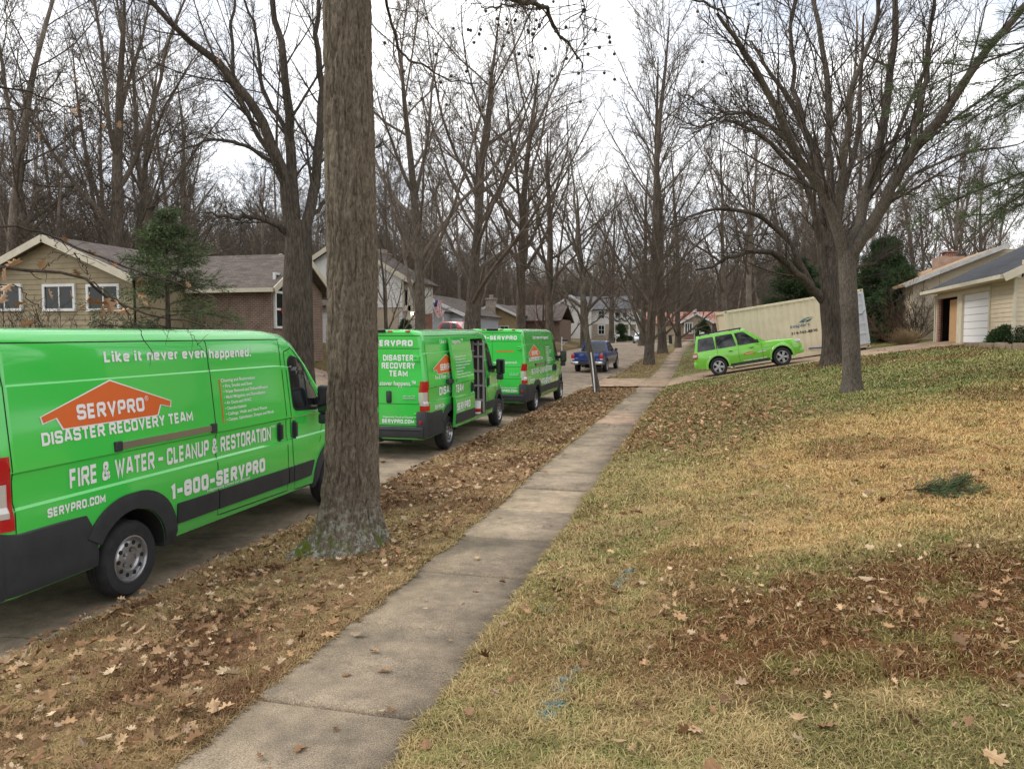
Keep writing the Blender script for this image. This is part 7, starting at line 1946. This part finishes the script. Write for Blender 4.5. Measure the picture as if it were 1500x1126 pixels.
def bare_shrub(seed, H, spread, n, label, m='bark_dark', name='bare_shrub'):
    rng = np.random.default_rng(seed); t = empty(name, (0, 0, 0), label, 'shrub'); T = Tubes()
    a, ar = grow(rng, rng.normal(0, .12, (n, 3)) * [1, 1, 0], norm(rng.normal(0, spread, (n, 3)) * [1, 1, 0] + [0, 0, 1.0]), rng.uniform(.6, 1.1, n) * H, np.full(n, .016), np.full(n, .006), 9, .08, .0); T.add(a, ar, 4)
    P, D, L, q = spawn(rng, a, ar, np.full(n, H * .8), 8, .2, 1, R_(20), R_(60), .4, .35, .6, .006); b, br = grow(rng, P, D, L, q, np.full(len(q), .004), 5, .12, .02); T.add(b, br, 3)
    P, D, L, q = spawn(rng, b, br, L, 4, .2, 1, R_(20), R_(60), .5, .3, .6, .005); b, br = grow(rng, P, D, L, q, np.full(len(q), .004), 4, .12, .02); T.add(b, br, 3)
    T.build('stem', m, t); return t
put_at(bare_shrub(2, 3.3, .55, 22, 'leafless arching shrub before the cream siding, left of the open garage'), 1346, 36.2)
put_at(bare_shrub(12, 2.6, .8, 26, 'brown twiggy shrub tangled in front of the dark evergreens', 'red_twig'), 1306, 37.8)
for k, (px, d, H) in enumerate(((20, 22.8, 1.7), (78, 22.6, 1.9), (140, 22.9, 1.6), (168, 23.2, 1.8))):
    put_at(bare_shrub(20 + k, H, .35, 14, ('bare shrub under the first clapboard window', 'bare shrub under the middle clapboard window', 'bare shrub left of the third clapboard window', 'bare shrub at the corner of the clapboard wall by the evergreen')[k]), px, d)
def grass_clump():
    rng = np.random.default_rng(5); t = empty('ornamental_grass', (0, 0, 0), 'pale dried ornamental grass clump at the foot of the evergreens by the garage', 'plant'); n = 700
    P = rng.normal(0, .16, (n, 3)) * [1, 1, 0]; a, ar = grow(rng, P, norm(rng.normal(0, .5, (n, 3)) * [1, 1, 0] + [0, 0, 1.0]), rng.uniform(.4, .85, n), np.full(n, .007), np.full(n, .003), 6, .1, -.12)
    T = Tubes(); T.add(a, ar, 3); T.build('blades', 'dry_grass', t); return t
put_at(grass_clump(), 1327, 35.0, 1.1)

# pine on the right, its trunk just outside the picture
def pine():
    rng = np.random.default_rng(6); X, Y = col_at(1660, 13.5); t = empty('pine_tree', (X, Y, gz(X, Y)), 'long-needled pine whose drooping green boughs reach in over the garage roof', 'tree')
    T = Tubes(); H = 13; pts, rad = grow(rng, np.array([[0, 0, -.2]]), np.array([[0, 0, 1.0]]), np.array([H]), np.array([.26]), np.array([.05]), 14, .02, .02); T.add(pts, rad, 14)
    T.build('trunk', 'bark_dark', t); C = Tubes(); base = np.array([X, Y, gz(X, Y)])
    st, di, ln = [], [], []
    for px, py, d in ((1395, 108, 12.2), (1440, 150, 12.6), (1330, 75, 12.0), (1350, 285, 13.0), (1420, 300, 12.6), (1470, 268, 12.4), (1480, 118, 12.0), (1440, 60, 12.8), (1500, 290, 12.5)):
        e = sight(px, py, d) - base; z = e[2] + .9; s = np.array([0, 0, z]); st.append(s); di.append(e - s + np.array([0, 0, .5])); ln.append(np.linalg.norm(e - s) * 1.02)
    for k in range(26):
        z = rng.uniform(2.6, 12.5); a = rng.uniform(-1.2, 1.9); l = rng.uniform(1.2, 2.4) * (1.1 - z / 16); st.append([0, 0, z]); di.append([math.cos(a), math.sin(a), .12]); ln.append(l)
    st, di, ln = np.array(st, float), np.array(di, float), np.array(ln)
    b, br = grow(rng, st, di, ln, np.full(len(ln), .035), np.full(len(ln), .008), 10, .03, -.04); C.add(b, br, 6)
    P, D, L, q = spawn(rng, b, br, ln, 10, .45, 1, R_(20), R_(55), .26, .3, .6, .007, flat=.4); s, sr = grow(rng, P, D, L, q, np.full(len(q), .005), 5, .06, .01); C.add(s, sr, 4)
    C.build('crown', 'bark_dark', t)
    pp = np.concatenate([s[:, 1:].reshape(-1, 3), b[:, 7:].reshape(-1, 3)]); dd = np.concatenate([np.repeat(norm(s[:, -1] - s[:, 0]), 4, 0), np.repeat(norm(b[:, -1] - b[:, 0]), 3, 0)])
    leaf_cards(rng, pp, .17, 34, .03, 'needles', 'needle_pine', t, aspect=.045, dirs=dd)
pine()

# ------------------------------------------------------------------ oak branch with dry leaves reaching in from the left, seed-ball twigs overhead
LEAF_HALF = [(0, 0), (.03, .10), (.17, .17), (.25, .13), (.20, .26), (.12, .32), (.30, .42), (.44, .44), (.36, .54), (.17, .58), (.30, .70), (.36, .80), (.24, .82), (.10, .80), (.07, .92), (0, 1.0)]
def oak_leaves(rng, C, D, N, size, fold, curl):
    """lobed leaves: C centre, D along the midrib, N face normal; two folded halves each"""
    n = len(C); S = np.cross(N, D); h = np.array(LEAF_HALF); m = len(h)
    V, F, sizes = [], [], []
    for sg in (1, -1):
        u = h[:, 0][None] * sg * rng.uniform(.62, .95, (n, 1)); v = h[:, 1][None]
        zc = np.abs(u) * fold[:, None] + curl[:, None] * (v - .4) ** 2 + .10 * np.sin(v * 9 + rng.random((n, 1)) * 6) * np.abs(u)
        V.append(C[:, None] + (S[:, None] * u[..., None] + D[:, None] * (v[..., None] - .5) + N[:, None] * zc[..., None]) * size[:, None, None])
    V = np.stack(V, 1).reshape(-1, 3)
    idx = np.arange(n * 2 * m).reshape(n, 2, m); idx[:, 1] = idx[:, 1, ::-1]
    return V, idx.reshape(-1), np.full(n * 2, m)
def leaf_branch():
    rng = np.random.default_rng(31); X, Y = -5.9 + 1.5, 2.6; X, Y = -4.55, 1.9; z0 = gz(X, Y); t = empty('oak_sapling', (X, Y, z0), 'thin oak branches with a few curled tan leaves reaching in across the nearest van', 'tree'); off = np.array([X, Y, z0])
    T, C = Tubes(), Tubes(); pts, rad = grow(rng, np.array([[X, Y, z0 - .1]]), np.array([[0, 0, 1.0]]), np.array([6.0]), np.array([.075]), np.array([.02]), 14, .02, .02); T.add(pts, rad, 10)
    tr_ = pts[0]
    main = [([(-220, 372, 4.3), (-60, 378, 4.5), (0, 391, 4.6), (60, 397, 4.7), (115, 405, 4.8), (150, 430, 4.9), (165, 440, 5.0), (215, 460, 5.1), (262, 468, 5.2), (300, 478, 5.3)], .014),
            ([(-200, 360, 4.3), (-40, 330, 4.5), (30, 334, 4.7), (75, 345, 4.8), (130, 370, 4.9), (200, 398, 5.1), (250, 412, 5.3), (300, 430, 5.5), (325, 445, 5.6)], .012),
            ([(115, 404, 4.8), (150, 424, 4.85), (185, 455, 4.9), (205, 490, 4.95), (225, 520, 5.0)], .006), ([(-150, 365, 4.2), (-30, 412, 4.4), (18, 418, 4.5), (40, 438, 4.5), (62, 452, 4.6)], .007),
            ([(110, 370, 4.9), (126, 395, 4.9), (134, 410, 4.9)], .004), ([(70, 346, 4.8), (82, 355, 4.8), (76, 372, 4.8), (60, 385, 4.8)], .003), ([(200, 398, 5.1), (218, 404, 5.1), (238, 405, 5.2)], .004),
            ([(60, 397, 4.7), (80, 382, 4.7), (112, 372, 4.7), (140, 380, 4.7)], .003), ([(-240, 330, 4.2), (-80, 160, 4.6), (20, 130, 5.0), (80, 150, 5.3), (130, 165, 5.6)], .010),
            ([(185, 455, 4.9), (192, 468, 4.9), (210, 482, 5)], .003), ([(205, 462, 5.1), (235, 480, 5.2), (260, 486, 5.25)], .003), ([(262, 468, 5.2), (285, 495, 5.2), (303, 520, 5.3)], .003), ([(20, 130, 5.0), (60, 110, 5.1), (105, 105, 5.2), (120, 95, 5.3)], .005), ([(0, 160, 4.8), (60, 162, 5.0), (110, 168, 5.2), (175, 190, 5.4)], .005)]
    for pl, r in main:
        P = np.array([sight(a, b, d) for a, b, d in pl]); 
        if pl[0][0] < -100: P = np.vstack([tr_[np.argmin(np.abs(tr_[:, 2] - P[0, 2] + .25))], P])
        P = cat_rom(P, 26); P[1:-1] += rng.normal(0, .006, (24, 3)); rr = np.linspace(r, r * .35, 26); C.add(P[None], rr[None], 6)
        Pb, D, L, q = spawn(rng, P[None], rr[None], np.array([1.2]), 3, .3, 1, R_(25), R_(65), .16, .3, .5, .0018); p2, r2 = grow(rng, Pb, D, L, q, np.full(len(q), .0012), 6, .14, .0); C.add(p2, r2, 4)
    T.build('trunk', 'bark_dark', t, off); C.build('branch', 'bark_dark', t, off)
    L = []
    for (px, py, d, s) in ((20, 385, 4.65, .10), (62, 386, 4.7, .07), (134, 372, 4.9, .08), (112, 400, 4.8, .06), (168, 387, 5, .055), (205, 411, 5.1, .06), (148, 425, 4.9, .09), (143, 444, 4.9, .12), (160, 447, 4.95, .11), (128, 436, 4.85, .09), (170, 440, 5, .07), (182, 455, 5.1, .09), (152, 455, 4.9, .07), (208, 432, 5.1, .06), (212, 445, 5.1, .05), (72, 430, 4.7, .07), (3, 440, 4.5, .10), (5, 402, 4.5, .08), (40, 474, 4.6, .075), (30, 445, 4.5, .07), (95, 352, 4.8, .05), (110, 118, 5.2, .06), (115, 160, 5.2, .08), (108, 166, 5.2, .07), (152, 186, 5.3, .06), (175, 182, 5.4, .05), (276, 416, 5.4, .055), (10, 420, 4.4, .08), (322, 87, 6.0, .07), (55, 199, 5, .05), (103, 432, 4.9, .06), (120, 448, 4.9, .05)):
        L.append((*sight(px, py, d), s * 1.15))
    L = np.array(L); n = len(L); D = norm(rng.normal(0, 1, (n, 3)) + [0, 0, -.7]); N = norm(np.cross(D, rng.normal(0, 1, (n, 3))))
    V, F, sz = oak_leaves(rng, L[:, :3], D, N, L[:, 3] * 1.0, rng.uniform(.2, .8, n), rng.uniform(-.5, .8, n))
    mesh_np('dry_leaves', V, F, sz, 'dry_leaf', t, offset=off)
leaf_branch()
def seed_branch():
    rng = np.random.default_rng(8)
    X, Y = col_at(900, 4.0); X, Y = 1.3, 4.4; Y = -1.2; X = 1.6; z0 = gz(X, Y); t = empty('sweetgum_tree', (X, Y, z0), 'overhanging twigs hung with dark seed balls along the top of the view', 'tree'); off = np.array([X, Y, z0])
    T, C, B = Tubes(), Tubes(), MB(); pts, rad = grow(rng, np.array([[X, Y, z0 - .1]]), np.array([[0, 0.0, 1.0]]), np.array([9.0]), np.array([.2]), np.array([.08]), 14, .02, .02); T.add(pts, rad, 14); T.build('trunk', 'bark_grey', t, off)
    tr_ = pts[0]
    for pl, r in (([(700, -320, 4.5), (725, -120, 6.5), (740, -20, 8.0), (770, 5, 8.4), (800, 12, 8.8), (812, 40, 9), (830, 62, 9.2), (848, 85, 9.5), (856, 105, 9.6)], .045), ([(800, 12, 8.8), (785, 14, 8.9), (762, 10, 9)], .010), ([(835, -60, 8), (852, -5, 8.6), (855, 15, 8.7), (850, 25, 8.7), (858, 42, 8.8)], .010), ([(540, -200, 6), (560, -20, 8), (575, 40, 8.5), (590, 80, 8.8), (625, 100, 9), (670, 118, 9.3), (700, 122, 9.5)], .022),
                  ([(770, 5, 8.4), (740, 8, 9), (718, 12, 9.5), (690, 5, 9.8)], .014), ([(680, -60, 8.2), (720, -10, 9), (750, 2, 9.6), (780, 8, 10)], .014), ([(960, -70, 8.4), (1000, -10, 9), (1060, 20, 9.5), (1100, 70, 10), (1150, 80, 10.4)], .016)):
        P = np.array([sight(*q) for q in pl]);
        if pl[0][1] < -150: P = np.vstack([tr_[-3], P])
        P = cat_rom(P, 30); P[1:-1] += rng.normal(0, .012, (28, 3)); rr = np.linspace(r, .006, 30); C.add(P[None], rr[None], 6)
        Pb, D, L, q = spawn(rng, P[None], rr[None], np.array([3.2]), 16, .35, 1, R_(30), R_(75), .17, .2, .5, .0045); p2, r2 = grow(rng, Pb, D, L, q, np.full(len(q), .003), 7, .16, -.05); C.add(p2, r2, 4)
        for e in p2[rng.random(len(p2)) < .8]:
            dl = rng.uniform(.03, .10); B.v, B.f = B.v, B.f
            C.add(np.array([[e[-1], e[-1] - [0, 0, dl * .5], e[-1] - [0, 0, dl]]]), np.full((1, 3), .002), 3)
            bm = bmesh.new(); bmesh.ops.create_icosphere(bm, subdivisions=2, radius=.020)
            for v in bm.verts: v.co *= 1 + .22 * (rng.random() - .5)
            B.bm(bm, Matrix.Translation(Vector(e[-1] - [0, 0, dl + .018])))
    C.build('branch', 'bark_dark', t, off); B.build('seed_balls', 'bark_dark', t)
seed_branch()

# ------------------------------------------------------------------ lamp post, mailboxes, bins, fallen sprig
X, Y = col_at(1017, 92); z0 = gz(X, Y); hz = (sight(1017, 450, 92))[2] - z0
lp = empty('street_lamp', (X, Y, z0), 'slim grey lamp post with a white lantern by the far pavement', 'street lamp')
m = MB(); m.lathe([(.13, -.1), (.12, .25), (.075, .35), (.06, hz - 1.0), (.05, hz - .75)], 12, Matrix.Translation((X, Y, z0))); m.build('post', 'rail_metal', lp, sharp=40)
m = MB(); m.lathe([(.05, 0), (.16, .04), (.20, .14)], 12, Matrix.Translation((X, Y, z0 + hz - .78))); m.build('lantern_base', 'black_plastic', lp)
m = MB(); m.lathe([(.20, .14), (.24, .48), (.16, .62), (.05, .70), (0, .78)], 12, Matrix.Translation((X, Y, z0 + hz - .78))); m.build('lantern', 'trim_white', lp, sharp=40)
def mailbox(px, d, label, boxm, s=1):
    X, Y = col_at(px, d); z = gz(X, Y); t = empty('mailbox', (X, Y, z), label, 'mailbox')
    m = MB(); m.box(X - .05, X + .05, Y - .05, Y + .05, z - .1, z + 1.35).box(X - .05, X + .55 * s if s > 0 else X + .05, Y - .045, Y + .045, z + .92, z + 1.0) if s > 0 else m.box(X - .05, X + .05, Y - .05, Y + .05, z - .1, z + 1.35).box(X - .55, X + .05, Y - .045, Y + .045, z + .92, z + 1.0)
    m.bar((X + s * .05, Y, z + .62), (X + s * .36, Y, z + .94), .07, .07, (0, 1, 0)).add([(X - .07, Y - .07, z + 1.35), (X + .07, Y - .07, z + 1.35), (X + .07, Y + .07, z + 1.35), (X - .07, Y + .07, z + 1.35), (X, Y, z + 1.45)], [(0, 1, 4), (1, 2, 4), (2, 3, 4), (3, 0, 4)])
    m.build('post', 'trim_white', t)
    m = MB(); pr = [(-.09, 1.0), (.09, 1.0), (.09, 1.14)] + [(.09 * math.cos(a), 1.14 + .09 * math.sin(a)) for a in np.linspace(.3, 2.84, 7)] + [(-.09, 1.14)]
    x0 = X + s * .07; m.prism([(x0, Y + a, z + b) for a, b in pr], (s * .5, 0, 0)); m.build('box', boxm, t, sharp=40)
mailbox(823, 75, 'white cross-armed mailbox post with a dark box, at the street edge beyond the vans', 'black_plastic')
mailbox(1025, 100, 'white mailbox on a white cross post above the roof of the lime car', 'trim_white')
mailbox(902, 116, 'small pale mailbox post beside the porch of the white colonial house', 'trim_white')
def bin_(px, d, label, mt, h=1.05, w=.6):
    X, Y = col_at(px, d); z = gz(X, Y); t = empty('wheelie_bin', (X, Y, z), label, 'bin'); m = MB()
    m.hexa([(X - w * .4, Y - w * .4, z), (X + w * .4, Y - w * .4, z), (X + w * .4, Y + w * .4, z), (X - w * .4, Y + w * .4, z), (X - w * .5, Y - w * .5, z + h), (X + w * .5, Y - w * .5, z + h), (X + w * .5, Y + w * .5, z + h), (X - w * .5, Y + w * .5, z + h)]); m.build('body', mt, t)
    m = MB(); m.bbox(X - w * .55, X + w * .55, Y - w * .55, Y + w * .6, z + h, z + h + .07, .02); m.build('lid', mt, t)
    m = MB()
    for s in (-1, 1): m.lathe([(.1, -.03), (.1, .03)], 12, Matrix.Translation((X + s * w * .4, Y + w * .45, z + .1)) @ Matrix.Rotation(R_(90), 4, 'Y'))
    m.build('wheel', 'tyre_rubber', t)
bin_(983, 99, 'black wheeled bin showing beside the mossy-footed tree trunk', 'black_plastic')
bin_(988, 96, 'pale wheeled bin beside the black one at the far pavement', 'trim_cream', .95)

def sprig():
    rng = np.random.default_rng(4); x, y = ground_px(1374, 728); z = gz(x, y); t = empty('evergreen_sprig', (x, y, z), 'fallen green pine sprig lying on the dry lawn', 'sprig')
    T = Tubes(); b, br = grow(rng, np.array([[-.30, 0, .05], [-.15, .0, .06], [-.1, .02, .06], [.02, .0, .06]]), np.array([[1, .1, .05], [.7, .5, .1], [.8, -.5, .12], [.8, .4, .2]]), np.array([.62, .4, .36, .3]), np.full(4, .006), np.full(4, .003), 8, .06, 0); T.add(b, br, 5); T.build('stem', 'bark_dark', t)
    pp = b[:, 1:].reshape(-1, 3); dd = np.repeat(norm(b[:, -1] - b[:, 0]), 7, 0)
    leaf_cards(rng, pp, .12, 46, .02, 'needles', 'needle_blue', t, aspect=.05, dirs=dd)
sprig()

# red car waits on the drive of the pale blue house
Xr, Yr = col_at(662, 58.5); red.location = (Xr, Yr, sight(662, 473, 58.5)[2] - 1.63 + .12); red.rotation_euler = (0, 0, R_(-115))
V = []; 
tag(mesh_np('far_driveway', [(x, y, gz(x, y) + .03) for y in np.linspace(53, 57.6, 5) for x in np.linspace(-20, XKL + .1, 8)], np.concatenate([[i * 8 + j, i * 8 + j + 1, i * 8 + j + 9, i * 8 + j + 8] for i in range(4) for j in range(7)]), 4, 'drive_concrete', colors=np.tile((.36, .28, .22), (40, 1))), kind='structure')
tag(mesh_np('front_path', [(x, y, gz(x, y) + .03) for y in np.linspace(24.6, 29.4, 5) for x in np.linspace(-16.4, XKL + .1, 8)], np.concatenate([[i * 8 + j, i * 8 + j + 1, i * 8 + j + 9, i * 8 + j + 8] for i in range(4) for j in range(7)]), 4, 'drive_concrete', colors=np.tile((.36, .28, .22), (40, 1))), kind='structure')
Xd = -20; tag(mesh_np('side_driveway', [(x, y, gz(x, y) + .03) for y in np.linspace(40.6, 46.4, 5) for x in np.linspace(-21, XKL + .1, 8)], np.concatenate([[i * 8 + j, i * 8 + j + 1, i * 8 + j + 9, i * 8 + j + 8] for i in range(4) for j in range(7)]), 4, 'drive_concrete', colors=np.tile((.36, .28, .22), (40, 1))), kind='structure')

# ------------------------------------------------------------------ fallen leaves
attr_mat('leaf_litter', nscale=30, namp=.25, bump=0, rough=.75, spec=.25)
def on_paving(X, Y):
    return (np.abs(X - walk_x(Y)) < WALK_W / 2) | ((X > XKL) & (X < XKR)) | on_drive(X, Y)
def litter():
    rng = np.random.default_rng(12); pts = []
    def region(n, x0, x1, y0, y1, keep, sz=1.0, fall=0.0):
        u = rng.random(n * 4); Y = y0 * (y1 / y0) ** u if fall else rng.uniform(y0, y1, n * 4)
        X = rng.uniform(x0, x1, n * 4); k = rng.random(n * 4) < keep(X, Y); X, Y = X[k][:n], Y[k][:n]; pts.append(np.column_stack([X, Y, np.full(len(X), sz)]))
    dens = lambda X, Y: .25 + .75 * smooth(.35, .6, fbm(X * 1.1, Y * .6, 51, 3))
    off = lambda X, Y: ~on_paving(X, Y)
    region(2300, -4.95, -2.4, 2.0, 9, lambda X, Y: dens(X, Y) * off(X, Y))
    region(6800, -4.95, -2.4, 9, 31, lambda X, Y: dens(X, Y) * off(X, Y) * (.35 + .65 * smooth(8, 13, Y)), 1.05)
    region(1800, -5, -2.7, 38, 70, lambda X, Y: dens(X, Y) * off(X, Y), 1.2)
    region(3900, -1.7, 3.2, 9, 31.5, lambda X, Y: leaf_pile(X, Y) * off(X, Y), 1.05)
    region(900, -.3, 3.4, 3.7, 6.4, lambda X, Y: off(X, Y) * (.2 + .8 * smooth(.4, .6, fbm(X * 1.5, Y * 1.5, 63, 3))), .62)
    region(900, -1.4, 5.0, 2.4, 9, lambda X, Y: off(X, Y) * (.3 + .7 * smooth(.45, .6, fbm(X * .8, Y * .8, 61, 3))))
    region(3000, -1.4, 13, 7, 31, lambda X, Y: off(X, Y) * (.35 + .65 * smooth(.45, .6, fbm(X * .5, Y * .4, 71, 3))))
    region(26, -2.4, -1.5, 2.6, 11, lambda X, Y: np.abs(X - walk_x(Y)) < .46); region(90, -2.7, -1.6, 11, 31, lambda X, Y: (np.abs(X - walk_x(Y)) < .46) * (.2 + .8 * (np.abs(X - walk_x(Y)) > .3)))
    region(260, -6.3, -5.02, 2, 45, lambda X, Y: .15 + .85 * (X > -5.25)); region(170, -13, -5.1, 6, 70, lambda X, Y: X < 0)
    region(1500, -1.8, 4, 38.5, 60, lambda X, Y: off(X, Y), 1.2); region(1500, -22, -14.3, 14, 60, lambda X, Y: dens(X, Y), 1.3); region(120, -4.8, 8, 32, 37.5, lambda X, Y: (Y < 32.6) | (Y > 37) | (rng.random(len(X)) < .2), 1.1)
    P = np.concatenate(pts); X, Y = P[:, 0], P[:, 1]; n = len(P)
    pav = on_paving(X, Y); zs = np.where(pav, land_z(X, Y) + .016, np.maximum(soil_z(X, Y), land_z(X, Y) - .03) + .022)
    C = np.column_stack([X, Y, zs + rng.uniform(0, .03, n) * ~pav])
    tilt = np.where(pav, .12, .42); N = norm(np.column_stack([rng.normal(0, 1, n) * tilt, rng.normal(0, 1, n) * tilt, np.ones(n)])); a = rng.uniform(0, 6.28, n)
    D = norm(np.cross(np.cross(N, np.column_stack([np.cos(a), np.sin(a), np.zeros(n)])), N)); size = (.05 + .065 * rng.random(n) ** 1.7) * P[:, 2] * np.where(rng.random(n) < .33, .6, 1.05)
    V, F, sz = oak_leaves(rng, C, D, N, size, rng.uniform(-.1, .95, n), rng.uniform(-.4, 1.1, n))
    pal = np.array([(.42, .28, .155), (.31, .19, .095), (.20, .115, .06), (.54, .41, .26), (.25, .14, .07), (.37, .225, .115), (.34, .245, .165)])
    pr = np.array([.16, .2, .26, .09, .22, .1, .05]); c = pal[rng.choice(len(pal), n, p=pr / pr.sum())] * rng.uniform(.75, 1.2, (n, 1))
    pile = leaf_pile(X, Y) > .4; c[pile] = c[pile] * np.array([1.06, .95, .93])
    o = mesh_np('fallen_leaves', V, F, sz, 'leaf_litter', colors=np.repeat(c, len(LEAF_HALF) * 2, 0)); tag(o, 'brown and tan oak leaves scattered over the grass and pavement', 'leaves', kind='stuff')
litter()

# ------------------------------------------------------------------ grass
attr_mat('grass_blade', namp=0, bump=0, rough=.8, spec=.15)
def grass():
    rng = np.random.default_rng(77); n = 1350000
    d = 2.3 * (34 / 2.3) ** (rng.random(n) ** .92); px = np.where(rng.random(n) < .82, rng.uniform(-60, 1560, n), np.where(rng.random(n) < .8, rng.uniform(1560, 2700, n), rng.uniform(-500, -60, n)))
    lat = (px - CX) / F_PX * d; X = lat * math.cos(YAW) - d * math.sin(YAW); Y = lat * math.sin(YAW) + d * math.cos(YAW)
    xc = walk_x(Y); edge = np.abs(np.abs(X - xc) - WALK_W / 2)
    k = (~on_paving(X, Y)) & (X > XKR + .1) & (Y > .5); X, Y, d = X[k], Y[k], d[k]
    # denser fringe hanging over the pavement edge and the kerb
    m_ = 22000; ye = 2.4 * (30 / 2.4) ** rng.random(m_); sd = rng.choice([-1, 1], m_, p=[.35, .65]); xe = walk_x(ye) + sd * (WALK_W / 2 - .02 + .14 * (fbm(ye * 0 + sd, ye * 2.6, 5, 3) - .5) + np.abs(rng.normal(0, .05, m_)))
    mk = 3500; yk = 2.4 * (30 / 2.4) ** rng.random(mk); xk = XKR + .17 + np.abs(rng.normal(0, .05, mk))
    X = np.concatenate([X, xe, xk]); Y = np.concatenate([Y, ye, yk]); d = np.concatenate([d, ye, yk]); n = len(X)
    fr = np.concatenate([np.zeros(n - m_ - mk), sd, -np.ones(mk)])
    col_ = soil_color(X, Y); nz = fbm(X * 1.3, Y * 1.3, 91, 3)
    strip = (X < walk_x(Y)) & (X > XKR); xr = walk_x(Y) + WALK_W / 2
    keep = np.where(strip, (rng.random(n) < .25 + .9 * smooth(.42, .62, nz)) | (fr != 0), rng.random(n) < .35 + 1.1 * smooth(.32, .55, fbm(X * 4.5, Y * 4.5, 95, 3))) & (rng.random(n) < 1 - .35 * leaf_pile(X, Y))
    X, Y, d, col_, fr, strip, nz = [v[keep] for v in (X, Y, d, col_, fr, strip, nz)]; n = len(X)
    z = np.maximum(soil_z(X, Y), land_z(X, Y) - .03)
    L = rng.uniform(.022, .072, n) * (1 + .03 * d) * (.25 + 1.1 * fbm(X * 3.5, Y * 3.5, 93, 3) + .3 * nz) * np.where(strip, .8, 1); wd = (.0009 + .00042 * d) * rng.uniform(.7, 1.3, n)
    a = rng.uniform(0, 6.28, n) + 0; a = np.where(fr > 0, math.pi + rng.normal(0, 1.2, n), np.where(fr < 0, rng.normal(0, 1.2, n), a)); a = np.where((fr < 0) & (X < -4.6), math.pi + rng.normal(0, .8, n), a)
    tilt = np.clip(rng.normal(1.16, .28, n), .1, 1.5); long_ = rng.random(n) < .09; L = np.where(long_, L * 1.6, L); tilt = np.where(long_, np.clip(rng.normal(1.35, .12, n), 1, 1.55), tilt)
    h = np.column_stack([np.cos(a), np.sin(a), np.zeros(n)]); s = np.column_stack([-np.sin(a), np.cos(a), np.zeros(n)]); up = np.array([0, 0, 1.0])
    B = np.column_stack([X, Y, z - .006]); mid = B + (h * np.sin(tilt * .7)[:, None] + up * np.cos(tilt * .7)[:, None]) * (L * .55)[:, None]; tip = mid + (h * np.sin(tilt * 1.35)[:, None] + up * np.cos(tilt * 1.35)[:, None]) * (L * .5)[:, None]
    tip[:, 2] = np.maximum(tip[:, 2], z + .004)
    V = np.stack([B - s * wd[:, None], B + s * wd[:, None], mid + s * wd[:, None] * .8, mid - s * wd[:, None] * .8, tip], 1).reshape(-1, 3)
    i = np.arange(n)[:, None] * 5; F = np.concatenate([np.concatenate([i + [0, 1, 2, 3]], 1).ravel(), np.concatenate([i + [3, 2, 4]], 1).ravel()]); sz = np.concatenate([np.full(n, 4), np.full(n, 3)])
    # straw and a little green among the blades
    c = col_ * rng.uniform(.6, 1.25, (n, 1)); q = rng.random(n)
    c = np.where((long_ & ~strip)[:, None], c * .55 + np.array((.58, .45, .23)) * .45, c)
    lum = np.clip(col_.sum(1) / .75, 0, 1)
    c = np.where((q < np.where(strip, .08, .16) * lum)[:, None], c * .45 + np.array((.50, .38, .19)) * rng.uniform(.4, .75, (n, 1)), c); c = np.where(((q > .90) & ~strip)[:, None], c * .45 + np.array((.15, .19, .045)) * .6, c)
    c = np.where((fr != 0)[:, None], c * .6 + np.array((.42, .33, .15)) * .4, c)
    o = mesh_np('grass', V, F, sz, 'grass_blade', colors=np.repeat(np.clip(c, .01, .9), 5, 0)); tag(o, 'dry matted lawn grass, straw coloured with green and brown patches', 'grass', kind='stuff')
grass()
